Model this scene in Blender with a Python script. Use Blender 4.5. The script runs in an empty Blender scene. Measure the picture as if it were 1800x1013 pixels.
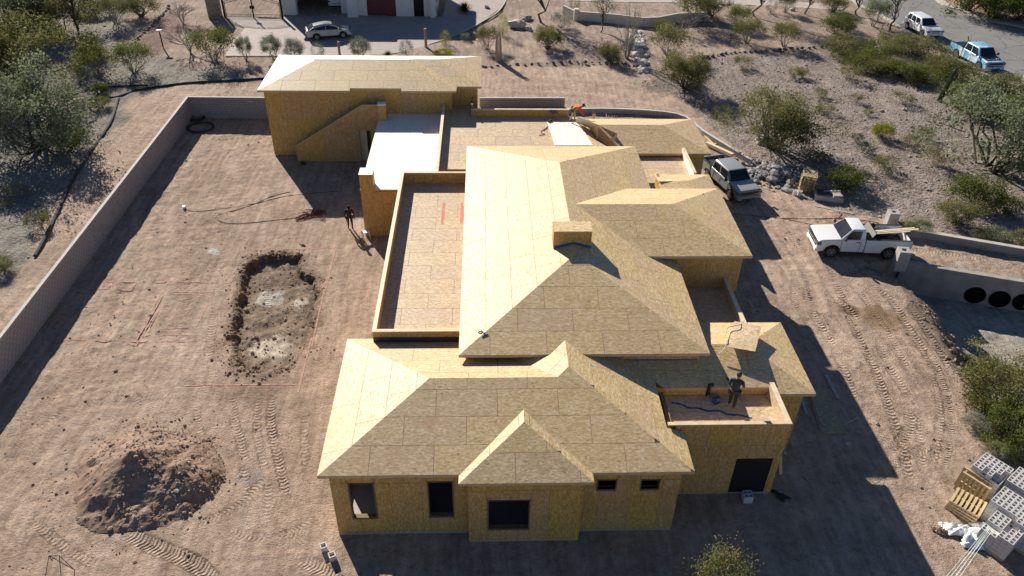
import bpy, bmesh, math, random
import numpy as np
from mathutils import Vector, Matrix
random.seed(7); RNG = np.random.default_rng(7)
S = bpy.context.scene; COL = S.collection; R = math.radians
# ---------------------------------------------------------------- camera
F_PX, CAM_H = 1360.0, 26.7
PITCH, YAW, ROLL = R(35.97), R(2.394), R(1.163)
def _basis():
    fw = np.array([math.sin(YAW)*math.cos(PITCH), math.cos(YAW)*math.cos(PITCH), -math.sin(PITCH)])
    rt = np.array([math.cos(YAW), -math.sin(YAW), 0.0]); up = np.cross(rt, fw)
    return np.array([math.cos(ROLL)*rt+math.sin(ROLL)*up, -math.sin(ROLL)*rt+math.cos(ROLL)*up, fw])
CB = _basis()
cam_d = bpy.data.cameras.new('camera'); cam = bpy.data.objects.new('camera', cam_d); COL.objects.link(cam)
cam_d.sensor_width = 36.0; cam_d.lens = F_PX/1800.0*36.0; cam_d.clip_start = 0.5; cam_d.clip_end = 2500
_m = Matrix.Identity(4)
for i in range(3):
    _m[i][0], _m[i][1], _m[i][2] = CB[0][i], CB[1][i], -CB[2][i]
_m[2][3] = CAM_H; cam.matrix_world = _m
S.camera = cam
# ---------------------------------------------------------------- sky, sun, exposure
SUN_EL, SUN_AZ = R(27.5), R(-28.0)          # azimuth of the sun from +Y towards +X
W = bpy.data.worlds.new('World'); S.world = W; W.use_nodes = True
_nt = W.node_tree; _bg = _nt.nodes['Background']; _sky = _nt.nodes.new('ShaderNodeTexSky')
_sky.sky_type = 'NISHITA'; _sky.sun_disc = False; _sky.sun_elevation = SUN_EL; _sky.sun_rotation = SUN_AZ
_sky.air_density = 0.85; _sky.dust_density = 0.0; _sky.ozone_density = 4.0
_nt.links.new(_sky.outputs[0], _bg.inputs[0]); _bg.inputs[1].default_value = 0.05
sun_d = bpy.data.lights.new('sun', 'SUN'); sun = bpy.data.objects.new('sun', sun_d); COL.objects.link(sun)
sun_d.energy = 5.0; sun_d.angle = R(0.5); sun_d.color = (1.0, 0.925, 0.80)
_sd = Vector((math.sin(SUN_AZ)*math.cos(SUN_EL), math.cos(SUN_AZ)*math.cos(SUN_EL), math.sin(SUN_EL)))
sun.rotation_euler = _sd.to_track_quat('Z', 'Y').to_euler(); sun.location = (-30, 60, 60)
S.view_settings.view_transform = 'Standard'; S.view_settings.look = 'None'
S.view_settings.exposure = 0.73; S.view_settings.gamma = 1.0; S.view_settings.use_curve_mapping = False
S.render.resolution_x, S.render.resolution_y = 1024, 576
# ---------------------------------------------------------------- pixel (1800x1013 photo) -> world helpers
def ray(x, y):
    return np.array([(x-900)/F_PX, (506.5-y)/F_PX, 1.0]) @ CB
def at(x, y, z=0.0):
    d = ray(x, y); t = (z-CAM_H)/d[2]; return Vector((d[0]*t, d[1]*t, z))
def atY(x, y, Y):
    d = ray(x, y); t = Y/d[1]; return Vector((d[0]*t, Y, CAM_H+d[2]*t))
# ---------------------------------------------------------------- object helpers
def tag(o, label=None, cat=None, group=None, kind=None):
    if label: o['label'] = label
    if cat: o['category'] = cat
    if group: o['group'] = group
    if kind: o['kind'] = kind
    return o
def empty(name, loc=(0, 0, 0), rz=0.0, parent=None):
    o = bpy.data.objects.new(name, None); COL.objects.link(o); o.location = loc; o.rotation_euler = (0, 0, rz)
    o.empty_display_size = 0.2
    if parent: o.parent = parent
    return o
def thing(name, label, cat, loc=(0, 0, 0), rz=0.0, group=None):
    return tag(empty(name, loc, rz), label, cat, group)
def link(name, me, parent=None, loc=None, rz=None):
    o = bpy.data.objects.new(name, me); COL.objects.link(o)
    if parent: o.parent = parent
    if loc is not None: o.location = loc
    if rz is not None: o.rotation_euler = (0, 0, rz)
    return o
def copy_tree(o, parent=None):
    c = o.copy(); COL.objects.link(c); c.parent = parent
    for ch in list(o.children): copy_tree(ch, c)
    return c
class MB:
    """collects faces for one mesh"""
    def __init__(s): s.v = []; s.f = []; s.mi = []; s.uv = []; s.m = 0; s.smooth = False
    def add(s, vs, fs, m=None, uvs=None):
        o = len(s.v); s.v += [tuple(v) for v in vs]
        for k, f in enumerate(fs):
            s.f.append([i+o for i in f]); s.mi.append(s.m if m is None else m)
            s.uv.append(uvs[k] if uvs else None)
    def box(s, c, d, rz=0.0, M=None, m=None):
        hx, hy, hz = d[0]/2, d[1]/2, d[2]/2; c = Vector(c)
        q = Matrix.Rotation(rz, 3, 'Z') if M is None else M
        vs = [c+q @ Vector((x, y, z)) for z in (-hz, hz) for x, y in ((-hx, -hy), (hx, -hy), (hx, hy), (-hx, hy))]
        s.add(vs, [(3, 2, 1, 0), (4, 5, 6, 7), (0, 1, 5, 4), (1, 2, 6, 5), (2, 3, 7, 6), (3, 0, 4, 7)], m)
    def b2(s, p, q, m=None):
        s.box([(a+b)/2 for a, b in zip(p, q)], [abs(b-a) for a, b in zip(p, q)], m=m)
    def bar(s, a, b, w, h=None, m=None, up=(0, 0, 1)):
        a, b = Vector(a), Vector(b); h = w if h is None else h; d = b-a; L = d.length
        if L < 1e-6: return
        x = d/L; u = Vector(up)
        if abs(x.dot(u)) > 0.98: u = Vector((0, 1, 0))
        y = u.cross(x).normalized(); z = x.cross(y)
        M = Matrix((x, y, z)).transposed(); s.box((a+b)/2, (L, w, h), M=M, m=m)
    def tube(s, pts, r, n=6, m=None, closed=False, caps=True):
        pts = [Vector(p) for p in pts]; k = len(pts); rr = r if hasattr(r, '__len__') else [r]*k
        vs = []; prev = None
        for i, p in enumerate(pts):
            if closed: d = pts[(i+1) % k]-pts[i-1]
            else: d = pts[min(i+1, k-1)]-pts[max(i-1, 0)]
            d = d.normalized() if d.length > 1e-9 else Vector((0, 0, 1))
            u = Vector((0, 0, 1)) if abs(d.z) < 0.95 else Vector((1, 0, 0))
            if prev is not None:
                u = prev
            a = (u-d*u.dot(d)); a = a.normalized() if a.length > 1e-6 else d.orthogonal().normalized()
            b = d.cross(a); prev = a
            for j in range(n):
                t = 2*math.pi*j/n; vs.append(p+a*math.cos(t)*rr[i]+b*math.sin(t)*rr[i])
        fs = []
        for i in range(k if closed else k-1):
            i2 = (i+1) % k
            for j in range(n):
                j2 = (j+1) % n; fs.append((i*n+j, i*n+j2, i2*n+j2, i2*n+j))
        if caps and not closed:
            fs.append(tuple(range(n))[::-1]); fs.append(tuple((k-1)*n+j for j in range(n)))
        s.add(vs, fs, m)
    def lathe(s, prof, n=12, c=(0, 0, 0), ax=None, m=None):
        c = Vector(c); A = ax if ax is not None else Matrix.Identity(3); vs = []; fs = []
        for r, z in prof:
            for j in range(n):
                t = 2*math.pi*j/n; vs.append(c+A @ Vector((r*math.cos(t), r*math.sin(t), z)))
        for i in range(len(prof)-1):
            for j in range(n):
                j2 = (j+1) % n; fs.append((i*n+j, i*n+j2, (i+1)*n+j2, (i+1)*n+j))
        fs.append(tuple(range(n))[::-1]); fs.append(tuple((len(prof)-1)*n+j for j in range(n)))
        s.add(vs, fs, m)
    def prism(s, poly, n, m=None):
        """poly: 3d loop, n: extrusion vector (to the back side)"""
        k = len(poly); n = Vector(n); P = [Vector(p) for p in poly]
        vs = P+[p+n for p in P]
        fs = [tuple(range(k)), tuple(range(2*k-1, k-1, -1))]+[(i, i+k, (i+1) % k+k, (i+1) % k) for i in range(k)]
        s.add(vs, fs, m)
    def mesh(s, name, mats):
        me = bpy.data.meshes.new(name); me.from_pydata(s.v, [], s.f)
        mats = mats if isinstance(mats, (list, tuple)) else [mats]
        for m in mats: me.materials.append(m)
        if len(mats) > 1: me.polygons.foreach_set('material_index', s.mi)
        if any(u for u in s.uv):
            ul = me.uv_layers.new(name='UVMap')
            for p, u in zip(me.polygons, s.uv):
                if u:
                    for li, w in zip(p.loop_indices, u): ul.data[li].uv = w
        if s.smooth: me.polygons.foreach_set('use_smooth', [True]*len(me.polygons))
        me.update(); return me
    def build(s, name, mats, parent=None, loc=None, rz=None):
        return link(name, s.mesh(name, mats), parent, loc, rz)
def fix_normals(me):
    bm = bmesh.new(); bm.from_mesh(me); bmesh.ops.recalc_face_normals(bm, faces=bm.faces); bm.to_mesh(me); bm.free(); return me
# ---------------------------------------------------------------- numpy noise
def _hash(ix, iy, s):
    h = (ix.astype(np.int64)*374761393+iy.astype(np.int64)*668265263+s*1442695041) & 0x7fffffff
    h = ((h ^ (h >> 13))*1274126177) & 0x7fffffff
    return ((h ^ (h >> 16)) & 0xffff)/65535.0
def vnoise(x, y, s=0):
    ix, iy = np.floor(x), np.floor(y); fx, fy = x-ix, y-iy
    fx = fx*fx*(3-2*fx); fy = fy*fy*(3-2*fy)
    a, b, c, d = _hash(ix, iy, s), _hash(ix+1, iy, s), _hash(ix, iy+1, s), _hash(ix+1, iy+1, s)
    return (a*(1-fx)+b*fx)*(1-fy)+(c*(1-fx)+d*fx)*fy
def fbm(x, y, sc, oc=4, s=0, g=0.5):
    t = np.zeros_like(x, dtype=float); a = 1.0; n = 0.0; f = 1.0/sc
    for o in range(oc):
        t += a*(vnoise(x*f+17.3*o, y*f-9.1*o, s+o)-0.5); n += a; a *= g; f *= 2.0
    return t/n*2.0
def sstep(a, b, x):
    t = np.clip((x-a)/(b-a), 0, 1); return t*t*(3-2*t)
def inpoly(x, y, poly):
    r = np.zeros(x.shape, bool); n = len(poly)
    for i in range(n):
        x1, y1 = poly[i][:2]; x2, y2 = poly[(i+1) % n][:2]
        c = ((y1 > y) != (y2 > y))
        with np.errstate(divide='ignore', invalid='ignore'):
            r ^= c & (x < (x2-x1)*(y-y1)/(y2-y1+1e-12)+x1)
    return r
def dpoly(x, y, poly, closed=True):
    """unsigned distance to a polyline, with arclength and side"""
    n = len(poly); D = np.full(x.shape, 1e9); U = np.zeros(x.shape); V = np.zeros(x.shape); acc = 0.0
    for i in range(n if closed else n-1):
        ax, ay = poly[i][:2]; bx, by = poly[(i+1) % n][:2]; dx, dy = bx-ax, by-ay; L = math.hypot(dx, dy)+1e-9
        t = np.clip(((x-ax)*dx+(y-ay)*dy)/L/L, 0, 1); ex, ey = x-ax-t*dx, y-ay-t*dy
        d = np.hypot(ex, ey); k = d < D
        D[k] = d[k]; U[k] = (acc+t*L)[k]; V[k] = ((dx*ey-dy*ex)/L)[k]; acc += L
    return D, U, V
def smooth_path(pts, n=8):
    P = [Vector(p) for p in pts]; out = []
    for i in range(len(P)-1):
        p0, p1, p2, p3 = P[max(i-1, 0)], P[i], P[i+1], P[min(i+2, len(P)-1)]
        for k in range(n):
            t = k/n
            out.append(0.5*((2*p1)+(p2-p0)*t+(2*p0-5*p1+4*p2-p3)*t*t+(3*p1-p0-3*p2+p3)*t**3))
    out.append(P[-1]); return out
# ---------------------------------------------------------------- materials
MATS = {}
class NT:
    def __init__(s, name):
        m = bpy.data.materials.new(name); m.use_nodes = True; s.m = m; s.t = m.node_tree; s.n = s.t.nodes
        s.b = s.n['Principled BSDF']; s.o = s.n['Material Output']
    def new(s, typ, **k):
        n = s.n.new(typ)
        for a, v in k.items():
            if a.startswith('i_'):
                key = a[2:]; key = int(key) if key.isdigit() else key.replace('_', ' ')
                n.inputs[key].default_value = v
            else: setattr(n, a, v)
        return n
    def l(s, a, b): s.t.links.new(a, b)
    def coord(s, kind='Object', scale=(1, 1, 1), loc=(0, 0, 0)):
        tc = s.new('ShaderNodeTexCoord'); mp = s.new('ShaderNodeMapping'); mp.inputs['Scale'].default_value = scale
        mp.inputs['Location'].default_value = loc
        s.l(tc.outputs[kind], mp.inputs['Vector']); return mp.outputs[0]
    def noise(s, vec, scale, detail=3, rough=0.55, dist=0.0):
        n = s.new('ShaderNodeTexNoise'); n.inputs['Scale'].default_value = scale; n.inputs['Detail'].default_value = detail
        n.inputs['Roughness'].default_value = rough; n.inputs['Distortion'].default_value = dist
        if vec is not None: s.l(vec, n.inputs['Vector'])
        return n.outputs['Fac']
    def ramp(s, fac, stops):
        r = s.new('ShaderNodeValToRGB'); e = r.color_ramp.elements
        while len(e) < len(stops): e.new(0.5)
        for k, (p, c) in enumerate(stops):
            e[k].position = p; e[k].color = (*c, 1) if len(c) == 3 else c
        s.l(fac, r.inputs[0]); return r.outputs[0]
    def math(s, op, a, b=None, c=None):
        n = s.new('ShaderNodeMath', operation=op)
        for i, v in enumerate((a, b, c)):
            if v is None: continue
            if isinstance(v, (int, float)): n.inputs[i].default_value = v
            else: s.l(v, n.inputs[i])
        return n.outputs[0]
    def mix(s, fac, a, b, blend='MIX'):
        n = s.new('ShaderNodeMix', data_type='RGBA', blend_type=blend)
        for i, v in ((0, fac), (6, a), (7, b)):
            if isinstance(v, (int, float)): n.inputs[i].default_value = v
            elif isinstance(v, (tuple, list)): n.inputs[i].default_value = (*v, 1)[:4]
            else: s.l(v, n.inputs[i])
        return n.outputs[2]
    def attr(s, name, typ='GEOMETRY'):
        n = s.new('ShaderNodeAttribute', attribute_name=name, attribute_type=typ); return n
    def bump(s, h, strength=0.5, dist=0.05, prev=None):
        b = s.new('ShaderNodeBump'); b.inputs['Strength'].default_value = strength; b.inputs['Distance'].default_value = dist
        s.l(h, b.inputs['Height'])
        if prev is not None: s.l(prev, b.inputs['Normal'])
        return b.outputs[0]
def M(name, col=(0.5, 0.5, 0.5), rough=0.6, metal=0.0, var=0.12, sc=6.0, spec=0.5, bump=0.0, coat=0.0, kind='Object'):
    if name in MATS: return MATS[name]
    t = NT(name); t.b.inputs['Roughness'].default_value = rough; t.b.inputs['Metallic'].default_value = metal
    t.b.inputs['Specular IOR Level'].default_value = spec; t.b.inputs['Coat Weight'].default_value = coat
    v = t.coord(kind); n = t.noise(v, sc, 4)
    lo = tuple(c*(1-var) for c in col); hi = tuple(min(1, c*(1+var)) for c in col)
    t.l(t.ramp(n, [(0.3, lo), (0.7, hi)]), t.b.inputs['Base Color'])
    if bump: t.l(t.bump(t.noise(v, sc*4, 4), bump, 0.02), t.b.inputs['Normal'])
    MATS[name] = t.m; return t.m
def osb(name, base=(0.50, 0.37, 0.20), pale=(0.70, 0.57, 0.36), dark=(0.22, 0.13, 0.06), rough=0.5, spec=0.5, stain=0.0):
    """oriented strand board: strands along u, chips, dark specks, tint per sheet"""
    t = NT(name); tc = t.new('ShaderNodeTexCoord'); uv = tc.outputs['UV']
    oi = t.new('ShaderNodeObjectInfo')
    def strand(rot, sx, sy, seed):
        mp = t.new('ShaderNodeMapping'); mp.inputs['Rotation'].default_value = (0, 0, R(rot)); mp.inputs['Scale'].default_value = (sx, sy, 1)
        mp.inputs['Location'].default_value = (seed*3.7, seed*1.3, 0); t.l(uv, mp.inputs[0])
        vo = t.new('ShaderNodeTexVoronoi'); vo.inputs['Scale'].default_value = 1.0; t.l(mp.outputs[0], vo.inputs['Vector'])
        sep = t.new('ShaderNodeSeparateColor'); t.l(vo.outputs['Color'], sep.inputs[0]); return sep.outputs[0], sep.outputs[1]
    a, a2 = strand(12, 8, 22, 1); b, b2 = strand(-48, 9, 22, 2); c, c2 = strand(70, 8, 20, 3)
    s1 = t.math('MULTIPLY_ADD', a, 0.45, t.math('MULTIPLY_ADD', b, 0.35, t.math('MULTIPLY', c, 0.25)))
    big = t.noise(uv, 0.7, 3)
    f = t.math('ADD', t.math('MULTIPLY_ADD', big, 0.22, s1), t.math('MULTIPLY_ADD', oi.outputs['Random'], 0.13, -0.20))
    col = t.ramp(f, [(0.18, tuple(x*0.86 for x in base)), (0.45, base), (0.66, tuple((p+q)/2 for p, q in zip(base, pale))), (0.86, pale)])
    sp = t.math('MULTIPLY', t.math('GREATER_THAN', a2, 0.93), t.math('GREATER_THAN', b2, 0.45))
    col = t.mix(t.math('MULTIPLY', sp, 0.55), col, dark)
    hue = t.new('ShaderNodeHueSaturation'); t.l(col, hue.inputs['Color'])
    t.l(t.math('MULTIPLY_ADD', oi.outputs['Random'], 0.010, 0.493), hue.inputs['Hue'])
    t.l(t.math('MULTIPLY_ADD', oi.outputs['Random'], 0.16, 0.90), hue.inputs['Saturation']); col = hue.outputs[0]
    if stain:
        st = t.ramp(t.noise(uv, 0.45, 2), [(0.60, (0, 0, 0)), (0.72, (1, 1, 1))])
        col = t.mix(t.math('MULTIPLY', st, stain), col, (0.42, 0.20, 0.13))
    t.l(col, t.b.inputs['Base Color'])
    t.l(t.math('MULTIPLY_ADD', b, 0.18, rough-0.09), t.b.inputs['Roughness'])
    t.b.inputs['Specular IOR Level'].default_value = spec
    t.l(t.bump(s1, 0.35, 0.004), t.b.inputs['Normal']); MATS[name] = t.m; return t.m
OSB_ROOF = osb('osb_roof', base=(0.585, 0.408, 0.195), pale=(0.76, 0.605, 0.385), stain=0.22, rough=0.58, spec=0.45)
OSB_WALL = osb('osb_wall', base=(0.53, 0.305, 0.085), pale=(0.70, 0.46, 0.18), rough=0.6, spec=0.3)
OSB_DECK = osb('osb_deck', base=(0.52, 0.38, 0.23), pale=(0.72, 0.58, 0.40), rough=0.55, spec=0.4, stain=0.15)
OSB_PALE = osb('osb_pale', base=(0.84, 0.79, 0.70), pale=(0.90, 0.87, 0.80), dark=(0.6, 0.52, 0.4), rough=0.55, spec=1.0)  # pale terrace board; on some sunlit faces it puts glare into the colour
UNDER = M('joint_shadow_wood', (0.10, 0.065, 0.035), 0.8)
LUMBER = M('lumber', (0.66, 0.52, 0.33), 0.55, sc=3)
LUMBER_PALE = M('lumber_pale', (0.72, 0.60, 0.42), 0.5, sc=3)
FASCIA = M('fascia_wood', (0.58, 0.42, 0.24), 0.6, sc=3)
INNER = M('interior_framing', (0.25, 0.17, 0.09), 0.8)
SLAB = M('concrete_slab', (0.42, 0.40, 0.37), 0.8, sc=2, bump=0.2)
BLUE_SEAL = M('blue_flashing_tape', (0.03, 0.12, 0.30), 0.5)
TRIM_DARK = M('window_buck', (0.16, 0.10, 0.065), 0.7)
# ================================================================ terrain
def P2(pts): return [tuple(at(*p)[:2]) for p in pts]
# zone outlines traced on the ground plane
SOCK = [(20, 500), (62, 452), (92, 395), (122, 330), (160, 268), (194, 218), (207, 178), (250, 160), (330, 148), (400, 143), (455, 140)]
LEFT_DESERT = P2([(-900, 700), (20, 500)]+SOCK[1:]+[(455, 138), (420, 118), (300, 105), (250, 60), (230, 20), (215, -60), (-900, -60)])
GRANITE = P2([(455, 140), (420, 118), (300, 105), (250, 60), (230, 20), (215, -120), (1480, -120), (1545, 28), (1580, 60), (1540, 78), (1400, 85), (1290, 92), (1232, 102), (1190, 125), (1130, 118), (1085, 113), (960, 114), (846, 117), (800, 125), (600, 135)])
ROCKY = P2([(1190, 125), (1232, 102), (1290, 92), (1400, 85), (1540, 78), (1620, 85), (1720, 130), (1990, 250), (2300, 420), (1850, 440), (1700, 425), (1600, 405), (1500, 375), (1400, 335), (1330, 275), (1290, 235), (1240, 200), (1180, 165), (1120, 145)])
PIT = P2([(432, 470), (450, 452), (500, 446), (528, 452), (530, 478), (556, 486), (560, 505), (548, 540), (548, 575), (538, 610), (505, 645), (470, 655), (425, 650), (412, 620), (408, 580), (420, 520)])
WASH_TOP = [(1470, 472), (1530, 478), (1580, 500), (1612, 545), (1640, 585), (1672, 640), (1698, 690), (1716, 745), (1750, 800), (1790, 840), (1850, 900), (1900, 1100)]
WASH_D = 2.0
WTOP = P2(WASH_TOP)
HW_A, HW_B = at(1588, 462, 0.1), at(1800, 497, 0.1)          # top of the culvert headwall
_d = (HW_B-HW_A).normalized(); HW_C = HW_B+_d*22
WASH = P2(WASH_TOP+[(2600, 1100)])+[(HW_C.x+10, HW_C.y-4), (HW_C.x, HW_C.y+0.30), (HW_A.x+0.3, HW_A.y+0.30)]
ROAD_N = [(1400, -110), (1440, -60), (1500, 2), (1547, 28), (1590, 53), (1650, 84), (1720, 122), (1800, 155), (2000, 240)]
ROAD_F = [(2000, 104), (1800, 50), (1740, 38), (1690, 20), (1650, 2), (1600, -60), (1560, -110)]
GPATH = P2([(1000, 2), (1080, 4), (1200, 5), (1330, 10), (1480, 18), (1490, 10), (1330, -2), (1200, -20), (1000, -20)])
BED = P2([(235, 82), (262, 50), (290, 22), (300, 12), (318, 15), (330, 40), (310, 60), (288, 95), (262, 98)])
ROAD = P2(ROAD_N+ROAD_F)
DRIVE = P2([(398, 31), (497, 33), (500, 29), (775, 29), (800, -30), (905, -30), (880, 15), (850, 36), (822, 52), (790, 66), (745, 80), (700, 92), (640, 98), (520, 98), (396, 98), (404, 80), (430, 50)])
TRACKS = [
    ([(60, 760), (120, 720), (210, 700), (330, 690)], 0.4, 0.2, 0.45), ([(40, 900), (110, 960), (180, 1000)], 0.45, 0.2, 0.5), ([(395, 930), (450, 945), (520, 935), (560, 900)], 0.5, 0.18, 0.7), ([(345, 700), (352, 760), (390, 800)], 0.4, 0.2, 0.5),
    ([(455, 690), (452, 760), (470, 850), (470, 930)], 0.4, 0.2, 0.5), ([(540, 690), (535, 760), (540, 850)], 0.4, 0.22, 0.4), ([(1545, 600), (1560, 640), (1590, 690), (1615, 760), (1620, 830)], 0.45, 0.2, 0.6), ([(1400, 480), (1395, 520), (1405, 560)], 0.45, 0.2, 0.5), ([(1500, 500), (1530, 540), (1570, 600), (1600, 660)], 0.4, 0.2, 0.6), ([(1380, 400), (1410, 440), (1450, 470), (1520, 500)], 0.4, 0.2, 0.4),
    ([(1560, 830), (1600, 800), (1640, 790), (1690, 800)], 0.5, 0.18, 0.6), ([(1440, 850), (1490, 830), (1530, 800), (1560, 760)], 0.55, 0.18, 0.7), ([(1480, 880), (1530, 860), (1580, 830)], 0.5, 0.18, 0.5),  # (pixel path, width m, pitch m, depth)
    ([(1430, 488), (1420, 518), (1433, 555), (1463, 605), (1487, 658), (1505, 710)], 0.50, 0.22, 1.0),
    ([(1467, 495), (1487, 538), (1507, 588), (1533, 638), (1556, 700), (1580, 770), (1600, 850)], 0.50, 0.22, 1.0),
    ([(1470, 528), (1495, 545), (1510, 570)], 0.55, 0.20, 1.2),
    ([(1533, 505), (1567, 528), (1593, 571), (1623, 615), (1643, 655), (1652, 700), (1652, 760), (1640, 830)], 0.50, 0.22, 1.0),
    ([(1600, 540), (1640, 600), (1666, 645), (1680, 672)], 0.45, 0.24, 1.2),
    ([(1636, 620), (1655, 670), (1668, 720), (1668, 770), (1655, 830)], 0.45, 0.16, 1.0),
    ([(1590, 700), (1600, 740), (1592, 765), (1560, 800)], 0.55, 0.20, 1.0),
    ([(480, 690), (476, 740), (490, 810), (506, 880)], 0.45, 0.20, 1.0),
    ([(408, 690), (412, 740), (428, 800), (432, 880)], 0.45, 0.20, 0.7),
    ([(220, 936), (270, 960), (340, 990), (380, 1030)], 0.75, 0.17, 1.1),
    ([(330, 925), (390, 905), (440, 870), (470, 830)], 0.45, 0.18, 0.8),
    ([(520, 985), (560, 1000), (600, 1030)], 0.7, 0.16, 1.0),
    ([(235, 690), (250, 760), (240, 830)], 0.45, 0.20, 0.4),
    ([(320, 345), (322, 420), (330, 520), (318, 640)], 0.5, 0.22, 0.35), ([(395, 345), (392, 420), (380, 520), (365, 640)], 0.5, 0.22, 0.35),
    ([(420, 620), (440, 600), (480, 585), (540, 560)], 0.5, 0.20, 0.5), ([(470, 470), (470, 520), (465, 560)], 0.5, 0.2, 0.5), ([(515, 465), (512, 500)], 0.4, 0.2, 0.6),
    ([(1640, 495), (1700, 500), (1800, 512)], 0.4, 0.2, 0.3), ([(1500, 470), (1600, 440), (1720, 455), (1850, 480)], 0.5, 0.2, 0.4),
    ([(1610, 430), (1700, 440), (1850, 462)], 0.5, 0.2, 0.4),
]
RUTS = [  # smooth wheel ruts of the tracks outside the walls (pixel path, half width)
    ([(10, 570), (100, 440), (190, 300), (270, 215), (330, 180)], 0.30), ([(30, 590), (130, 440), (225, 310), (300, 230)], 0.30), ([(60, 500), (120, 415), (200, 290), (280, 200), (400, 165)], 0.25),
    ([(0, 540), (90, 420), (170, 300), (240, 215), (330, 165), (450, 155)], 0.25), ([(0, 620), (60, 540), (140, 420)], 0.25),
    ([(850, 160), (950, 158), (1050, 165), (1150, 182), (1240, 215), (1320, 270), (1400, 330)], 0.35), ([(850, 148), (950, 146), (1060, 152), (1160, 168), (1240, 196), (1320, 250)], 0.35), ([(850, 170), (950, 170), (1060, 178), (1150, 195), (1220, 225)], 0.3),
    ([(850, 135), (950, 133), (1050, 140), (1130, 150)], 0.3), ([(250, 345), (245, 430), (220, 520), (180, 600)], 0.35), ([(290, 345), (290, 430), (275, 520), (240, 620)], 0.35),
    ([(1330, 370), (1380, 420), (1420, 480), (1440, 540)], 0.3)]
WASH_BACK = at(1690, 536); WBX, WBY = WASH_BACK.x, WASH_BACK.y
def axis(segs):
    out = []
    for a, b, st in segs:
        n = max(1, int(round((b-a)/st))); out += list(a+(b-a)*np.arange(n)/n)
    return np.array(out+[segs[-1][1]])
gx = axis([(-600, -120, 24), (-120, -60, 3), (-60, -25, 0.5), (-25, 33, 0.105), (33, 60, 0.5), (60, 130, 3), (130, 600, 24)])
gy = axis([(-120, -10, 10), (-10, 16.5, 1.0), (16.5, 62, 0.105), (62, 100, 0.5), (100, 160, 4), (160, 900, 30)])
GX, GY = np.meshgrid(gx, gy)
fx_, fy_ = GX.ravel(), GY.ravel()
near = (fx_ > -70) & (fx_ < 80) & (fy_ > 0) & (fy_ < 120)
def height(x, y, detail=True):
    """terrain height; the lot is flat, the pit and the wash are cut into it"""
    h = 0.05*fbm(x, y, 3.0, 3, 3)
    lot = ((x > -24.2) & (x < 26) & (y > 10) & (y < 62))
    if detail: h = h+np.where(lot, 0.055, 0.06)*fbm(x, y, 0.50, 4, 9)
    # landscaped and natural ground swells a little
    jx = x+0.8*fbm(x, y, 2.0, 3, 21); jy = y+0.8*fbm(x, y, 2.0, 3, 22)
    nat = inpoly(jx, jy, LEFT_DESERT) | inpoly(jx, jy, ROCKY)
    if detail: h = h+np.where(nat, 0.10*fbm(x, y, 1.1, 4, 31)+0.12*fbm(x, y, 5.0, 3, 33), 0.0)
    gr = inpoly(x, y, GRANITE)
    h = h+np.where(gr, 0.25*fbm(x, y, 9.0, 2, 41), 0.0)
    # pit
    px_ = x+0.40*fbm(x, y, 0.7, 4, 51, 0.6); py_ = y+0.40*fbm(x, y, 0.7, 4, 52, 0.6)
    D, U_, _ = dpoly(px_, py_, PIT); ins = inpoly(px_, py_, PIT); D = D+np.where(ins, 0.055*np.sin(2*math.pi*U_/0.34)*sstep(0.5, 0.1, D), 0)
    h = np.where(ins, h-0.60*sstep(0.0, 0.22, D)+0.30*fbm(x, y, 0.8, 5, 53, 0.6)*sstep(0.1, 0.6, D), h+0.13*np.exp(-(D/0.35)**2)*(0.7+0.8*fbm(x, y, 0.4, 3, 55)))
    # wash
    D, _, _ = dpoly(x, y, WTOP, False); ins = inpoly(x, y, WASH)
    h = np.where(ins, h-WASH_D*sstep(0.0, 3.2, D+0.6*fbm(x, y, 1.0, 4, 61)*sstep(0, 1.0, D)), h)
    h = np.where(inpoly(x, y, ROAD) | inpoly(x, y, DRIVE) | inpoly(x, y, GPATH), -0.06, h)
    # house pad stays level
    pad = (x > -16.2) & (x < 14.2) & (y > 19.0) & (y < 61.2)
    h = np.where(pad, np.minimum(h, 0.02)*0.6, h)
    return h
def gz(x, y):
    return float(height(np.array([x]), np.array([y]), False)[0])
hz = np.zeros_like(fx_); hz[near] = height(fx_[near], fy_[near])
far = ~near; hz[far] = 0.5*fbm(fx_[far], fy_[far], 60.0, 3, 71)
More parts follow.
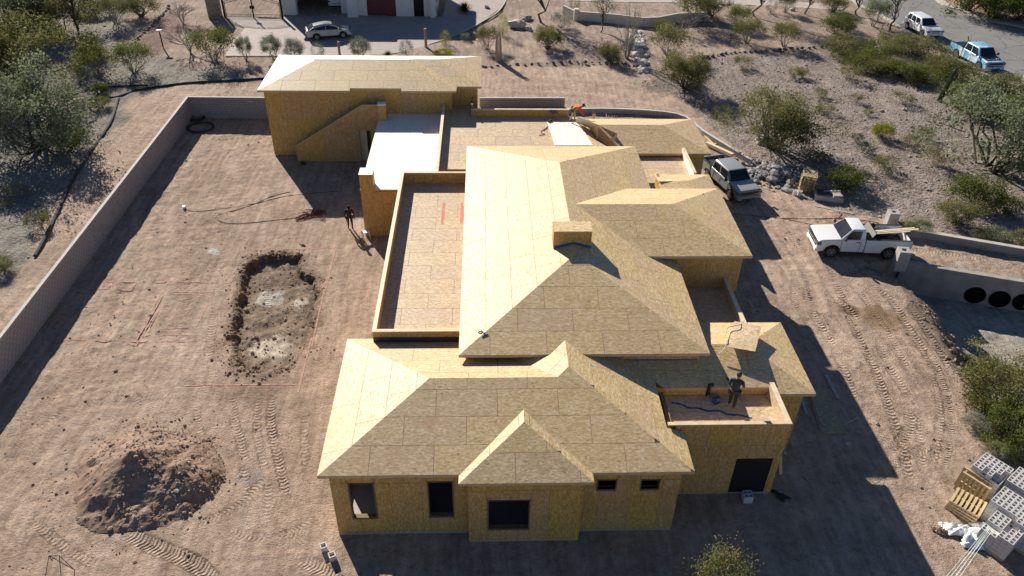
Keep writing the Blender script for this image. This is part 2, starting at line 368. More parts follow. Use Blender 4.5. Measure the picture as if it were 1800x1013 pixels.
# distant rise so that the sheet ends in low hills
hz += 14*sstep(180, 520, np.hypot(fx_, fy_-60))*(0.5+0.5*vnoise(fx_/90, fy_/90, 5))
tu = np.zeros_like(fx_); tv = np.zeros_like(fx_); tm = np.zeros_like(fx_); rut = np.zeros_like(fx_)
idx = np.where((fx_ > -40) & (fx_ < 36) & (fy_ > 15) & (fy_ < 75))[0]; xx, yy = fx_[idx], fy_[idx]
for path, w, pitch, dep in TRACKS:
    pp = [tuple(v)[:2] for v in smooth_path([at(*p) for p in path], 5)]
    D, U, V = dpoly(xx, yy, pp, False); k = D < w/2+0.02; ii = idx[k]
    L = sum(math.hypot(pp[i+1][0]-pp[i][0], pp[i+1][1]-pp[i][1]) for i in range(len(pp)-1))
    fade = sstep(0, 0.8, U[k])*sstep(0, 0.8, L-U[k])*(0.55+0.6*vnoise(xx[k]*0.9, yy[k]*0.9, 77))
    dep *= 0.62; fade = fade*sstep(0.25, 0.6, vnoise(xx[k]*1.7+3, yy[k]*1.7, 78)+0.12)
    u = U[k]/pitch+0.25*fbm(xx[k], yy[k], 0.5, 2, 79)+np.abs(V[k])*1.4/pitch*0.35
    tu[ii] = u; tv[ii] = V[k]/w; tm[ii] = np.clip(dep*fade*sstep(w/2, w/2-0.08, D[k]), 0, 1.3)
    hz[ii] += -0.02*dep*fade+0.045*dep*fade*np.sin(2*math.pi*u)*sstep(w/2, w/2-0.10, D[k])
    k = (D >= w/2-0.02) & (D < w/2+0.16); hz[idx[k]] += 0.030*dep*(1-np.abs(D[k]-w/2-0.05)/0.12)
for path, w in RUTS:
    pp = [tuple(v)[:2] for v in smooth_path([at(*p) for p in path], 5)]
    D, U, V = dpoly(xx, yy, pp, False); g = np.exp(-(D/w)**2)
    hz[idx] += -0.05*g+0.04*np.exp(-((D-w*1.7)/(0.5*w))**2); rut[idx] = np.maximum(rut[idx], g)
nx, ny = len(gx), len(gy)
I = (np.arange(ny-1)[:, None]*nx+np.arange(nx-1)[None, :]).ravel()
quads = np.stack([I, I+1, I+1+nx, I+nx], 1)
me = bpy.data.meshes.new('ground'); me.vertices.add(nx*ny)
me.vertices.foreach_set('co', np.stack([fx_, fy_, hz], 1).ravel().astype(np.float32))
me.loops.add(len(quads)*4); me.loops.foreach_set('vertex_index', quads.ravel().astype(np.int32))
me.polygons.add(len(quads)); me.polygons.foreach_set('loop_start', (np.arange(len(quads))*4).astype(np.int32))
me.polygons.foreach_set('loop_total', np.full(len(quads), 4, np.int32)); me.update(calc_edges=True)
me.polygons.foreach_set('use_smooth', np.ones(len(quads), bool))
# soil colours by zone
C = np.empty((len(fx_), 3)); C[:] = (0.465, 0.352, 0.276)
jx = fx_+2.2*fbm(fx_, fy_, 4.0, 5, 81); jy = fy_+2.2*fbm(fx_, fy_, 4.0, 5, 82)
def zone(mask, col): C[mask] = col
zone(fy_ > 100, (0.30, 0.255, 0.205)); zone(np.abs(fx_) > 75, (0.30, 0.255, 0.205))
zone(inpoly(jx, jy, LEFT_DESERT), (0.275, 0.252, 0.220)); zone(inpoly(jx, jy, ROCKY), (0.305, 0.258, 0.230)); zone(inpoly(jx, jy, GRANITE), (0.385, 0.300, 0.248)); zone(inpoly(fx_+0.3*fbm(fx_, fy_, 0.8, 3, 83), fy_, BED), (0.25, 0.170, 0.145))
D, _, _ = dpoly(jx, jy, P2(WASH_TOP), False); kk = inpoly(jx, jy, WASH) & (D > 2.4); zone(kk, (0.40, 0.36, 0.31)); kk = inpoly(jx, jy, WASH) & (D <= 2.4); zone(kk, (0.30, 0.225, 0.175))
px_ = fx_+0.40*fbm(fx_, fy_, 0.7, 4, 51, 0.6); py_ = fy_+0.40*fbm(fx_, fy_, 0.7, 4, 52, 0.6); kk = inpoly(px_, py_, PIT); dd, _, _ = dpoly(px_, py_, PIT); zone(kk, (0.225, 0.165, 0.122)); zone(kk & (dd > 0.45), (0.30, 0.232, 0.178)); zone(~kk & (dd < 0.35+0.3*fbm(fx_, fy_, 0.6, 3, 57)), (0.31, 0.225, 0.165))
for q, r, col in (((472, 516), 0.95, (0.60, 0.55, 0.49)), ((528, 525), 0.55, (0.58, 0.51, 0.43)), ((478, 603), 1.25, (0.55, 0.48, 0.39)), ((376, 442), 0.55, (0.60, 0.58, 0.54)), ((440, 835), 0.7, (0.36, 0.30, 0.27))):
    c = at(*q); d = np.hypot(fx_-c.x, fy_-c.y)/r+0.5*fbm(fx_, fy_, 0.5, 3, 91); w = sstep(1.0, 0.6, d)[:, None]; C = C*(1-w)+np.array(col)*w
# damp and disturbed patches with outlines of their own
for q, r, col in (((1540, 560), 1.6, (0.31, 0.205, 0.125)), ((1490, 545), 0.7, (0.20, 0.13, 0.085)), ((480, 680), 2.6, (0.36, 0.275, 0.21)), ((1455, 400), 1.2, (0.36, 0.25, 0.17))):
    c = at(*q); d = np.hypot(fx_-c.x, fy_-c.y)/r+0.7*fbm(fx_, fy_, 0.8, 3, 93); w = 0.8*sstep(1.0, 0.5, d)[:, None]; C = C*(1-w)+np.array(col)*w
C = C*(1+0.10*rut[:, None])*(1+0.18*fbm(fx_, fy_, 4.0, 4, 95)[:, None])
rock = (inpoly(jx, jy, LEFT_DESERT) | inpoly(jx, jy, ROCKY)).astype(np.float32)
for nm, arr in (('tu', tu), ('tv', tv), ('tm', tm), ('rk', rock)):
    a = me.attributes.new(nm, 'FLOAT', 'POINT'); a.data.foreach_set('value', arr.astype(np.float32))
a = me.attributes.new('soil', 'FLOAT_COLOR', 'POINT'); a.data.foreach_set('color', np.concatenate([C, np.ones((len(C), 1))], 1).ravel().astype(np.float32))
g = NT('soil'); v = g.coord('Object')
soil = g.attr('soil').outputs['Color']; rk = g.attr('rk').outputs['Fac']
n1 = g.noise(v, 0.55, 5, 0.6); n2 = g.noise(v, 3.2, 6, 0.65); n3 = g.noise(v, 14.0, 5, 0.7)
mul = g.ramp(n1, [(0.25, (0.74, 0.72, 0.70)), (0.55, (1, 1, 1)), (0.8, (1.16, 1.15, 1.13))])
col = g.mix(1.0, soil, mul, 'MULTIPLY')
col = g.mix(1.0, col, g.ramp(n2, [(0.30, (0.70, 0.67, 0.65)), (0.50, (1.0, 1.0, 1.0)), (0.72, (1.18, 1.17, 1.15))]), 'MULTIPLY')
vo = g.new('ShaderNodeTexVoronoi'); vo.inputs['Scale'].default_value = 5.5; g.l(v, vo.inputs['Vector'])
vs = g.new('ShaderNodeSeparateColor'); g.l(vo.outputs['Color'], vs.inputs[0])
stone = g.math('MULTIPLY', g.math('LESS_THAN', vo.outputs['Distance'], 0.42), g.math('MULTIPLY_ADD', rk, 0.26, 0.05))
stone = g.math('MULTIPLY', stone, g.math('GREATER_THAN', vs.outputs[1], 0.45))
col = g.mix(stone, col, g.ramp(vs.outputs[0], [(0.0, (0.16, 0.13, 0.115)), (0.6, (0.36, 0.31, 0.28)), (1.0, (0.52, 0.48, 0.44))]))
tmn = g.attr('tm').outputs['Fac']; tun = g.attr('tu').outputs['Fac']
g.l(col, g.b.inputs['Base Color']); g.b.inputs['Roughness'].default_value = 0.95; g.b.inputs['Specular IOR Level'].default_value = 0.15
n4 = g.noise(v, 38.0, 3, 0.6); hb = g.math('ADD', g.math('MULTIPLY', n2, 0.34), g.math('MULTIPLY_ADD', n4, 0.10, g.math('MULTIPLY', n3, 0.40)))
hb = g.math('ADD', hb, g.math('MULTIPLY', g.math('SUBTRACT', 0.5, vo.outputs['Distance']), g.math('MULTIPLY_ADD', rk, 0.30, 0.04)))
spk = g.ramp(n3, [(0.34, (0.55, 0.52, 0.50)), (0.47, (1, 1, 1)), (0.70, (1.12, 1.11, 1.10))])
pat = g.ramp(g.noise(v, 0.30, 3), [(0.38, (0.15, 0.15, 0.15)), (0.62, (0.95, 0.95, 0.95))])
scr = g.noise(g.coord('Object', (2.6, 0.30, 1)), 1.0, 4, 0.6); scr2 = g.noise(g.coord('Object', (0.35, 2.4, 1)), 1.0, 4, 0.6)
col = g.mix(1.0, col, g.ramp(scr, [(0.30, (0.76, 0.73, 0.71)), (0.52, (1, 1, 1)), (0.70, (1.22, 1.21, 1.20))]), 'MULTIPLY')
col = g.mix(pat, col, g.mix(1.0, col, spk, 'MULTIPLY')); g.l(col, g.b.inputs['Base Color'])
tw = g.math('MULTIPLY', g.math('SINE', g.math('MULTIPLY', tun, 6.2832)), tmn)
hb = g.math('MULTIPLY_ADD', tw, g.math('MULTIPLY', n2, 0.5), hb); hb = g.math('MULTIPLY_ADD', scr, 0.12, hb)
g.l(g.bump(hb, 1.0, 0.24), g.b.inputs['Normal'])
me.materials.append(g.m); ground = link('ground', me); tag(ground, kind='structure')
# ---------------------------------------------------------------- loose stones (uncountable)
def rock_mesh(seed, n=1):
    bm = bmesh.new(); bmesh.ops.create_icosphere(bm, subdivisions=n, radius=1.0); r = random.Random(seed)
    for v_ in bm.verts: v_.co *= r.uniform(0.72, 1.2)
    vs_ = np.array([tuple(v_.co) for v_ in bm.verts]); fs_ = np.array([[q.index for q in f.verts] for f in bm.faces]); bm.free(); return vs_, fs_
ROCKS = [rock_mesh(i) for i in range(5)]
def scatter_stones(name, label, cat, pts, sizes, mat, parent=None, flat=0.65):
    V, Fc = [], []; o = 0
    for (x, y, z), s in zip(pts, sizes):
        rv, rf = ROCKS[RNG.integers(5)]; a = RNG.uniform(0, 6.28); c, sn = math.cos(a), math.sin(a); sc = np.array([1, RNG.uniform(0.7, 1.3), flat])*s
        q = rv*sc; q = np.stack([q[:, 0]*c-q[:, 1]*sn, q[:, 0]*sn+q[:, 1]*c, q[:, 2]], 1)+np.array([x, y, z+s*0.2])
        V.append(q); Fc.append(rf+o); o += len(q)
    V = np.concatenate(V); Fc = np.concatenate(Fc); me_ = bpy.data.meshes.new(name); me_.from_pydata(V.tolist(), [], Fc.tolist()); me_.materials.append(mat)
    ob = link(name, me_, parent); tag(ob, label, cat, kind='stuff'); return ob
STONE = M('field_stone', (0.36, 0.31, 0.28), 0.9, var=0.45, sc=1.3, spec=0.2)
CLOD = M('soil_clod', (0.27, 0.195, 0.145), 0.95, var=0.35, sc=2.0, spec=0.1)
def sample_in(poly, n):
    xs = [p[0] for p in poly]; ys = [p[1] for p in poly]; out = []
    lo = np.array([max(min(xs), -62), max(min(ys), 17)]); hi = np.array([min(max(xs), 66), min(max(ys), 99)])
    while len(out) < n:
        q = RNG.uniform(lo, hi, (n*2, 2)); k = inpoly(q[:, 0], q[:, 1], poly); out += [tuple(t) for t in q[k]]
    return out[:n]
def on_ground(P):
    P = np.array(P); z = height(P[:, 0], P[:, 1]); return np.column_stack([P, z])
p_ = sample_in(ROCKY, 3200); scatter_stones('loose_stones', 'grey stones littering the natural slope right of the house', 'stones', on_ground(p_), RNG.gamma(1.8, 0.022, len(p_))+0.022, STONE)
p_ = sample_in(LEFT_DESERT, 2200); scatter_stones('loose_stones', 'pale stones strewn over the desert left of the block wall', 'stones', on_ground(p_), RNG.gamma(1.8, 0.015, len(p_))+0.02, STONE)
p_ = [(x, y) for x, y in zip(RNG.uniform(-24, 26, 1500), RNG.uniform(17, 62, 1500)) if not (-16.3 < x < 14 and 19.2 < y < 61)]
scatter_stones('soil_clods', 'small clods and pebbles strewn over the bare building plot', 'clods', on_ground(p_), RNG.gamma(1.6, 0.016, len(p_))+0.018, CLOD)
# clods heaped round the pit rim
rim = []; RIMW = np.array([(1.0 if a_[0] < -12.3 or a_[1] < 31.5 else 0.12) for a_ in PIT]); RIMW /= RIMW.sum()
for i in range(900):
    k = RNG.choice(len(PIT), p=RIMW); t = RNG.uniform(); a, b = PIT[k], PIT[(k+1) % len(PIT)]
    w = RNG.choice([0.4, 1.0, 2.2])
    rim.append((a[0]+(b[0]-a[0])*t+RNG.normal()*0.28*w, a[1]+(b[1]-a[1])*t+RNG.normal()*0.28*w))
rim += [p for p in sample_in(PIT, 420) if RNG.uniform() < 0.6]
scatter_stones('soil_clods', 'dark clods broken off along the rim of the dug pit', 'clods', on_ground(rim), RNG.gamma(1.6, 0.018, len(rim))+0.015, CLOD, flat=0.8)
# broken rock on the wash bank
bk = []
tp = P2(WASH_TOP[:9])
for i in range(420):
    k = RNG.integers(len(tp)-1); t = RNG.uniform(); a, b = tp[k], tp[k+1]
    bk.append((a[0]+(b[0]-a[0])*t+RNG.uniform(-0.1, 2.6), a[1]+(b[1]-a[1])*t+RNG.uniform(-0.6, 1.2)))
scatter_stones('bank_rubble', 'rubble and clods down the dark wash bank on the right', 'rubble', on_ground(bk), RNG.gamma(1.8, 0.022, len(bk))+0.02, CLOD)
# ---------------------------------------------------------------- excavated soil heap
c = at(262, 842); hp = thing('dirt_heap', 'big dark heap of excavated soil and rocks beside the pit', 'dirt heap', (c.x, c.y, 0))
n = 90; gxx = np.linspace(-4.2, 4.2, n); X, Y = np.meshgrid(gxx, gxx); x, y = X.ravel(), Y.ravel()
wob = 1+0.16*fbm(x, y, 1.5, 3, 101); rr_ = np.hypot(x/3.35, y/3.1)/wob
h1 = np.maximum(0, 1-np.hypot((x+0.55)/2.9, (y-0.25)/2.7)/wob)*1.45; h2 = np.maximum(0, 1-np.hypot((x-1.3)/2.2, (y+0.1)/2.4)/wob)*0.9; h3 = np.maximum(0, 1-np.hypot((x)/3.3, (y)/3.1)/wob)*1.0
z = np.maximum(np.maximum(h1, h2), h3); z = z+0.14*fbm(x, y, 0.7, 4, 103)*sstep(0.02, 0.25, z)+0.05*fbm(x, y, 0.2, 2, 107)*sstep(0.02, 0.2, z)-0.02
z = np.where(z < 0.01, -0.12, z)
I = (np.arange(n-1)[:, None]*n+np.arange(n-1)[None, :]).ravel()
me = bpy.data.meshes.new('soil'); me.from_pydata(np.stack([x, y, z], 1).tolist(), [], np.stack([I, I+1, I+1+n, I+n], 1).tolist())
me.materials.append(M('heap_soil', (0.275, 0.192, 0.145), 0.95, var=0.3, sc=1.6, spec=0.1, bump=0.8)); link('soil', me, hp)
pr, sr = [], []
while len(pr) < 1300:
    a, b = RNG.uniform(-3.6, 3.6, 2); i = int((b+4.2)/8.4*(n-1)); j = int((a+4.2)/8.4*(n-1)); zz = z[i*n+j]
    if zz > 0.03: pr.append((a, b, zz)); sr.append(RNG.gamma(1.3, 0.017)+0.010)
scatter_stones('rocks', None, None, pr[:420], sr[:420], STONE, hp); scatter_stones('clods', None, None, pr[420:], sr[420:], CLOD, hp)
def heap_ring():
    out = []
    for i in range(260):
        a = RNG.uniform(0, 6.28); r = 3.2+abs(RNG.normal())*0.7; out.append((r*math.cos(a), r*math.sin(a)*0.95, 0.0))
    return out
q = heap_ring(); scatter_stones('scattered_clods', None, None, q, RNG.gamma(1.6, 0.014, len(q))+0.012, CLOD, hp)
# ================================================================ the house under construction
HO = Vector((4.0, 35.0, 0.0)); zT = 3.66
house = thing('house_under_construction', 'large unfinished house sheathed all over in bare strand board panels', 'house', HO)
def clip_rect(poly, x0, x1, y0, y1):
    def cl(P, f, inter):
        out = []
        for i in range(len(P)):
            a, b = P[i-1], P[i]; fa, fb = f(a), f(b)
            if fb >= 0:
                if fa < 0: out.append(inter(a, b, fa, fb))
                out.append(b)
            elif fa >= 0: out.append(inter(a, b, fa, fb))
        return out
    it = lambda a, b, fa, fb: (a[0]+(b[0]-a[0])*fa/(fa-fb), a[1]+(b[1]-a[1])*fa/(fa-fb))
    P = list(poly)
    for f in (lambda p: p[0]-x0, lambda p: x1-p[0], lambda p: p[1]-y0, lambda p: y1-p[1]):
        if not P: return []
        P = cl(P, f, it)
    return P
def parea(P):
    return 0.5*sum(P[i-1][0]*P[i][1]-P[i][0]*P[i-1][1] for i in range(len(P))) if len(P) > 2 else 0.0
def _dedupe(P):
    out = []
    for p in P:
        if not out or math.hypot(p[0]-out[-1][0], p[1]-out[-1][1]) > 1e-4: out.append(p)
    if len(out) > 1 and math.hypot(out[0][0]-out[-1][0], out[0][1]-out[-1][1]) < 1e-4: out.pop()
    return out
SHEET_T, GAP = 0.012, 0.014
def plane_part(name, poly, mat, sheet_name, thick=0.13, lift=0.0, sheets=True, du=0.0, dv=0.0, su=2.44, sv=1.22, parent=None, edge=None, stag=True):
    """slab under a 3d polygon (first edge = eave) with separate boards laid in staggered rows on it"""
    P = [Vector(p)-HO+Vector((0, 0, lift)) for p in poly]
    u = (P[1]-P[0]).normalized(); n = Vector((0, 0, 0))
    for i in range(len(P)): n += P[i-1].cross(P[i])
    n.normalize()
    if n.z < -1e-6: n = -n
    v = n.cross(u); o = P[0]
    Q = [((p-o).dot(u), (p-o).dot(v)) for p in P]
    if parea(Q) < 0: Q = Q[::-1]
    mb = MB(); top = [o+u*a+v*b-n*SHEET_T for a, b in Q]; k = len(top)
    bot = [p-Vector((0, 0, thick)) for p in top]
    mb.add(top+bot, [tuple(range(k))], 0)
    mb.add(top+bot, [tuple(range(2*k-1, k-1, -1))]+[(i, i+k, (i+1) % k+k, (i+1) % k) for i in range(k)], 1)
    part = mb.build(name, [UNDER, edge or FASCIA], parent or house)
    if not sheets: return part
    ua, ub = min(q[0] for q in Q), max(q[0] for q in Q); va, vb = min(q[1] for q in Q), max(q[1] for q in Q)
    j = 0; y = va-dv
    while y < vb:
        x = ua-du-(su/2 if (j % 2 and stag) else 0)
        while x < ub:
            C = _dedupe(clip_rect(Q, x+GAP/2, x+su-GAP/2, y+GAP/2, y+sv-GAP/2))
            if parea(C) > 0.02:
                m = MB(); off = (random.random()*50, random.random()*50); kk = len(C)
                h = SHEET_T+random.uniform(-0.0015, 0.002)
                T = [o+u*a+v*b+n*(h-SHEET_T) for a, b in C]; B = [t-n*h for t in T]
                uv = [(a+off[0], b+off[1]) for a, b in C]
                m.add(T+B, [tuple(range(kk))]+[(i, i+kk, (i+1) % kk+kk, (i+1) % kk) for i in range(kk)], 0,
                      [uv]+[[uv[i], uv[i], uv[(i+1) % kk], uv[(i+1) % kk]] for i in range(kk)])
                m.build(sheet_name, mat, part)
            x += su
        y += sv; j += 1
    return part
def wall_part(name, A, B, z0, z1, openings=(), t=0.15, sheets=True, poly=None, mat=None, sw=1.22, sh=3.05, sheet_name='wall_sheet', du=0.0, inner=None, parent=None):
    """A->B in plan, outside on the right hand; openings (s0,s1,za,zb)"""
    A = Vector((*A, 0))-HO; B = Vector((*B, 0))-HO; L = (B-A).length; u = (B-A)/L; n = Vector((u.y, -u.x, 0)); mat = mat or OSB_WALL
    poly = poly or [(0, z0), (L, z0), (L, z1), (0, z1)]
    pt = lambda s, z, d: A+u*s+Vector((0, 0, z))+n*d
    def cells(x0, x1, y0, y1):
        xs = sorted({x0, x1, *[q for o in openings for q in o[:2] if x0 < q < x1]})
        ys = sorted({y0, y1, *[q for o in openings for q in o[2:] if y0 < q < y1]})
        for i in range(len(xs)-1):
            for j in range(len(ys)-1):
                cx, cy = (xs[i]+xs[i+1])/2, (ys[j]+ys[j+1])/2
                if any(o[0] < cx < o[1] and o[2] < cy < o[3] for o in openings): continue
                yield xs[i], xs[i+1], ys[j], ys[j+1]
    mb = MB(); pa, pb = min(p[0] for p in poly), max(p[0] for p in poly); qa, qb = min(p[1] for p in poly), max(p[1] for p in poly)
    for c in cells(pa, pb, qa, qb):
        C = _dedupe(clip_rect(poly, *c))
        if parea(C) > 1e-4: mb.prism([pt(s, z, -SHEET_T) for s, z in C], -n*t)
    part = mb.build(name, inner or INNER, parent or house)
    if sheets:
        y = qa; r = 0
        while y < qb-0.01:
            x = pa-du-(sw/2 if r % 2 else 0)
            while x < pb:
                m = MB(); off = (random.random()*50, random.random()*50); ok = False
                for c in cells(x+GAP/2, x+sw-GAP/2, y+GAP/2, min(y+sh, qb+1)-GAP/2):
                    C = _dedupe(clip_rect(poly, *c))
                    if parea(C) < 0.01: continue
                    ok = True; kk = len(C); T = [pt(s, z, 0) for s, z in C]; Bk = [p-n*SHEET_T for p in T]; uv = [(z+off[0], s+off[1]) for s, z in C]
                    m.add(T+Bk, [tuple(range(kk))]+[(i, i+kk, (i+1) % kk+kk, (i+1) % kk) for i in range(kk)], 0,
                          [uv]+[[uv[i], uv[i], uv[(i+1) % kk], uv[(i+1) % kk]] for i in range(kk)])
                if ok: m.build(sheet_name, mat, part)
                x += sw
            y += sh; r += 1
    return part
def hbox(name, p, q, mat, parent=None):
    m = MB(); m.b2(Vector(p)-HO, Vector(q)-HO); return m.build(name, mat, parent or house)
# ---- floor slab, foundation
m = MB()
for x0, x1, y0, y1 in ((-6.0, 7.56, 19.75, 27), (-0.7, 3.7, 19.32, 19.75), (7.56, 12.2, 21.56, 27), (-5, 13.6, 27, 45), (-7.6, 12.6, 45, 54.1), (-15.9, -0.3, 54.1, 60.8)):
    m.b2(Vector((x0, y0, -0.3))-HO, Vector((x1, y1, 0.06))-HO)
m.build('foundation_slab', SLAB, house)
# ---- front block
zF, pF = 3.95, 0.303
fx0, fx1, fy0, fy1 = -6.33, 7.90, 19.415, 27.43
fr = (fy1-fy0)/2; rz = zF+pF*fr; ry = fy0+fr; pk = 4.493; pz = zF+pF*pk; px = fx1-pk; jx = px-(pz-rz)/pF
RS = 'roof_slope'; SH = 'roof_sheet'
by0 = 18.98; bx0, bx1 = -1.053, 4.02; _ba = at(921.7, 741.7, 4.735); bax, bay_, baz = _ba.x, _ba.y, 4.735; bey = fy0+(baz-zF)/pF      # bay gablet
plane_part(RS, [(fx0, fy0, zF), (fx1, fy0, zF), (px, fy0+pk, pz), (jx, ry, rz), (fx0+fr, ry, rz)], OSB_ROOF, SH, du=0.55)
plane_part(RS, [(fx0, fy1, zF), (fx0, fy0, zF), (fx0+fr, ry, rz)], OSB_ROOF, SH, du=0.4)
vy = 25.24
plane_part(RS, [(-0.9, fy1, zF), (fx0, fy1, zF), (fx0+fr, ry, rz), (jx, ry, rz), (jx-(vy-ry), vy, rz-pF*(vy-ry)), (-0.9, vy, rz-pF*(vy-ry))], OSB_ROOF, SH)
plane_part(RS, [(jx-(vy-ry), vy, rz-pF*(vy-ry)), (jx, ry, rz), (px, fy0+pk, pz), (px, 25.75, pz), (jx-(vy-ry), 25.75, rz-pF*(vy-ry))], OSB_ROOF, SH)
def zE_(x): return zF+pF*(fx1-x)
plane_part(RS, [(fx1, fy0, zF), (fx1, 21.48, zF), (7.2, 21.5, zE_(7.2)), (7.2, 24.26, zE_(7.2)), (6.22, vy, zE_(6.22)), (6.22, 25.5, zE_(6.22)), (px, 25.75, pz), (px, fy0+pk, pz)], OSB_ROOF, SH)
# bay roof
plane_part(RS, [(bx0, by0, zF-0.02), (bx1, by0, zF-0.02), (bax, bay_, baz)], OSB_ROOF, SH, du=0.3, thick=0.10)
plane_part(RS, [(bx0, fy0+0.05, zF-0.02), (bx0, by0, zF-0.02), (bax, bay_, baz), (bax, bey, baz)], OSB_ROOF, SH, thick=0.10, sheets=True)
plane_part(RS, [(bx1, by0, zF-0.02), (bx1, fy0+0.05, zF-0.02), (bax, bey, baz), (bax, bay_, baz)], OSB_ROOF, SH, thick=0.10)
# walls of the front block
fw = 19.75; wx0, wx1 = -6.0, 7.56; wt = zF-0.15
w1 = (-5.29-wx0, -4.38-wx0, 1.1, 3.12); w2 = (-2.25-wx0, -1.34-wx0, 1.12, 3.16)
WF = wall_part('wall', (wx0, fw), (-0.72, fw), 0.06, wt, [w1, w2], du=0.2)
WFr = wall_part('wall', (3.71, fw), (wx1, fw), 0.06, wt, [(4.33-3.71, 5.02-3.71, 2.62, 3.15), (6.03-3.71, 6.71-3.71, 2.62, 3.13)], du=0.5)
WB = wall_part('wall', (-0.72, 19.32), (3.71, 19.32), 0.06, wt-0.05, [(0.08+0.72, 1.64+0.72, 0.84, 2.54)], du=0.5)
wall_part('wall', (3.71, 19.33), (3.71, fw), 0.06, wt-0.05); wall_part('wall', (-0.72, fw), (-0.72, 19.33), 0.06, wt-0.05)
wall_part('wall', (wx0, 27.1), (wx0, fw+0.17), 0.06, wt, [(4.9, 6.1, 0.3, 2.9)])
wall_part('wall', (wx1, fw+0.17), (wx1, 25.2), 0.06, wt)
wall_part('wall', (-0.9, 27.1), (wx0+0.17, 27.1), 0.06, wt)
def window_trim(wall, x0, x1, z0, z1, y):
    f = MB(); w = 0.05
    f.b2(Vector((x0-w, y-0.03, z0-0.10))-HO, Vector((x1+w, y+0.10, z0))-HO)
    f.b2(Vector((x0-w, y-0.03, z1))-HO, Vector((x1+w, y+0.10, z1+0.03))-HO)
    f.b2(Vector((x0-w, y-0.028, z0))-HO, Vector((x0, y+0.10, z1))-HO); f.b2(Vector((x1, y-0.028, z0))-HO, Vector((x1+w, y+0.10, z1))-HO)
    f.build('window_frame', TRIM_DARK, wall)
    for s, x in ((-1, x0), (1, x1)):
        t = MB(); t.bar(Vector((x+s*0.02, y-0.008, z1-0.12))-HO, Vector((x+s*0.10, y-0.008, z1+0.22))-HO, 0.03, 0.012); t.build('flashing_strip', M('flashing_strip', (0.10, 0.09, 0.09), 0.6), wall)
window_trim(WF, -5.29, -4.38, 1.1, 3.12, fw); window_trim(WF, -2.25, -1.34, 1.12, 3.16, fw)
window_trim(WFr, 4.33, 5.02, 2.62, 3.15, fw); window_trim(WFr, 6.03, 6.71, 2.62, 3.13, fw); window_trim(WB, 0.08, 1.64, 0.84, 2.54, 19.32)
# interior partitions so that the rooms behind the openings are closed
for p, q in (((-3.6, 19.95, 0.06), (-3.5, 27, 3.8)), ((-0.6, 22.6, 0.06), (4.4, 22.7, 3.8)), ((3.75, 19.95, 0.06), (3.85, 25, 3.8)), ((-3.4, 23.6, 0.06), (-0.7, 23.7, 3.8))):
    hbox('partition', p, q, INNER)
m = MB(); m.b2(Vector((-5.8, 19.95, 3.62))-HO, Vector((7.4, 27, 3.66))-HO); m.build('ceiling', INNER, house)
# ---- right flat box with deck (garage side) and its hip roof
zG, fz = 4.24, 3.62
wall_part('wall', (7.56, 21.55), (12.24, 21.55), 0.06, zG, [(10.39-7.56, 11.94-7.56, 0.06, 2.23)], sh=2.95, du=0.4)
wall_part('wall', (12.24, 21.55+0.17), (12.24, 23.92), 0.06, zG, sheets=True)
hbox('parapet_cap', (7.25, 21.53, zG), (12.26, 21.70, zG+0.04), LUMBER); hbox('parapet_cap', (12.06, 21.70, zG), (12.26, 23.95, zG+0.04), LUMBER_PALE)
hbox('parapet_panel', (7.25, 21.70, fz), (12.06, 21.712, zG), OSB_DECK)
m = MB(); m.add([Vector(p)-HO for p in ((12.058, 21.72, fz), (12.058, 23.88, fz), (12.058, 23.88, zG), (12.058, 21.72, zG))], [(0, 1, 2, 3)], 0, [[(3.1, 1), (5.2, 1), (5.2, 1.6), (3.1, 1.6)]]); m.build('parapet_panel', OSB_DECK, house)
plane_part('deck', [(7.2, 21.7, fz), (12.06, 21.7, fz), (12.06, 23.89, fz), (7.2, 23.89, fz)], OSB_DECK, 'deck_sheet')
GB = wall_part('wall', (7.2, 23.9), (12.24, 23.9), fz, 4.03, sheet_name='wall_sheet')
hbox('wall_side', (7.1, 21.7, fz), (7.19, 23.9, 4.14), OSB_WALL)
# dark room behind the opening
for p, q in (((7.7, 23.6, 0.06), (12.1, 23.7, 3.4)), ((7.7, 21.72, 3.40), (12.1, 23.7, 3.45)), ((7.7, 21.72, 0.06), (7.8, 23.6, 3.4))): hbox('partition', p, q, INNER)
rx1, ry0, ry1, pR = 14.02, 23.56, 28.45, 0.30; rr = (ry1-ry0)/2; rrz = zF+pR*rr
f2 = lambda y: zF+pR*(y-ry0)
plane_part(RS, [(12.28, ry0, zF), (rx1, ry0, zF), (rx1-rr, ry0+rr, rrz), (9.25, ry0+rr, rrz), (9.25, 25.3, f2(25.3)), (6.22, 25.24, f2(25.24)), (7.57, 23.89, f2(23.89)), (12.28, 23.89, f2(23.89))], OSB_ROOF, SH, du=0.9)
plane_part(RS, [(rx1, ry1, zF), (9.25, ry1, zF), (9.25, ry0+rr, rrz), (rx1-rr, ry0+rr, rrz)], OSB_ROOF, SH)
plane_part(RS, [(rx1, ry0, zF), (rx1, ry1, zF), (rx1-rr, ry0+rr, rrz)], OSB_ROOF, SH, du=0.3)
wall_part('wall', (12.25, 23.9), (13.68, 23.9), 0.06, wt, du=0.3); wall_part('wall', (13.68, 24.05), (13.68, 28.1), 0.06, wt); wall_part('wall', (13.68, 28.1), (9.2, 28.1), 0.06, wt, sheets=False)
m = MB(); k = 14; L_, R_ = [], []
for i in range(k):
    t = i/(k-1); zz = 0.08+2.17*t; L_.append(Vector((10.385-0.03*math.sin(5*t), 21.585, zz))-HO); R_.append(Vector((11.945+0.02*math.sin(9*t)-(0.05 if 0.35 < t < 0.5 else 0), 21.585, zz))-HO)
m.add(L_+R_, [(i, i+k, i+k+1, i+1) for i in range(k-1)]); m.build('black_door_sheet', M('black_sheet', (0.006, 0.006, 0.007), 0.8), house)
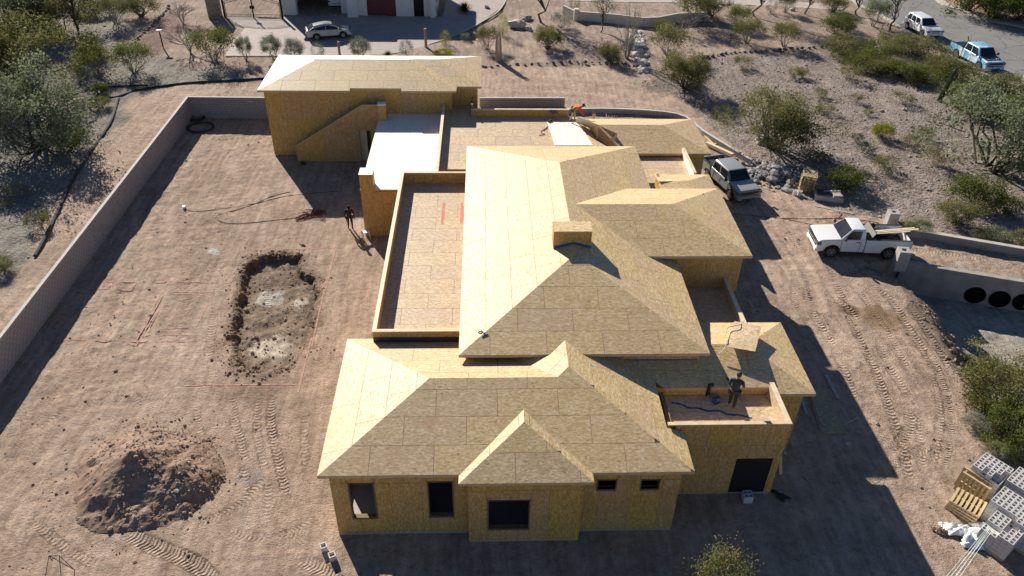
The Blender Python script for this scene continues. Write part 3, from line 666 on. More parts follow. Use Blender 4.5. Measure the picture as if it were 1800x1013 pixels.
# ---- main block
mx0, mx1, my0, my1, zM, pM = -1.17, 9.60, 24.90, 45.10, 5.10, 0.295
mr = (mx1-mx0)/2; mrz = zM+pM*mr; mcx = mx0+mr
plane_part(RS, [(mx0, my0, zM), (mx1, my0, zM), (mcx, my0+mr, mrz)], OSB_ROOF, SH, du=1.1)
plane_part(RS, [(mx0, my1, zM), (mx0, my0, zM), (mcx, my0+mr, mrz), (mcx, my1-mr, mrz)], OSB_ROOF, SH, du=0.7)
plane_part(RS, [(mx1, my1, zM), (mx0, my1, zM), (mcx, my1-mr, mrz)], OSB_ROOF, SH)
plane_part(RS, [(mx1, my0, zM), (mx1, my1, zM), (mcx, my1-mr, mrz), (mcx, my0+mr, mrz)], OSB_ROOF, SH, du=0.5)
mw = zM-0.13
wall_part('wall', (mx0+0.33, my0+0.33), (mx1-0.33, my0+0.33), 3.6, mw, du=0.6)
wall_part('wall', (mx0+0.33, my1-0.33), (mx0+0.33, my0+0.50), 0.06, mw); wall_part('wall', (mx1-0.33, my0+0.50), (mx1-0.33, my1-0.33), 0.06, mw)
wall_part('wall', (mx1-0.5, my1-0.33), (mx0+0.5, my1-0.33), 0.06, mw, sheets=False)
# chimney box on the ridge
cy = 31.15; c0, c1 = atY(974, 408, cy), atY(1041, 408, cy); cz = c0.z
chy = at(972, 390.5, cz).y
wall_part('chimney', (c0.x, cy), (c1.x, cy), 6.0, cz, sw=1.0, sheet_name='chimney_sheet')
wall_part('chimney', (c1.x, cy+0.17), (c1.x, chy-0.02), 5.9, cz, sw=1.0, sheet_name='chimney_sheet'); wall_part('chimney', (c0.x, chy-0.02), (c0.x, cy+0.17), 5.9, cz, sw=1.0, sheet_name='chimney_sheet')
plane_part('chimney_top', [(c0.x-0.02, cy-0.02, cz+0.03), (c1.x+0.02, cy-0.02, cz+0.03), (c1.x+0.02, chy, cz+0.03), (c0.x-0.02, chy, cz+0.03)], OSB_ROOF, 'chimney_sheet', thick=0.03)
def mz(x): return mrz-pM*abs(x-mcx)
for xa, xb in ((c0.x, mcx), (mcx, c1.x)):
    m = MB(); m.bar(Vector((xa, cy-0.02, mz(xa)+0.05))-HO, Vector((xb, cy-0.02, mz(xb)+0.05))-HO, 0.05, 0.10); m.build('flashing_tape', BLUE_SEAL, house)
# ---- right wing
wxr, wy0, wy1, zW, pW = 13.28, 31.70, 38.65, 5.57, 0.283; wr = (wy1-wy0)/2; wrz = zW+pW*wr
vx = lambda z: mx1-(z-zM)/pM
plane_part(RS, [(vx(zW), wy0, zW), (wxr, wy0, zW), (wxr-wr, wy0+wr, wrz), (vx(wrz)-0.05, wy0+wr, wrz)], OSB_ROOF, SH, du=0.6)
plane_part(RS, [(wxr, wy1, zW), (vx(zW), wy1, zW), (vx(wrz)-0.05, wy0+wr, wrz), (wxr-wr, wy0+wr, wrz)], OSB_ROOF, SH)
plane_part(RS, [(wxr, wy0, zW), (wxr, wy1, zW), (wxr-wr, wy0+wr, wrz)], OSB_ROOF, SH, du=0.5)
wall_part('wall', (8.0, wy0+0.33), (wxr-0.33, wy0+0.33), 3.2, zW-0.13, du=0.5); wall_part('wall', (wxr-0.33, wy0+0.50), (wxr-0.33, wy1-0.33), 0.06, zW-0.13)
wall_part('wall', (wxr-0.33, wy1-0.33), (8.0, wy1-0.33), 0.06, zW-0.13, sheets=False)
wall_part('wall', (9.3, 28.45), (12.2, 28.45), 0.06, 3.5, sheets=False)
# shaded deck in the corner between main block and wing
plane_part('deck', [(9.28, 28.1, 3.45), (12.2, 28.1, 3.45), (12.2, 32.0, 3.45), (9.28, 32.0, 3.45)], OSB_DECK, 'deck_sheet')
wall_part('parapet', (12.32, 28.2), (12.32, 32.02), 0.06, 4.0, t=0.14, inner=OSB_DECK); hbox('parapet_cap', (12.14, 28.2, 4.0), (12.34, 32.02, 4.04), LUMBER_PALE)
# small hip roof behind the wing
sx0, sx1, sy1, zS = 10.15, 13.5, 41.45, 5.0; sz = zS+0.29*1.85
plane_part(RS, [(sx1, sy1, zS), (sx0, sy1, zS), (sx0-0.08, sy1-1.85, sz), (sx1-1.85, sy1-1.85, sz)], OSB_ROOF, SH)
plane_part(RS, [(sx1, 38.2, zS), (sx1, sy1, zS), (sx1-1.85, sy1-1.85, sz), (sx1-1.4, 38.2, zS+0.29*1.4)], OSB_ROOF, SH)
plane_part(RS, [(sx0-0.05, 38.2, zS+0.2), (sx1-1.4, 38.2, zS+0.29*1.4), (sx1-1.85, sy1-1.85, sz), (sx0-0.08, sy1-1.85, sz)], OSB_ROOF, SH)
wall_part('wall', (sx1-0.3, 38.4), (sx1-0.3, sy1-0.3), 0.06, zS-0.13); wall_part('wall', (sx1-0.3, sy1-0.3), (sx0+0.1, sy1-0.3), 0.06, zS-0.13, sheets=False)
wall_part('wall', (sx0+0.05, sy1-0.3), (sx0+0.05, 38.4), 3.5, 5.2)
# ---- rear right hip roof
qx1, qy0, qy1, zQ, pQ = 15.0, 46.40, 52.0, 3.95, 0.285; qr = (qy1-qy0)/2; qz = zQ+pQ*qr
plane_part(RS, [(9.3, qy0, zQ), (qx1, qy0, zQ), (qx1-qr, qy0+qr, qz), (7.75, qy0+qr, qz)], OSB_ROOF, SH, du=0.3)
plane_part(RS, [(qx1, qy1, zQ), (7.2, qy1, zQ), (7.75, qy0+qr, qz), (qx1-qr, qy0+qr, qz)], OSB_ROOF, SH)
plane_part(RS, [(qx1, qy0, zQ), (qx1, qy1, zQ), (qx1-qr, qy0+qr, qz)], OSB_ROOF, SH)
wall_part('gable_wall', (7.75, qy0+qr), (9.3, qy0), 3.6, 4.0, poly=[(0, 3.6), (math.hypot(1.55, qr), 3.6), (math.hypot(1.55, qr), zQ-0.03), (0, qz-0.03)], t=0.1, sheets=False)  # boards left off; the dark framing colour stands in for shade here
wall_part('gable_wall', (7.2, qy1), (7.75, qy0+qr), 3.6, 4.0, poly=[(0, 3.6), (math.hypot(0.55, qr), 3.6), (math.hypot(0.55, qr), qz-0.03), (0, zQ-0.03)], t=0.1)
plane_part('deck', [(7.05, 47.9, zT+0.004), (9.25, 46.5, zT+0.004), (7.7, 49.2, zT+0.004), (7.15, 52.0, zT+0.004)], OSB_DECK, 'deck_sheet')
wall_part('wall', (9.6, qy0+0.33), (qx1-0.33, qy0+0.33), 0.06, zQ-0.13, du=0.2); wall_part('wall', (qx1-0.33, qy0+0.5), (qx1-0.33, qy1-0.33), 0.06, zQ-0.13)
wall_part('wall', (qx1-0.33, qy1-0.33), (7.0, qy1-0.33), 0.06, zQ-0.13, sheets=False)
# ---- flat decks at the back, parapets
plane_part('deck', [(-2.95, 44.7, zT), (9.55, 44.7, zT), (9.3, 46.6, zT), (7.1, 48.3, zT), (7.1, 53.0, zT), (-2.95, 53.0, zT)], OSB_DECK, 'deck_sheet')
plane_part('deck', [(-2.95, 53.0, zT), (-0.9, 53.0, zT), (-0.9, 54.9, zT), (-2.95, 54.9, zT)], OSB_DECK, 'deck_sheet')
plane_part('deck', [(9.2, 41.2, zT-0.005), (13.1, 41.2, zT-0.005), (13.1, 46.75, zT-0.005), (9.2, 46.75, zT-0.005)], OSB_DECK, 'deck_sheet')
plane_part('deck', [(4.66, 47.6, zT+0.30), (7.25, 47.6, zT+0.30), (6.75, 51.85, zT+0.05), (4.46, 52.0, zT+0.05)], OSB_PALE, 'cricket_sheet', thick=0.02)  # whiter board paints the sun glare on this tilted panel
wall_part('parapet', (-1.0, 53.02), (6.1, 53.02), 0.06, 4.17, t=0.14); hbox('parapet_cap', (-1.02, 53.0, 4.17), (6.12, 53.18, 4.21), LUMBER_PALE)
wall_part('parapet', (-1.0, 54.6), (-1.0, 53.2), zT, 4.5, t=0.12)
wall_part('parapet', (-3.1, 54.0), (-3.1, 42.55), 0.06, 4.18, t=0.14, inner=OSB_DECK); hbox('parapet_cap', (-3.12, 42.55, 4.18), (-2.92, 54.0, 4.22), LUMBER_PALE)
wall_part('parapet', (13.25, 43.2), (13.25, 46.72), 0.06, 4.18, t=0.14, inner=OSB_PALE); hbox('parapet_cap', (13.08, 43.2, 4.18), (13.27, 46.72, 4.22), LUMBER_PALE)  # pale inner face: sunlight put into the board colour
# ---- long deck on the left
zL, zLf = 4.66, 3.98
plane_part('deck', [(-4.95, 27.2, zLf), (-0.85, 27.2, zLf), (-0.85, 42.3, zLf), (-4.95, 42.3, zLf)], OSB_DECK, 'deck_sheet', du=0.3)
wall_part('parapet', (-5.09, 27.03), (-0.85, 27.03), 3.6, zL, t=0.14, inner=OSB_DECK); hbox('parapet_cap', (-5.11, 27.01, zL), (-0.85, 27.20, zL+0.04), LUMBER)
wall_part('parapet', (-5.09, 42.35), (-5.09, 27.20), 0.06, zL, t=0.14, inner=OSB_WALL); hbox('parapet_cap', (-5.11, 27.20, zL), (-4.92, 42.40, zL+0.04), LUMBER_PALE)
wall_part('parapet', (-4.93, 42.23), (-0.85, 42.23), zLf-0.1, zL, t=0.14); hbox('parapet_cap', (-4.92, 42.21, zL), (-0.85, 42.40, zL+0.04), LUMBER)
m = MB(); m.b2(Vector((-5.06, 27.012, 3.98))-HO, Vector((-0.86, 27.018, 4.36))-HO); m.build('flashing_tape', M('dark_flashing', (0.045, 0.05, 0.06), 0.6), house)
SPRAY = NT('red_spray'); SPRAY.b.inputs['Roughness'].default_value = 0.8
_v = SPRAY.coord('Object'); SPRAY.l(SPRAY.ramp(SPRAY.noise(_v, 14, 4), [(0.35, (0.55, 0.10, 0.09)), (0.7, (0.62, 0.30, 0.22))]), SPRAY.b.inputs['Base Color'])
for x0, y0, y1 in ((at(776, 378, zLf).x, at(780, 395, zLf).y, at(780, 357, zLf).y), (at(809, 378, zLf).x, at(811, 393, zLf).y, at(811, 357, zLf).y)):
    m = MB(); k = 9; vs = []
    for i in range(k):
        y = y0+(y1-y0)*i/(k-1); w = 0.12+0.10*random.random(); vs += [Vector((x0, y, zLf+0.004))-HO, Vector((x0+w, y, zLf+0.004))-HO]
    m.add(vs, [(2*i, 2*i+1, 2*i+3, 2*i+2) for i in range(k-1)]); m.build('spray_mark', SPRAY.m, house)
# ---- pale terrace, its front wall and the corner column
zP = 3.40
plane_part('terrace', [(-7.75, 42.5, zP), (-3.1, 42.5, zP), (-3.1, 54.05, zP), (-7.75, 54.05, zP)], OSB_PALE, 'terrace_sheet', edge=OSB_WALL)
wall_part('wall', (-7.7, 42.45), (-4.9, 42.45), 0.06, zP-0.14, sw=0.75, du=0.2)
wall_part('wall', (-7.7, 54.0), (-7.7, 43.4), 0.06, zP-0.14, sheets=False)
wall_part('column', (-7.71, 42.44), (-6.90, 42.44), 0.06, 4.44, t=0.12, sheet_name='wall_sheet', mat=OSB_WALL)
wall_part('column', (-6.90, 42.57), (-6.90, 43.30), zP, 4.44, t=0.1); wall_part('column', (-7.71, 43.30), (-7.71, 42.57), 0.06, 4.44, t=0.1); wall_part('column', (-6.92, 43.30), (-7.69, 43.30), 0.06, 4.44, t=0.1)
hbox('column_cap', (-7.73, 42.42, 4.44), (-6.88, 43.32, 4.47), OSB_PALE)
# ---- tall rear building with stairs
bxl, byf, zB, pB = -16.35, 53.75, 5.27, 0.272; byb = 61.15; br = (byb-byf)/2; brz = zB+pB*br
jxr, jyf = -2.07, 54.65; b2x = -0.27; br2 = (byb-jyf)/2; brz2 = zB+pB*br2
n0, n1, nd = -9.75, -6.05, 0.30
plane_part(RS, [(bxl, byf, zB), (n0, byf, zB), (n0, byf+nd, zB+pB*nd), (n1, byf+nd, zB+pB*nd), (n1, byf, zB), (jxr, byf, zB), (jxr-br, byf+br, brz), (bxl+br, byf+br, brz)], OSB_ROOF, SH, du=0.8)
plane_part(RS, [(bxl, byb, zB), (bxl, byf, zB), (bxl+br, byf+br, brz)], OSB_PALE, SH)  # sun-facing slope, its brightness painted with the pale board
plane_part(RS, [(jxr, byf, zB), (jxr, jyf, zB), (jxr-br2, jyf+br2, brz2), (jxr-br, byf+br, brz)], OSB_ROOF, SH)
plane_part(RS, [(b2x, byb, zB), (bxl, byb, zB), (bxl+br, byf+br, brz), (jxr-br, byf+br, brz), (jxr-br2, jyf+br2, brz2), (b2x-br2, jyf+br2, brz2)], OSB_ROOF, SH, sheets=False, edge=FASCIA).data.materials[0] = OSB_PALE  # rear slope coloured pale to look sunlit
plane_part(RS, [(jxr, jyf, zB), (b2x, jyf, zB), (b2x-br2, jyf+br2, brz2), (jxr-br2, jyf+br2, brz2)], OSB_ROOF, SH, du=0.5)
plane_part(RS, [(b2x, jyf, zB), (b2x, byb, zB), (b2x-br2, jyf+br2, brz2)], OSB_ROOF, SH)
bw = zB-0.14; bfy = 54.06
hbox('eave_filler', (n0-0.1, bfy+0.004, bw-0.05), (n1+0.1, bfy+0.15, 5.30), OSB_WALL)
wall_part('wall', (-15.99, bfy), (-2.40, bfy), 0.06, bw, du=0.5, sh=2.9)
wall_part('wall', (-2.40, bfy+0.17), (-2.40, 54.93), zT, bw); wall_part('wall', (-2.40, 54.93), (-0.60, 54.93), 0.06, bw)
wall_part('wall', (-0.60, 55.1), (-0.60, 60.8), 0.06, bw); wall_part('wall', (-15.99, 60.8), (-15.99, bfy+0.17), 0.06, bw, sheets=False); wall_part('wall', (-0.7, 60.8), (-15.8, 60.8), 0.06, bw, sheets=False)
st = [(0, 0.0), (6.28, 0.0), (6.28, 4.45), (5.18, 4.45), (0, 1.22)]
wall_part('stair_wall', (-14.04, 53.05), (-7.76, 53.05), 0, 4.45, [(4.76, 5.61, 0.0, 2.5)], poly=st, t=0.13, du=0.3, sh=6, sw=2.44)
m = MB()
for i in range(19):
    x = -13.9+i*0.27; m.b2(Vector((x, 53.2, 0.0))-HO, Vector((x+0.29, 54.04, 0.05+0.18*i))-HO)
m.build('stair_steps', LUMBER, house)
hbox('stair_cap', (-8.86, 52.92+0.1, 4.45), (-7.7, 53.2, 4.48), LUMBER)
m = MB(); m.bar(Vector((-14.06, 53.11, 1.235))-HO, Vector((-8.86, 53.11, 4.465))-HO, 0.17, 0.03); m.build('stair_cap', LUMBER, house)
wall_part('column', (-7.73, 52.80), (-7.13, 52.80), zP, 4.58, t=0.1); wall_part('column', (-7.13, 52.9), (-7.13, 53.35), zP, 4.58, t=0.1); wall_part('column', (-7.73, 53.35), (-7.73, 52.9), zP, 4.58, t=0.1)
hbox('column_cap', (-7.75, 52.78, 4.58), (-7.11, 53.37, 4.61), OSB_PALE)
# blue weatherproofing lines on the right deck and the main front wall
def ribbon(pts, w, mat, name, z, parent=None):
    m = MB(); P = smooth_path(pts, 6); vs = []
    for i, p in enumerate(P):
        d = (P[min(i+1, len(P)-1)]-P[max(i-1, 0)]); n = Vector((-d.y, d.x, 0)).normalized(); ww = w*(0.6+0.8*random.random())
        vs += [Vector((p.x, p.y, z))+n*ww/2-HO, Vector((p.x, p.y, z))-n*ww/2-HO]
    m.add(vs, [(2*i, 2*i+1, 2*i+3, 2*i+2) for i in range(len(P)-1)]); return m.build(name, mat, parent or house)
BLUE_SPRAY = M('blue_marking', (0.02, 0.07, 0.19), 0.7, var=0.5, sc=20)
ribbon([at(x, y, fz) for x, y in ((1180, 708), (1197, 711), (1210, 717), (1228, 718), (1245, 723), (1262, 722), (1280, 729), (1300, 730), (1322, 736))], 0.10, BLUE_SPRAY, 'chalk_line', fz+0.005)
m = MB(); m.b2(Vector((4.6, my0+0.318, 4.42))-HO, Vector((9.2, my0+0.326, 4.52))-HO); m.build('flashing_tape', BLUE_SEAL, house)
# crew mark scribbled over the hip of the main roof
pl = lambda x, y: (lambda d: Vector((0, 0, CAM_H))+Vector(d)*((zM-pM*my0-CAM_H)/(d[2]-pM*d[1])))(ray(x, y))
pw = lambda x, y: (lambda d: Vector((0, 0, CAM_H))+Vector(d)*((zM-pM*mx0-CAM_H)/(d[2]-pM*d[0])))(ray(x, y))
m = MB(); up = Vector((0, 0, 0.012))
for f, Ls in ((pw, [[(846, 581), (848.5, 584), (846, 586.5), (842, 586.5), (840.5, 585), (842, 583.5), (846, 583.5), (849, 585)]]), (pl, [[(850, 586.5), (852, 585.5), (852, 589), (854, 591)], [(847, 593), (851, 590.5), (858, 588)], [(850, 586), (854, 591)]])):
    for Lp in Ls: m.tube([f(*q)+up-HO for q in Lp], 0.022, 4)
m.build('crew_mark', M('blue_marker', (0.03, 0.09, 0.22), 0.7), house)
print('house parts', len([o for o in bpy.data.objects]))
# ================================================================ walls, road, neighbour, drainage
def blk(l=0.383, h=0.183, d=0.15, name='block', mat=None):
    m = MB(); m.box((0, 0, 0), (l, d, h)); return m.mesh(name, mat)
CMU = M('concrete_block', (0.37, 0.35, 0.345), 0.9, var=0.16, sc=5, spec=0.2, bump=0.25)
MORTAR = M('mortar', (0.12, 0.115, 0.11), 0.95, spec=0.1)
BLOCK_ME = blk(mat=CMU)
def block_wall(root, a, b, courses, t=0.15, single=None, stuffed=True, cap=True):
    """a->b in plan relative to root; blocks nearer than `single` metres along the wall become parts of their own"""
    a, b = Vector((*a, 0)), Vector((*b, 0)); L = (b-a).length; u = (b-a)/L; ang = math.atan2(u.y, u.x); rest = MB()
    core = MB(); core.box((a+b)/2+Vector((0, 0, courses*0.1-0.1)), (L, t-0.024, courses*0.2+0.2), ang); core.build('mortar_core', MORTAR, root)
    for c in range(courses):
        s = 0.2 if c % 2 else 0.0; z = c*0.2+0.1
        while s < L:
            e = min(s+0.4, L); p = a+u*((s+e)/2)+Vector((0, 0, z))
            if single and single(p) and e-s > 0.35:
                o = link('block', BLOCK_ME, root, p, ang)
            else: rest.box(p, (e-s-0.017, t, 0.183), ang)
            s = e
        if c % 2: rest.box(a+u*0.1+Vector((0, 0, z)), (0.19, t, 0.19), ang)
    if rest.f:
        o = rest.build('blocks', CMU, root); tag(o, kind='stuff')
    if cap:
        m = MB(); m.box((a+b)/2+Vector((0, 0, courses*0.2+0.022)), (L, t+0.03, 0.04), ang); m.build('wall_cap', M('block_cap', (0.50, 0.48, 0.46), 0.9), root)
bwall = thing('block_wall', 'long grey concrete block wall closing the building plot on the left and rear', 'wall', (-23.98, 18.0, 0))
block_wall(bwall, (0, 0), (-0.28, 43.06), 9, single=lambda p: 9.6 < p.y < 22.9)
block_wall(bwall, (-0.21, 42.985), (8.0, 42.85), 9)
rw = thing('retaining_wall', 'straight low block retaining wall behind the rear flat roof', 'wall', tuple(at(843, 188)))
p = at(992, 188)-at(843, 188); block_wall(rw, (0, 0), (p.x, p.y), 4)
cw = thing('curved_retaining_wall', 'low curved block retaining wall bending round the rear right corner', 'wall', tuple(at(996, 200)))
pts = smooth_path([at(*q)-at(996, 200) for q in ((996, 200), (1080, 199), (1190, 208), (1235, 238), (1280, 266), (1320, 290))], 4)
m = MB(); cp = MB()
for c in range(2):
    for i in range(len(pts)-1):
        a, b = pts[i], pts[i+1]; d = (b-a); L = d.length; n = max(1, round(L/0.4)); u = d/L; ang = math.atan2(u.y, u.x)
        for k in range(n): m.box(a+u*(L*(k+0.5)/n)+Vector((0, 0, 0.1+0.2*c)), (L/n-0.012, 0.2, 0.19), ang)
        if c: cp.box((a+b)/2+Vector((0, 0, 0.42)), (L, 0.22, 0.04), ang)
tag(m.build('blocks', CMU, cw), kind='stuff'); cp.build('wall_cap', MATS['block_cap'], cw)
# ---------------------------------------------------------------- road
def sheet(name, poly, z, mat, kind='structure'):
    m = MB(); m.add([(p[0], p[1], z) for p in poly], [tuple(range(len(poly)))]); me = m.mesh(name, mat)
    bm = bmesh.new(); bm.from_mesh(me); bmesh.ops.triangulate(bm, faces=bm.faces); bmesh.ops.recalc_face_normals(bm, faces=bm.faces)
    for f in bm.faces:
        if f.normal.z < 0: f.normal_flip()
    bm.to_mesh(me); bm.free(); return tag(link(name, me), kind=kind)
g = NT('asphalt'); v = g.coord('Object'); n1 = g.noise(v, 0.35, 5); n2 = g.noise(v, 9, 5)
col = g.ramp(n1, [(0.3, (0.165, 0.155, 0.15)), (0.7, (0.235, 0.222, 0.215))])
cr = g.new('ShaderNodeTexVoronoi', feature='DISTANCE_TO_EDGE'); cr.inputs['Scale'].default_value = 0.28; g.l(g.coord('Object', (1, 1, 1)), cr.inputs['Vector'])
wv = g.new('ShaderNodeVectorMath', operation='ADD'); g.l(v, wv.inputs[0]); nn = g.new('ShaderNodeTexNoise'); nn.inputs['Scale'].default_value = 1.2; g.l(v, nn.inputs['Vector']); g.l(nn.outputs['Color'], wv.inputs[1]); g.l(wv.outputs[0], cr.inputs['Vector'])
col = g.mix(g.math('LESS_THAN', cr.outputs['Distance'], 0.012), col, (0.07, 0.065, 0.06)); col = g.mix(0.25, col, g.ramp(n2, [(0.3, (0.1, 0.1, 0.1)), (0.7, (0.3, 0.29, 0.28))]))
g.l(col, g.b.inputs['Base Color']); g.b.inputs['Roughness'].default_value = 0.85; g.l(g.bump(n2, 0.3, 0.02), g.b.inputs['Normal'])
sheet('road', ROAD, 0.03, g.m)
CONC = M('kerb_concrete', (0.46, 0.42, 0.38), 0.9, sc=2, bump=0.2)
def strip(name, px, w, h, mat, kind='structure', lift=0.0):
    P = smooth_path([at(*q) for q in px], 6); m = MB()
    for i in range(len(P)-1): m.bar(P[i]+Vector((0, 0, h/2+lift)), P[i+1]+Vector((0, 0, h/2+lift)), w, h)
    return tag(m.build(name, mat), kind=kind)
strip('kerb', [(1440, -60), (1500, 2), (1547, 28), (1590, 54), (1650, 86), (1720, 125), (1800, 159), (1900, 200)], 0.45, 0.15, CONC)
strip('kerb', [(1600, -60), (1650, 1), (1690, 19), (1740, 37), (1800, 49), (1950, 88)], 0.9, 0.15, CONC)
# ---------------------------------------------------------------- neighbour's drive, gate and house
g = NT('paver'); v = g.coord('Object'); bk_ = g.new('ShaderNodeTexBrick'); bk_.inputs['Scale'].default_value = 4.0; bk_.inputs['Mortar Size'].default_value = 0.03
bk_.inputs['Color1'].default_value = (0.33, 0.27, 0.25, 1); bk_.inputs['Color2'].default_value = (0.42, 0.35, 0.32, 1); bk_.inputs['Mortar'].default_value = (0.17, 0.14, 0.13, 1)
g.l(v, bk_.inputs['Vector']); g.l(g.mix(0.5, bk_.outputs['Color'], g.ramp(g.noise(v, 0.8, 4), [(0.3, (0.30, 0.25, 0.23)), (0.7, (0.45, 0.38, 0.35))])), g.b.inputs['Base Color'])
g.b.inputs['Roughness'].default_value = 0.85; sheet('driveway', DRIVE, 0.02, g.m); PAVER = g.m
strip('driveway_edge', [(396, 99), (520, 99), (640, 99), (700, 93), (745, 81), (790, 67), (822, 53), (850, 37), (880, 16), (905, -30)], 0.15, 0.07, CONC)
g2 = at(398, 31); g3 = at(495, 33)
gate = thing('iron_gate', 'black wrought iron double gate across the neighbour\'s paved drive', 'gate', tuple(g2)); gd = g3-g2; GL = gd.length; gu = gd/GL
IRON = M('black_iron', (0.015, 0.015, 0.017), 0.45, 0.6)
for s in (0, 1):
    x0, x1 = (0.08, GL/2-0.04) if s == 0 else (GL/2+0.04, GL-0.08)
    top = lambda x: 1.75+0.55*math.sin(math.pi*x/GL)
    f = MB(); f.bar(gu*x0+Vector((0, 0, 0.12)), gu*x1+Vector((0, 0, 0.12)), 0.05); f.bar(gu*x0+Vector((0, 0, 0.40)), gu*x1+Vector((0, 0, 0.40)), 0.04)
    for x in (x0, x1): f.bar(gu*x+Vector((0, 0, 0.08)), gu*x+Vector((0, 0, top(x))), 0.06)
    f.tube([gu*x+Vector((0, 0, top(x))) for x in np.linspace(x0, x1, 12)], 0.035, 6); f.tube([gu*x+Vector((0, 0, top(x)-0.22)) for x in np.linspace(x0, x1, 12)], 0.025, 5)
    leaf = f.build('gate_leaf', IRON, gate)
    for x in np.linspace(x0, x1, 22)[1:-1]:
        b = MB(); b.bar(gu*x+Vector((0, 0, 0.1)), gu*x+Vector((0, 0, top(x)-0.02)), 0.022); b.build('bar', IRON, leaf)
m = MB(); c_ = gu*(GL/2); m.box(c_+Vector((0, -0.05, 1.2)), (0.5, 0.06, 0.35)); m.box(c_+Vector((0, -0.03, 1.0)), (0.12, 0.08, 2.0)); m.build('lock_plate', IRON, gate)
for x in (-0.12, GL+0.12):
    m = MB(); m.box(gu*x+Vector((0, 0, 1.1)), (0.2, 0.2, 2.2)); m.lathe([(0.16, 2.2), (0.16, 2.3), (0.05, 2.42), (0.02, 2.5)], 8, gu*x); m.build('gate_post', IRON, gate)
STUCCO = M('white_stucco', (0.74, 0.71, 0.68), 0.9, var=0.07, sc=1.5, bump=0.15); STONEP = M('stone_pier', (0.30, 0.22, 0.18), 0.9, var=0.4, sc=3, bump=0.8)
pier = thing('stone_pier', 'brown stone pier left of the iron gate', 'pier', tuple(at(378, 33)))
m = MB(); m.box((0, 0.3, 1.3), (1.3, 0.9, 2.6)); m.build('shaft', STONEP, pier); m = MB(); m.box((0, 0.3, 2.66), (1.5, 1.1, 0.12)); m.build('cap', M('pier_cap', (0.4, 0.34, 0.29), 0.9), pier)
nh = thing('neighbour_house', 'white stucco neighbouring house with maroon garage door above the paved court', 'house', tuple(at(640, 29)))
no = at(640, 29); nx_ = lambda px: at(px, 29).x-no.x
def nbox(name, x0, x1, y0, y1, z0, z1, mat, parent=nh):
    m = MB(); m.b2((x0, y0, z0), (x1, y1, z1)); return m.build(name, mat, parent)
HT = 4.7
nbox('wall', nx_(497), nx_(522), 0, 0.8, 0, HT, STUCCO); nbox('wall', nx_(613), nx_(646), 0, 0.5, 0, HT, STUCCO); nbox('wall', nx_(646), nx_(697), 0.35, 0.6, 2.6, HT, STUCCO)
nbox('wall', nx_(697), nx_(728), 0.1, 0.6, 0, HT, STUCCO); nbox('wall', nx_(746), nx_(768), 0.1, 0.6, 0, HT, STUCCO); nbox('wall', nx_(728), nx_(746), 0.15, 0.6, 2.3, HT, STUCCO)
nbox('wall', nx_(522), nx_(613), 0.1, 0.6, 2.9, HT, STUCCO); nbox('wall', nx_(497), nx_(522)-0.9, 0.8, 9.0, 0, HT, STUCCO); nbox('wall', nx_(600), nx_(613), 0.5, 9.0, 0, HT, STUCCO)
nbox('pilaster', nx_(613)-0.05, nx_(631), -0.5, 0, 0, HT-0.3, STUCCO); nbox('pilaster', nx_(757), nx_(766), -0.45, 0.1, 0, 2.4, STUCCO)
gdm = M('maroon_door', (0.13, 0.028, 0.03), 0.55); gdr = nbox('garage_door', nx_(646), nx_(697), 0.30, 0.36, 0, 2.6, gdm)
for k in range(4):
    for q in range(4):
        x0 = nx_(646)+0.12+q*(nx_(697)-nx_(646)-0.2)/4; nbox('door_panel', x0, x0+0.62, 0.285, 0.31, 0.12+k*0.63, 0.12+k*0.63+0.48, gdm, gdr)
nbox('entry_gate', nx_(728), nx_(746), 0.3, 0.36, 0, 2.3, IRON); nbox('back_wall', nx_(497), nx_(768), 9.0, 9.3, 0, HT, STUCCO); nbox('side_wall', nx_(766), nx_(768), 0.6, 9, 0, HT, STUCCO)
nbox('roof', nx_(497)-0.4, nx_(640), -0.3, 9.6, HT, HT+0.3, M('flat_roof', (0.45, 0.38, 0.32), 0.9)); nbox('roof', nx_(640), nx_(770)+0.2, -0.2, 9.6, HT-0.4, HT-0.1, MATS['flat_roof'])
# low cream wall on the right of the court
lw = thing('garden_wall', 'low cream stucco garden wall along the top of the granite slope', 'wall', tuple(at(990, 26)))
LWP = [at(*q)-at(990, 26) for q in ((990, 26), (1012, 37), (1030, 38), (1080, 42), (1130, 48), (1155, 47), (1190, 40), (1240, 38))]
m = MB()
for i in range(len(LWP)-1): m.bar(LWP[i]+Vector((0, 0, 0.45)), LWP[i+1]+Vector((0, 0, 0.45)), 0.22, 1.1)
m.build('wall_run', M('cream_stucco', (0.66, 0.60, 0.52), 0.9, var=0.08, sc=2), lw)
m = MB()
for i in range(len(LWP)-1): m.bar(LWP[i]+Vector((0, 0, 1.03)), LWP[i+1]+Vector((0, 0, 1.03)), 0.28, 0.06)
m.build('wall_cap', MATS['kerb_concrete'], lw); m = MB(); m.box(LWP[1]+Vector((0, 0, 0.65)), (0.5, 0.5, 1.4)); m.build('end_post', MATS['cream_stucco'], lw)
sheet('garden_path', GPATH, 0.02, M('path_concrete', (0.42, 0.36, 0.32), 0.9, sc=1))
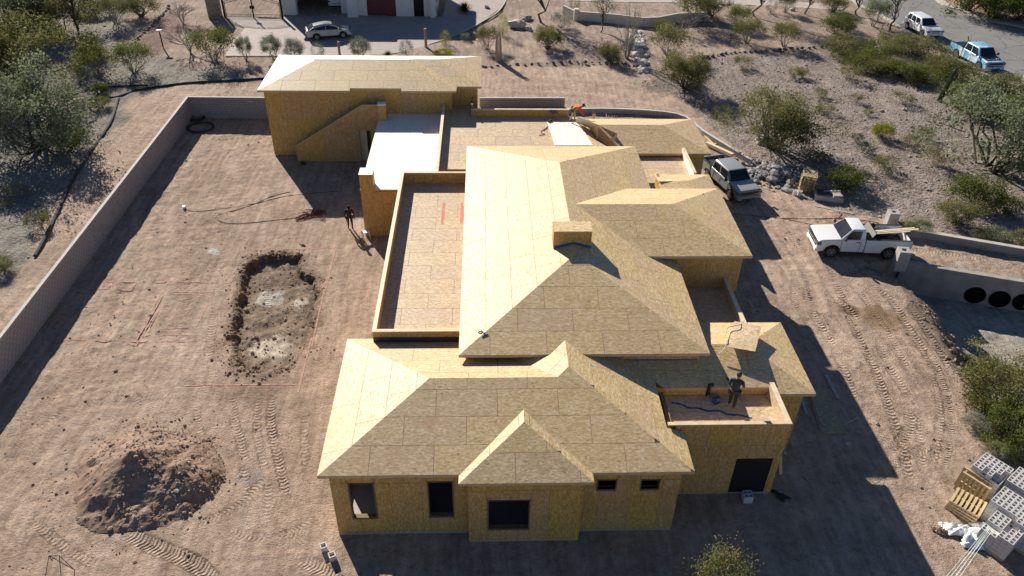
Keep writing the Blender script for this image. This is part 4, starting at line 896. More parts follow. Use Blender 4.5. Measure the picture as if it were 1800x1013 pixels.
# rows of edging stones: each line one thing
def stone_row(name, label, px, size, mat, step=0.75, jit=0.12):
    P = smooth_path([at(*q) for q in px], 10); o = thing(name, label, 'edging', tuple(P[0])); acc = 0; k = 0
    for i in range(len(P)-1):
        acc += (P[i+1]-P[i]).length
        if acc > size*step*1.6:
            acc = 0; rv, rf = ROCKS[k % 5]; k += 1; s = size*random.uniform(0.6, 1.2)
            me_ = bpy.data.meshes.get('edging_stone_%d' % (k % 5)) or None
            if me_ is None:
                me_ = bpy.data.meshes.new('edging_stone_%d' % (k % 5)); me_.from_pydata((rv*np.array([1, 0.8, 0.7])).tolist(), [], rf.tolist()); me_.materials.append(mat)
            q = P[i]-P[0]; c = link('stone', me_, o, (q.x+random.uniform(-jit, jit), q.y+random.uniform(-jit, jit), gz(P[i].x, P[i].y)+s*0.3), random.uniform(0, 6)); c.scale = (s, s, s)
    return o
DARKST = M('dark_stone', (0.15, 0.13, 0.12), 0.9, var=0.4, sc=2)
stone_row('stone_edging', 'line of dark edging stones behind the rear roof below the granite slope', [(848, 118), (960, 114), (1085, 113), (1130, 120)], 0.22, DARKST)
stone_row('stone_edging', 'line of dark edging stones above the grey gravel slope on the right', [(1232, 103), (1300, 93), (1400, 86), (1500, 80), (1545, 76)], 0.24, DARKST)
stone_row('stone_edging', 'dark stone edging beside the reddish bed in the upper left', [(232, 78), (262, 48), (290, 20), (296, 8)], 0.20, DARKST)
SOCKM = M('black_sock', (0.035, 0.035, 0.036), 0.8, var=0.4, sc=6)
def hose(name, label, cat, pts, r, mat, n=6, dz=None, group=None):
    P = smooth_path([at(*q) if len(q) == 2 else Vector(q) for q in pts], 6); o = P[0].copy(); m = MB()
    m.tube([Vector((p.x-o.x, p.y-o.y, (gz(p.x, p.y) if dz is None else dz)+r*0.7)) for p in P], r, n); ob = m.build(name, mat, None, (o.x, o.y, 0)); return tag(ob, label, cat, group)
hose('erosion_sock', 'black erosion control sock lying along the left edge of the graded dirt', 'erosion sock', SOCK[1:7]+[(208, 176)], 0.11, SOCKM)
hose('erosion_sock', 'black erosion control sock curving behind the rear building to the upper left', 'erosion sock', [(130, 182), (170, 176), (208, 172), (250, 159), (330, 148), (400, 144), (470, 139)], 0.10, SOCKM)
hose('erosion_sock', 'thin black sock line behind the sock by the olive bush', 'erosion sock', [(120, 172), (160, 158), (195, 154), (260, 151)], 0.07, SOCKM)
# ---------------------------------------------------------------- culvert
cv = thing('culvert_headwall', 'grey concrete headwall with three round culvert pipes under the dirt drive', 'culvert', (HW_A.x, HW_A.y, 0))
hd = (HW_B-HW_A); hd.z = 0; hu = hd.normalized(); hn = Vector((hu.y, -hu.x, 0)); hang = math.atan2(hu.y, hu.x)
def on_headwall(px, py):
    d = Vector(ray(px, py)); t = (HW_A-Vector((0, 0, CAM_H))).dot(hn)/d.dot(hn); return Vector((0, 0, CAM_H))+d*t
pc = [on_headwall(*q) for q in ((1714, 519), (1757, 526), (1799, 531))]; pcs = [((p-HW_A).dot(hu), p.z) for p in pc]; print('pipes', pcs)
rp = 0.60; Lw = 26.0
bm = bmesh.new(); zt, zb = 0.12, -3.2
# headwall face with round openings: bands between circles
def hw_face():
    m = MB(); n = 20; pt = lambda s, z: hu*s+Vector((0, 0, z))
    edges = [0.0]; mids = [(pcs[i][0]+pcs[i+1][0])/2 for i in range(2)]; spans = [(pcs[0][0]-0.9, mids[0]), (mids[0], mids[1]), (mids[1], pcs[2][0]+0.9)]
    m.add([pt(0, zb), pt(spans[0][0], zb), pt(spans[0][0], zt), pt(0, zt)], [(0, 1, 2, 3)]); m.add([pt(spans[2][1], zb), pt(Lw, zb), pt(Lw, zt), pt(spans[2][1], zt)], [(0, 1, 2, 3)])
    for (s0, s1), (cs, czz) in zip(spans, pcs):
        ring = [(cs+rp*math.cos(2*math.pi*k/n), czz+rp*math.sin(2*math.pi*k/n)) for k in range(n)]; outer = []
        for k in range(n):
            dx, dz = math.cos(2*math.pi*k/n), math.sin(2*math.pi*k/n); tx = ((s1-cs)/dx if dx > 1e-6 else (s0-cs)/dx if dx < -1e-6 else 1e9); tz = ((zt-czz)/dz if dz > 1e-6 else (zb-czz)/dz if dz < -1e-6 else 1e9); t = min(tx, tz); outer.append((cs+dx*t, czz+dz*t))
        vs = [pt(*q) for q in ring]+[pt(*q) for q in outer]; m.add(vs, [(k, k+n, (k+1) % n+n, (k+1) % n) for k in range(n)])
        # corners of the rectangle
        for sx, sz, a, b in ((s1, zt, 0, 1), (s0, zt, 1, 2), (s0, zb, 2, 3), (s1, zb, 3, 0)):
            cand = [o for k, o in enumerate(outer) if a*n/4 <= k <= (b if b else 4)*n/4] + ([outer[0]] if b == 0 else [])
            for i in range(len(cand)-1):
                p, q = cand[i], cand[i+1]
                if abs(p[0]-q[0]) > 1e-5 and abs(p[1]-q[1]) > 1e-5: m.add([pt(*p), pt(sx, sz), pt(*q)], [(0, 1, 2)])
    m.add([pt(0, zt), pt(Lw, zt), pt(Lw, zt)-hn*0.35, pt(0, zt)-hn*0.35], [(0, 1, 2, 3)])
    return m
HWM = M('headwall_concrete', (0.33, 0.295, 0.265), 0.9, var=0.2, sc=1.5, bump=0.3)
hw_face().build('headwall', HWM, cv)
for cs, czz in pcs:
    m = MB(); n = 20; A = Matrix((hu, Vector((0, 0, 1)), -hn)).transposed(); c = hu*cs+Vector((0, 0, czz)); vs = []
    for d in (-0.05, 0.24):
        for r_ in (rp, rp-0.05):
            for k in range(n): vs.append(c+A @ Vector((r_*math.cos(2*math.pi*k/n), r_*math.sin(2*math.pi*k/n), d)))
    fs = []
    for k in range(n):
        k2 = (k+1) % n; fs += [(n+k, n+k2, 3*n+k2, 3*n+k), (k, k2, n+k2, n+k), (k, k2, 2*n+k2, 2*n+k)]
    fs.append(tuple(2*n+k for k in range(n))); m.add(vs, fs); m.build('culvert_pipe', M('pipe_dark_inside', (0.012, 0.012, 0.012), 0.95, spec=0.05), cv)  # near-black colour and shallow end cap stand in for the shaded interior
def pillar(label, px, h, w=0.62):
    p = at(*px); o = thing('block_pillar', label, 'pillar', (p.x, p.y+w/2, 0), R(-8))
    for c in range(int(round(h/0.2))):
        m = MB(); t_ = 0.19
        for sx in (-1, 1):
            m.box((sx*(w/2-0.1), 0, 0.1+0.2*c), (0.19, w, t_)); m.box((0, sx*(w/2-0.1), 0.1+0.2*c), (w-0.4, 0.19, t_))
        m.build('block', CMU, o)
    return o
pillar('square hollow block pillar right behind the white pickup tailgate, nearest the camera', (1582, 478), 1.4, 0.68)
pillar('square hollow block pillar on the far side of the white pickup bed', (1566, 404), 1.2, 0.66)
kw = thing('kerb_wall', 'long low concrete kerb wall along the far side of the dirt drive', 'wall', tuple(at(1590, 414))); m = MB(); a = Vector((0, 0, 0)); b = (at(1800, 450)-at(1590, 414))*2.2
m.bar(a+Vector((0, 0, 0.15)), b+Vector((0, 0, 0.15)), 0.28, 0.75); m.build('kerb_run', HWM, kw); m = MB(); m.bar(a+Vector((0, 0, 0.545)), b+Vector((0, 0, 0.545)), 0.32, 0.04); m.build('kerb_cap', CONC, kw)
# ================================================================ vehicles (x forward, y left, origin on the ground between the axles)
GLASS = NT('car_glass'); GLASS.b.inputs['Base Color'].default_value = (0.012, 0.014, 0.018, 1); GLASS.b.inputs['Roughness'].default_value = 0.06
_n = GLASS.noise(GLASS.coord('Object'), 3, 2); GLASS.l(GLASS.ramp(_n, [(0.3, (0.008, 0.010, 0.014)), (0.7, (0.020, 0.023, 0.028))]), GLASS.b.inputs['Base Color']); GLASS = GLASS.m
TYRE = M('tyre', (0.02, 0.02, 0.02), 0.85); RIM = M('alloy', (0.45, 0.45, 0.47), 0.35, 0.8, var=0.06); BLACKP = M('black_plastic', (0.02, 0.02, 0.022), 0.6); LAMP = M('headlamp', (0.12, 0.13, 0.14), 0.12, 0.2); RED = M('tail_lamp', (0.30, 0.012, 0.012), 0.3); CHROME = M('chrome', (0.6, 0.6, 0.62), 0.18, 1.0, var=0.05)
def arc(cx, cz, r, n=10): return [(cx+r*math.cos(math.pi*k/n), cz+r*math.sin(math.pi*k/n)) for k in range(n+1)]      # front to back over the top
def extrude_side(prof, y0, y1, name, mat, root, bev=0.05, taper=0.0):
    m = MB(); k = len(prof); a = parea(prof); prof = prof if a > 0 else prof[::-1]
    zmax = max(p[1] for p in prof); zmin = min(p[1] for p in prof)
    def yy(y, z): return y*(1-taper*max(0, (z-zmin)/(zmax-zmin)-0.45))
    vs = [(x, yy(y0, z), z) for x, z in prof]+[(x, yy(y1, z), z) for x, z in prof]
    m.add(vs, [tuple(range(k)), tuple(range(2*k-1, k-1, -1))]+[(i, i+k, (i+1) % k+k, (i+1) % k) for i in range(k)])
    me = fix_normals(m.mesh(name, mat)); o = link(name, me, root)
    if bev:
        b = o.modifiers.new('bevel', 'BEVEL'); b.width = bev; b.segments = 3; b.limit_method = 'ANGLE'; b.angle_limit = R(40); b.harden_normals = False
    me.polygons.foreach_set('use_smooth', [True]*len(me.polygons))
    try:
        me.set_sharp_from_angle(angle=R(35))
    except Exception: pass
    return o
def quad_panel(name, q, off, mat, root, t=0.02):
    a, b, c, d = [Vector(p) for p in q]; n = (b-a).cross(d-a).normalized(); m = MB(); P = [p+n*off for p in (a, b, c, d)]; m.prism(P, -n*t); return link(name, fix_normals(m.mesh(name, mat)), root)
def lerp(a, b, t): return Vector(a)*(1-t)+Vector(b)*t
def sub_quad(q, u0, u1, v0, v1):
    a, b, c, d = q; f = lambda u, v: lerp(lerp(a, b, u), lerp(d, c, u), v); return [f(u0, v0), f(u1, v0), f(u1, v1), f(u0, v1)]
def greenhouse(root, xb0, xb1, xt0, xt1, wb, wt, zb, zt, paint, splits=(0, 1), rear_glass=True, roofmat=None):
    """xb0/xt0 rear, xb1/xt1 front; splits = fractions of the pillar positions along the side"""
    B = [Vector(p) for p in ((xb0, -wb, zb), (xb1, -wb, zb), (xb1, wb, zb), (xb0, wb, zb))]; T = [Vector(p) for p in ((xt0, -wt, zt), (xt1, -wt, zt), (xt1, wt, zt), (xt0, wt, zt))]
    m = MB(); m.add(B+T, [(4, 5, 6, 7), (0, 1, 5, 4), (1, 2, 6, 5), (2, 3, 7, 6), (3, 0, 4, 7), (3, 2, 1, 0)]); me = fix_normals(m.mesh('cab', paint)); o = link('cab', me, root)
    b = o.modifiers.new('bevel', 'BEVEL'); b.width = 0.10; b.segments = 4; b.limit_method = 'ANGLE'; b.angle_limit = R(25); me.polygons.foreach_set('use_smooth', [True]*6)
    quad_panel('windshield', sub_quad((B[1], B[2], T[2], T[1]), 0.06, 0.94, 0.05, 0.93), 0.012, GLASS, root)
    if rear_glass: quad_panel('rear_window', sub_quad((B[3], B[0], T[0], T[3]), 0.08, 0.92, 0.15, 0.88), 0.012, GLASS, root)
    for side in (0, 1):
        q = (B[0], B[1], T[1], T[0]) if side == 0 else (B[2], B[3], T[3], T[2])
        for i in range(len(splits)-1):
            u0, u1 = splits[i], splits[i+1]; g0, g1 = 0.025, 0.025
            if side == 0: quad_panel('side_window', sub_quad(q, u0+g0, u1-g1, 0.06, 0.84), 0.012, GLASS, root)
            else: quad_panel('side_window', sub_quad(q, 1-u1+g0, 1-u0-g1, 0.06, 0.84), 0.012, GLASS, root)
    return o
def wheels(root, wb, tr, r, wd=0.25, mat=RIM):
    for x in (wb/2, -wb/2):
        for s in (-1, 1):
            A = Matrix.Rotation(-s*math.pi/2, 3, 'X'); m = MB(); m.smooth = True
            m.lathe([(r*0.60, -wd/2), (r*0.93, -wd/2), (r, -wd/2+0.04), (r, wd/2-0.04), (r*0.93, wd/2), (r*0.60, wd/2)], 24, (0, 0, 0), A); w = m.build('wheel', TYRE, root, (x, s*(tr/2), r))
            m = MB(); m.lathe([(r*0.62, wd/2-0.03), (r*0.62, wd/2+0.004), (r*0.54, wd/2+0.004), (r*0.52, wd/2-0.03), (0.09, wd/2-0.01), (0.08, wd/2+0.01), (0.01, wd/2+0.01)], 20, (0, 0, 0), A)
            for k in range(6):
                a_ = 2*math.pi*k/6; m.bar(A @ Vector((0.06*math.cos(a_), 0.06*math.sin(a_), wd/2-0.005)), A @ Vector((r*0.56*math.cos(a_), r*0.56*math.sin(a_), wd/2)), 0.07, 0.03, up=tuple(A @ Vector((0, 0, 1))))
            m.build('rim', mat, w)
def place(root, rear_px, front_px, wb, tr, near='R', z=0.0):
    a, b = at(*rear_px, z), at(*front_px, z); d = (b-a).normalized(); print(root.name, 'wheelbase', round((b-a).length, 2), 'want', wb)
    lft = Vector((-d.y, d.x, 0)); c = (a+b)/2+lft*(tr/2)*(1 if near == 'R' else -1)
    root.location = (c.x, c.y, z); root.rotation_euler = (0, 0, math.atan2(d.y, d.x))
def car_paint(name, col, rough=0.28, var=0.03): return M(name, col, rough, 0.0, var=var, sc=1.0, coat=0.8)
def under(root, x0, x1, w, z0=0.28, z1=0.62):
    m = MB(); m.box(((x0+x1)/2, 0, (z0+z1)/2), (x1-x0, w, z1-z0)); m.build('underbody', BLACKP, root)
def front_face(root, xf, w, z0, z1, paint, grille=True, wide=0.62, ns=3):
    """grille with slats, lamps, bumper on the nose"""
    m = MB(); m.box((xf-0.02, 0, (z0+z1)/2+0.03), (0.08, w*wide, (z1-z0)*0.75)); gr = m.build('grille', BLACKP, root)
    for k in range(ns):
        b = MB(); b.box((xf+0.02, 0, z0+(z1-z0)*(0.45 if ns == 1 else 0.3+0.2*k)), (0.03, w*wide*0.95, 0.035)); b.build('slat', CHROME, gr)
    for s in (-1, 1):
        m = MB(); m.box((xf-0.10, s*w*0.41, z1-(z1-z0)*0.28), (0.26, w*0.17, (z1-z0)*0.42)); m.build('headlight', LAMP, root)
    m = MB(); m.box((xf-0.02, 0, z0-0.10), (0.16, w*0.94, 0.20)); o = m.build('front_bumper', paint, root)
    m = MB(); m.box((xf+0.065, 0, z0-0.16), (0.02, w*0.55, 0.07)); m.build('air_intake', BLACKP, root)
def mirrors(root, x, w, z, mat):
    for s in (-1, 1):
        m = MB(); m.box((x, s*(w/2+0.12), z+0.05), (0.10, 0.20, 0.22)); m.bar((x, s*(w/2-0.05), z-0.02), (x, s*(w/2+0.08), z), 0.05); o = m.build('mirror', mat, root)
def handles(root, xs, w, z, mat):
    for x in xs:
        for s in (-1, 1):
            m = MB(); m.box((x, s*(w/2+0.005), z), (0.20, 0.03, 0.035)); m.build('door_handle', mat, root)
def seams(root, xs, w, z0, z1):
    for x in xs:
        for s in (-1, 1):
            m = MB(); m.box((x, s*w/2, (z0+z1)/2), (0.018, 0.012, z1-z0)); m.build('door_seam', BLACKP, root)
def pickup(label, paint, crew=False, wb=3.55, w=2.0, hood=1.16, belt=1.26, top=1.90, fo=0.98, ro=1.25, r=0.40, cab=None, trim=None, hoodmat=None):
    t = thing('pickup_truck', label, 'pickup'); xf = wb/2+fo; xr = -wb/2-ro; fw_, rw_ = wb/2, -wb/2; z0 = 0.46; ra = r+0.09
    xw = fw_-0.42                                  # base of windshield
    xc = cab if cab is not None else (xw-(2.55 if crew else 1.55))  # rear of cab
    prof = [(xf-0.06, z0-0.04), (xf, 0.60), (xf, hood-0.16), (xf-0.10, hood-0.04), (xf-0.35, hood), (xw+0.05, belt-0.02), (xc, belt), (xc, z0)]+[(fw_-ra*0.99, z0)]+[p for p in reversed(arc(fw_, r, ra)) if p[1] > z0+0.03]+[(fw_+ra*0.99, z0)]
    extrude_side(prof, -w/2, w/2, 'body', paint, t, 0.085, 0.06)
    greenhouse(t, xc+0.02, xw+0.02, xc+0.10, xw-0.62, w/2-0.05, w/2-0.24, belt-0.04, top, paint, (0.03, 0.47, 0.93) if crew else (0.22, 0.92))
    # bed
    zb1 = belt+0.02
    bp = [(xc-0.025, z0), (xc-0.025, zb1), (xr, zb1), (xr, z0+0.08)]+[p for p in reversed(arc(rw_, r, ra)) if p[1] > z0-0.02][::1]
    bp = [(xc-0.025, zb1), (xr, zb1), (xr, z0+0.06)]+[(rw_-ra*0.99, z0)]+[p for p in arc(rw_, r, ra)[::-1] if p[1] > z0+0.03]+[(rw_+ra*0.99, z0)]+[(xc-0.025, z0)]
    for s in (-1, 1): extrude_side(bp, s*(w/2), s*(w/2-0.10), 'bed_side', paint, t, 0.025)
    m = MB(); m.box(((xc+xr)/2, 0, 0.74), (xc-xr-0.06, w-0.2, 0.06)); m.box((xc-0.07, 0, 0.98), (0.05, w-0.2, 0.5)); m.build('bed_floor', BLACKP, t)
    for s in (-1, 1):
        m = MB(); m.box((rw_, s*(w/2-0.22), 0.87), (0.95, 0.24, 0.24)); m.build('wheel_housing', BLACKP, t)
        m = MB(); m.box(((xc+xr)/2, s*(w/2-0.05), zb1+0.012), (xc-xr-0.08, 0.12, 0.03)); m.build('bed_rail', BLACKP, t)
        m = MB(); m.box((xr-0.005, s*(w/2-0.07), 1.02), (0.05, 0.13, 0.36)); m.build('tail_light', RED, t)
    m = MB(); m.box((xr+0.035, 0, 0.97), (0.07, w-0.24, 0.58)); m.build('tailgate', paint, t); m = MB(); m.box((xr-0.05, 0, 0.55), (0.18, w*0.9, 0.18)); m.build('rear_bumper', CHROME, t)
    under(t, xr+0.2, xf-0.3, w-0.5); front_face(t, xf, w, 0.66, hood-0.08, paint, wide=0.74, ns=1)
    if hoodmat:
        m = MB(); m.add([(xf-0.36, -w*0.40, hood+0.012), (xf-0.36, w*0.40, hood+0.012), (xw+0.06, w*0.42, belt-0.004), (xw+0.06, -w*0.42, belt-0.004)], [(0, 1, 2, 3)]); m.build('hood_wrap', hoodmat, t)
    wheels(t, wb, w-0.26, r); mirrors(t, xw-0.18, w, belt+0.06, trim or BLACKP)
    d0 = xw-0.05; doors = [d0, d0-1.1, d0-2.05] if crew else [d0, d0-1.18]
    seams(t, doors, w, z0+0.05, belt-0.06); handles(t, [x+0.18 for x in doors[1:]], w, belt-0.16, trim or BLACKP)
    for x in (fw_, rw_):
        for s in (-1, 1):
            m = MB(); m.tube([(p[0], s*(w/2+0.002), p[1]) for p in arc(x, r, ra) if p[1] > z0], 0.022, 5); m.build('arch_trim', BLACKP, t)
    return t, dict(xc=xc, xr=xr, xf=xf, xw=xw, belt=belt, top=top)
WHITE = car_paint('white_paint', (0.78, 0.79, 0.80))
tk, d = pickup('white single cab pickup carrying lumber, parked on the dirt beside the drive', WHITE, hood=1.27, belt=1.36, top=1.98, r=0.42); place(tk, (1554, 455), (1460, 452), 3.55, 1.76, 'L')
m = MB(); m.box((d['xf']+0.045, 0, 0.92), (0.02, 0.22, 0.10)); m.build('badge', CHROME, tk)
# load on the white pickup, each piece a thing of its own
def load(name, label, cat, boxes, mat, root=tk, group=None):
    Mw = Matrix.Translation(root.location) @ Matrix.Rotation(root.rotation_euler.z, 4, 'Z'); m = MB(); c0 = Mw @ Vector(boxes[0][0])
    for a, b, w_, h_ in boxes: m.bar((Mw @ Vector(a))-c0, (Mw @ Vector(b))-c0, w_, h_)
    return tag(m.build(name, mat, None, c0), label, cat, group)
for k, (y, z, x0, x1) in enumerate(((0.25, 1.36, -1.2, -3.9), (0.14, 1.37, -0.9, -3.7), (0.36, 1.33, -0.8, -3.2), (0.48, 1.33, -1.1, -3.3))):
    load('lumber_board', ['pale board with the longest overhang behind the white pickup bed', 'pale board second in length on the white pickup bed', 'short pale board lying against the cab end of the pickup bed', 'short pale board nearest the bed rail of the white pickup'][k], 'board', [((x0, -0.2+y*0.5, z), (x1, y-0.75, z+0.05), 0.14, 0.04)], LUMBER_PALE)
load('plywood_sheet', 'grey green sheet leaning upright behind the white pickup cab', 'sheet', [((d['xc']-0.12, 0.0, 0.80), (d['xc']-0.55, 0.0, 1.72), 1.5, 0.03)], M('grey_sheet', (0.20, 0.20, 0.16), 0.7))
_mw = Matrix.Translation(tk.location) @ Matrix.Rotation(tk.rotation_euler.z, 4, 'Z')
cmp_ = thing('air_compressor', 'black wheeled compressor frame in the white pickup bed', 'compressor', _mw @ Vector((-1.55, -0.55, 0.78)), tk.rotation_euler.z)
m = MB(); m.tube([(-0.6, -0.2, 0.3), (0.35, -0.2, 0.3), (0.35, 0.2, 0.3), (-0.6, 0.2, 0.3), (-0.6, -0.2, 0.3)], 0.03, 6); m.tube([(-0.6, -0.2, 0.02), (-0.6, -0.2, 0.55), (-0.6, 0.2, 0.55), (-0.6, 0.2, 0.02)], 0.03, 6); m.build('frame', BLACKP, cmp_)
m = MB(); m.lathe([(0.02, -0.4), (0.15, -0.35), (0.15, 0.35), (0.02, 0.4)], 12, (0, 0, 0.25), Matrix.Rotation(math.pi/2, 3, 'Y')); m.build('tank', BLACKP, cmp_)
m = MB(); m.lathe([(0.02, -0.04), (0.17, -0.05), (0.17, 0.05), (0.02, 0.04)], 14, (0.42, -0.25, 0.62), Matrix.Rotation(math.pi/2, 3, 'X')); m.build('wheel', TYRE, cmp_)
# grey crew cab pickup
GREY = car_paint('silver_grey_paint', (0.30, 0.31, 0.31), 0.25)
tc_, dt = pickup('silver grey crew cab pickup parked beside the rear right wing', GREY, True, wb=3.24, w=1.90, hood=1.13, belt=1.22, top=1.80, fo=0.93, ro=1.15, r=0.39); place(tc_, (1240, 311), (1288, 356), 3.24, 1.64, 'R')
load('tool_box', 'dark tools and boxes piled in the grey pickup bed', 'tools', [((-1.6, -0.4, 0.98), (-2.3, -0.3, 0.98), 0.5, 0.4), ((-1.9, 0.1, 0.95), (-2.6, 0.35, 0.95), 0.35, 0.3), ((-1.6, 0.4, 1.1), (-1.9, 0.45, 1.15), 0.3, 0.5), ((-1.4, 0.0, 1.2), (-2.4, 0.3, 1.26), 0.06, 0.06)], BLACKP, tc_)
# light blue wrapped pickup on the road
g = NT('ice_wrap'); v = g.coord('Object'); g.l(g.ramp(g.noise(v, 1.3, 4, 0.6, 0.8), [(0.35, (0.10, 0.34, 0.58)), (0.5, (0.28, 0.56, 0.74)), (0.62, (0.72, 0.84, 0.90))]), g.b.inputs['Base Color']); g.b.inputs['Roughness'].default_value = 0.3; g.b.inputs['Coat Weight'].default_value = 0.6
tb, db = pickup('pickup with icy blue wrap and black hood parked at the road kerb', g.m, True, wb=3.7, w=2.02, hood=1.20, belt=1.30, top=1.96, r=0.42, hoodmat=M('black_vinyl', (0.015, 0.017, 0.022), 0.35)); place(tb, (1676, 100), (1723, 127), 3.7, 1.76, 'R', 0.03)
# white script smear on hood, white lettering blocks on the doors, as far as the photo shows them
m = MB(); xh, xw_ = db['xf'], db['xw']
hp_ = lambda x, y: (x, y, 1.20+(1.28-1.20)*(xh-0.36-x)/(xh-0.36-xw_-0.06)+0.02)
m.tube([hp_(xh-0.62, 0.62), hp_(xh-0.66, 0.35), hp_(xh-0.62, 0.05), hp_(xh-0.64, -0.25), hp_(xh-0.60, -0.6)], 0.05, 4); m.tube([hp_(xh-0.75, 0.62), hp_(xh-0.58, 0.50), hp_(xh-0.78, 0.40), hp_(xh-0.55, 0.3)], 0.03, 4); m.build('hood_lettering', M('white_vinyl', (0.8, 0.8, 0.8), 0.5), tb)
load('warning_bar', 'yellow bar sticking up from the bed of the blue wrapped pickup', 'bar', [((-1.9, 0.2, 1.1), (-2.6, 0.25, 1.95), 0.16, 0.05)], M('yellow_bar', (0.62, 0.50, 0.08), 0.5), tb)
tg, dg = pickup('pale green white pickup cut off by the right edge of the photo', car_paint('mint_paint', (0.58, 0.66, 0.63)), wb=3.55); place(tg, (1806, 163), (1850, 190), 3.55, 1.76, 'R', 0.03)
def fastback(root, xb0, xb1, xt0, xt1, wb, wt, zb, zt, paint, splits):
    P = [(xb1, zb), (xb1*0.72+xt1*0.28, zb+(zt-zb)*0.38), (xt1*0.85+xb1*0.15, zb+(zt-zb)*0.80), (xt1-0.25, zt), ((xt0+xt1)/2-0.15, zt), (xt0, zt-0.05), ((xt0+xb0)/2, zb+(zt-zb)*0.66), (xb0+0.05, zb+0.10), (xb0, zb)]
    wid = lambda z: wb+(wt-wb)*min(1, max(0, (z-zb)/(zt-zb)))
    m = MB(); n = len(P); vs = [(x, -wid(z), z) for x, z in P]+[(x, wid(z), z) for x, z in P]
    m.add(vs, [tuple(range(n)), tuple(range(2*n-1, n-1, -1))]+[(i, i+n, (i+1) % n+n, (i+1) % n) for i in range(n)]); link('glasshouse', fix_normals(m.mesh('glasshouse', GLASS)), root)
    m = MB(); i0, i1 = 2, 6; k = i1-i0+1; vs = [(x, -wid(z)-0.012, z+0.014) for x, z in P[i0:i1+1]]+[(x, wid(z)+0.012, z+0.014) for x, z in P[i0:i1+1]]+[(x, -wid(z-0.09)-0.014, z-0.09) for x, z in P[i0:i1+1]]+[(x, wid(z-0.09)+0.014, z-0.09) for x, z in P[i0:i1+1]]
    m.smooth = True; m.add(vs, [(i, i+1, i+1+k, i+k) for i in range(k-1)]+[(i, i+2*k, i+1+2*k, i+1) for i in range(k-1)]+[(i+k, i+1+k, i+1+3*k, i+3*k) for i in range(k-1)]); link('roof', fix_normals(m.mesh('roof', paint)), root)
    for s in (-1, 1):
        for (xa, za), (xb, zb_) in (((xb1-0.02, zb), P[2]), (((xt0+xt1)/2, zb), ((xt0+xt1)/2-0.05, zt-0.03)), ((xb0+0.75, zb), P[6]), ((xb0+0.1, zb+0.05), P[6])):
            m = MB(); m.bar((xa, s*(wid(za)+0.008), za), (xb, s*(wid(zb_)+0.008), zb_), 0.05, 0.06); m.build('pillar', paint, root)
def wagon(name, label, cat, paint, wb, w, prof, gh, r, fo, splits, face, tl, fast=False):
    t = thing(name, label, cat); fw_, rw_ = wb/2, -wb/2; ra = r+0.06
    pr = prof(fw_, rw_)+[p for p in arc(rw_, r, ra)[::-1] if p[1] > 0.30]+[p for p in arc(fw_, r, ra)[::-1] if p[1] > 0.30]
    extrude_side(pr, -w/2, w/2, 'body', paint, t, 0.09, 0.08); (fastback if fast else greenhouse)(t, *gh, paint, splits); wheels(t, wb, w-0.22, r, 0.22); under(t, rw_-0.6, fw_+0.5, w-0.45, 0.22, 0.55)
    front_face(t, fw_+fo, w, face[0], face[1], paint, wide=0.45); mirrors(t, gh[1]-0.45, w, gh[6]+0.06, paint)
    for s in (-1, 1):
        m = MB(); m.box((tl[0], s*w*0.40, tl[1]), (0.10, 0.24, 0.14)); m.build('tail_light', RED, t)
    seams(t, (fw_-0.55, -0.05, rw_+0.35), w, 0.45, gh[6]-0.08); handles(t, (0.2, rw_+0.6), w, gh[6]-0.14, paint)
    m = MB(); m.box((tl[0]-0.04, 0, tl[1]-0.30), (0.02, 0.5, 0.14)); m.build('number_plate', M('plate', (0.7, 0.7, 0.7), 0.5), t)
    return t
def suv_prof(f, b): return [(f+0.88, 0.34), (f+0.92, 0.55), (f+0.90, 0.92), (f+0.70, 1.03), (f-0.50, 1.14), (b-0.92, 1.18), (b-0.98, 0.80), (b-0.95, 0.36)]
suv = wagon('suv', 'white sport utility vehicle parked on the road at the upper right', 'suv', WHITE, 2.92, 1.94, suv_prof, (-2.36, 1.02, -2.05, 0.30, 0.90, 0.70, 1.12, 1.76), 0.38, 0.90, (0.10, 0.34, 0.62, 0.92), (0.62, 0.98), (-2.42, 1.0))
place(suv, (1591, 50), (1622, 68), 2.92, 1.72, 'R', 0.03)
def sed_prof(f, b): return [(f+0.86, 0.30), (f+0.90, 0.48), (f+0.82, 0.70), (f+0.45, 0.84), (f-0.35, 0.97), (b-0.50, 1.04), (b-0.92, 1.04), (b-0.98, 0.75), (b-0.92, 0.34)]
sed = wagon('sedan', 'pale silver hybrid sedan parked in the neighbour\'s paved court', 'car', car_paint('pale_silver', (0.40, 0.44, 0.45), 0.25), 2.70, 1.76, sed_prof, (-2.22, 1.38, -0.85, 0.22, 0.80, 0.58, 0.94, 1.47), 0.33, 0.88, (0.20, 0.55, 0.90), (0.46, 0.72), (-2.30, 0.86), True); place(sed, (556, 71), (605, 67), 2.70, 1.54, 'R', 0.02)
gc = wagon('parked_car', 'white car parked tail out inside the neighbour\'s dark garage', 'car', WHITE, 2.70, 1.78, sed_prof, (-2.0, 1.0, -1.3, 0.2, 0.80, 0.62, 0.98, 1.50), 0.33, 0.88, (0.15, 0.5, 0.93), (0.46, 0.72), (-2.30, 0.86)); p = at(591, 17); gc.location = (p.x, p.y+2.4, 0.02); gc.rotation_euler = (0, 0, R(90))
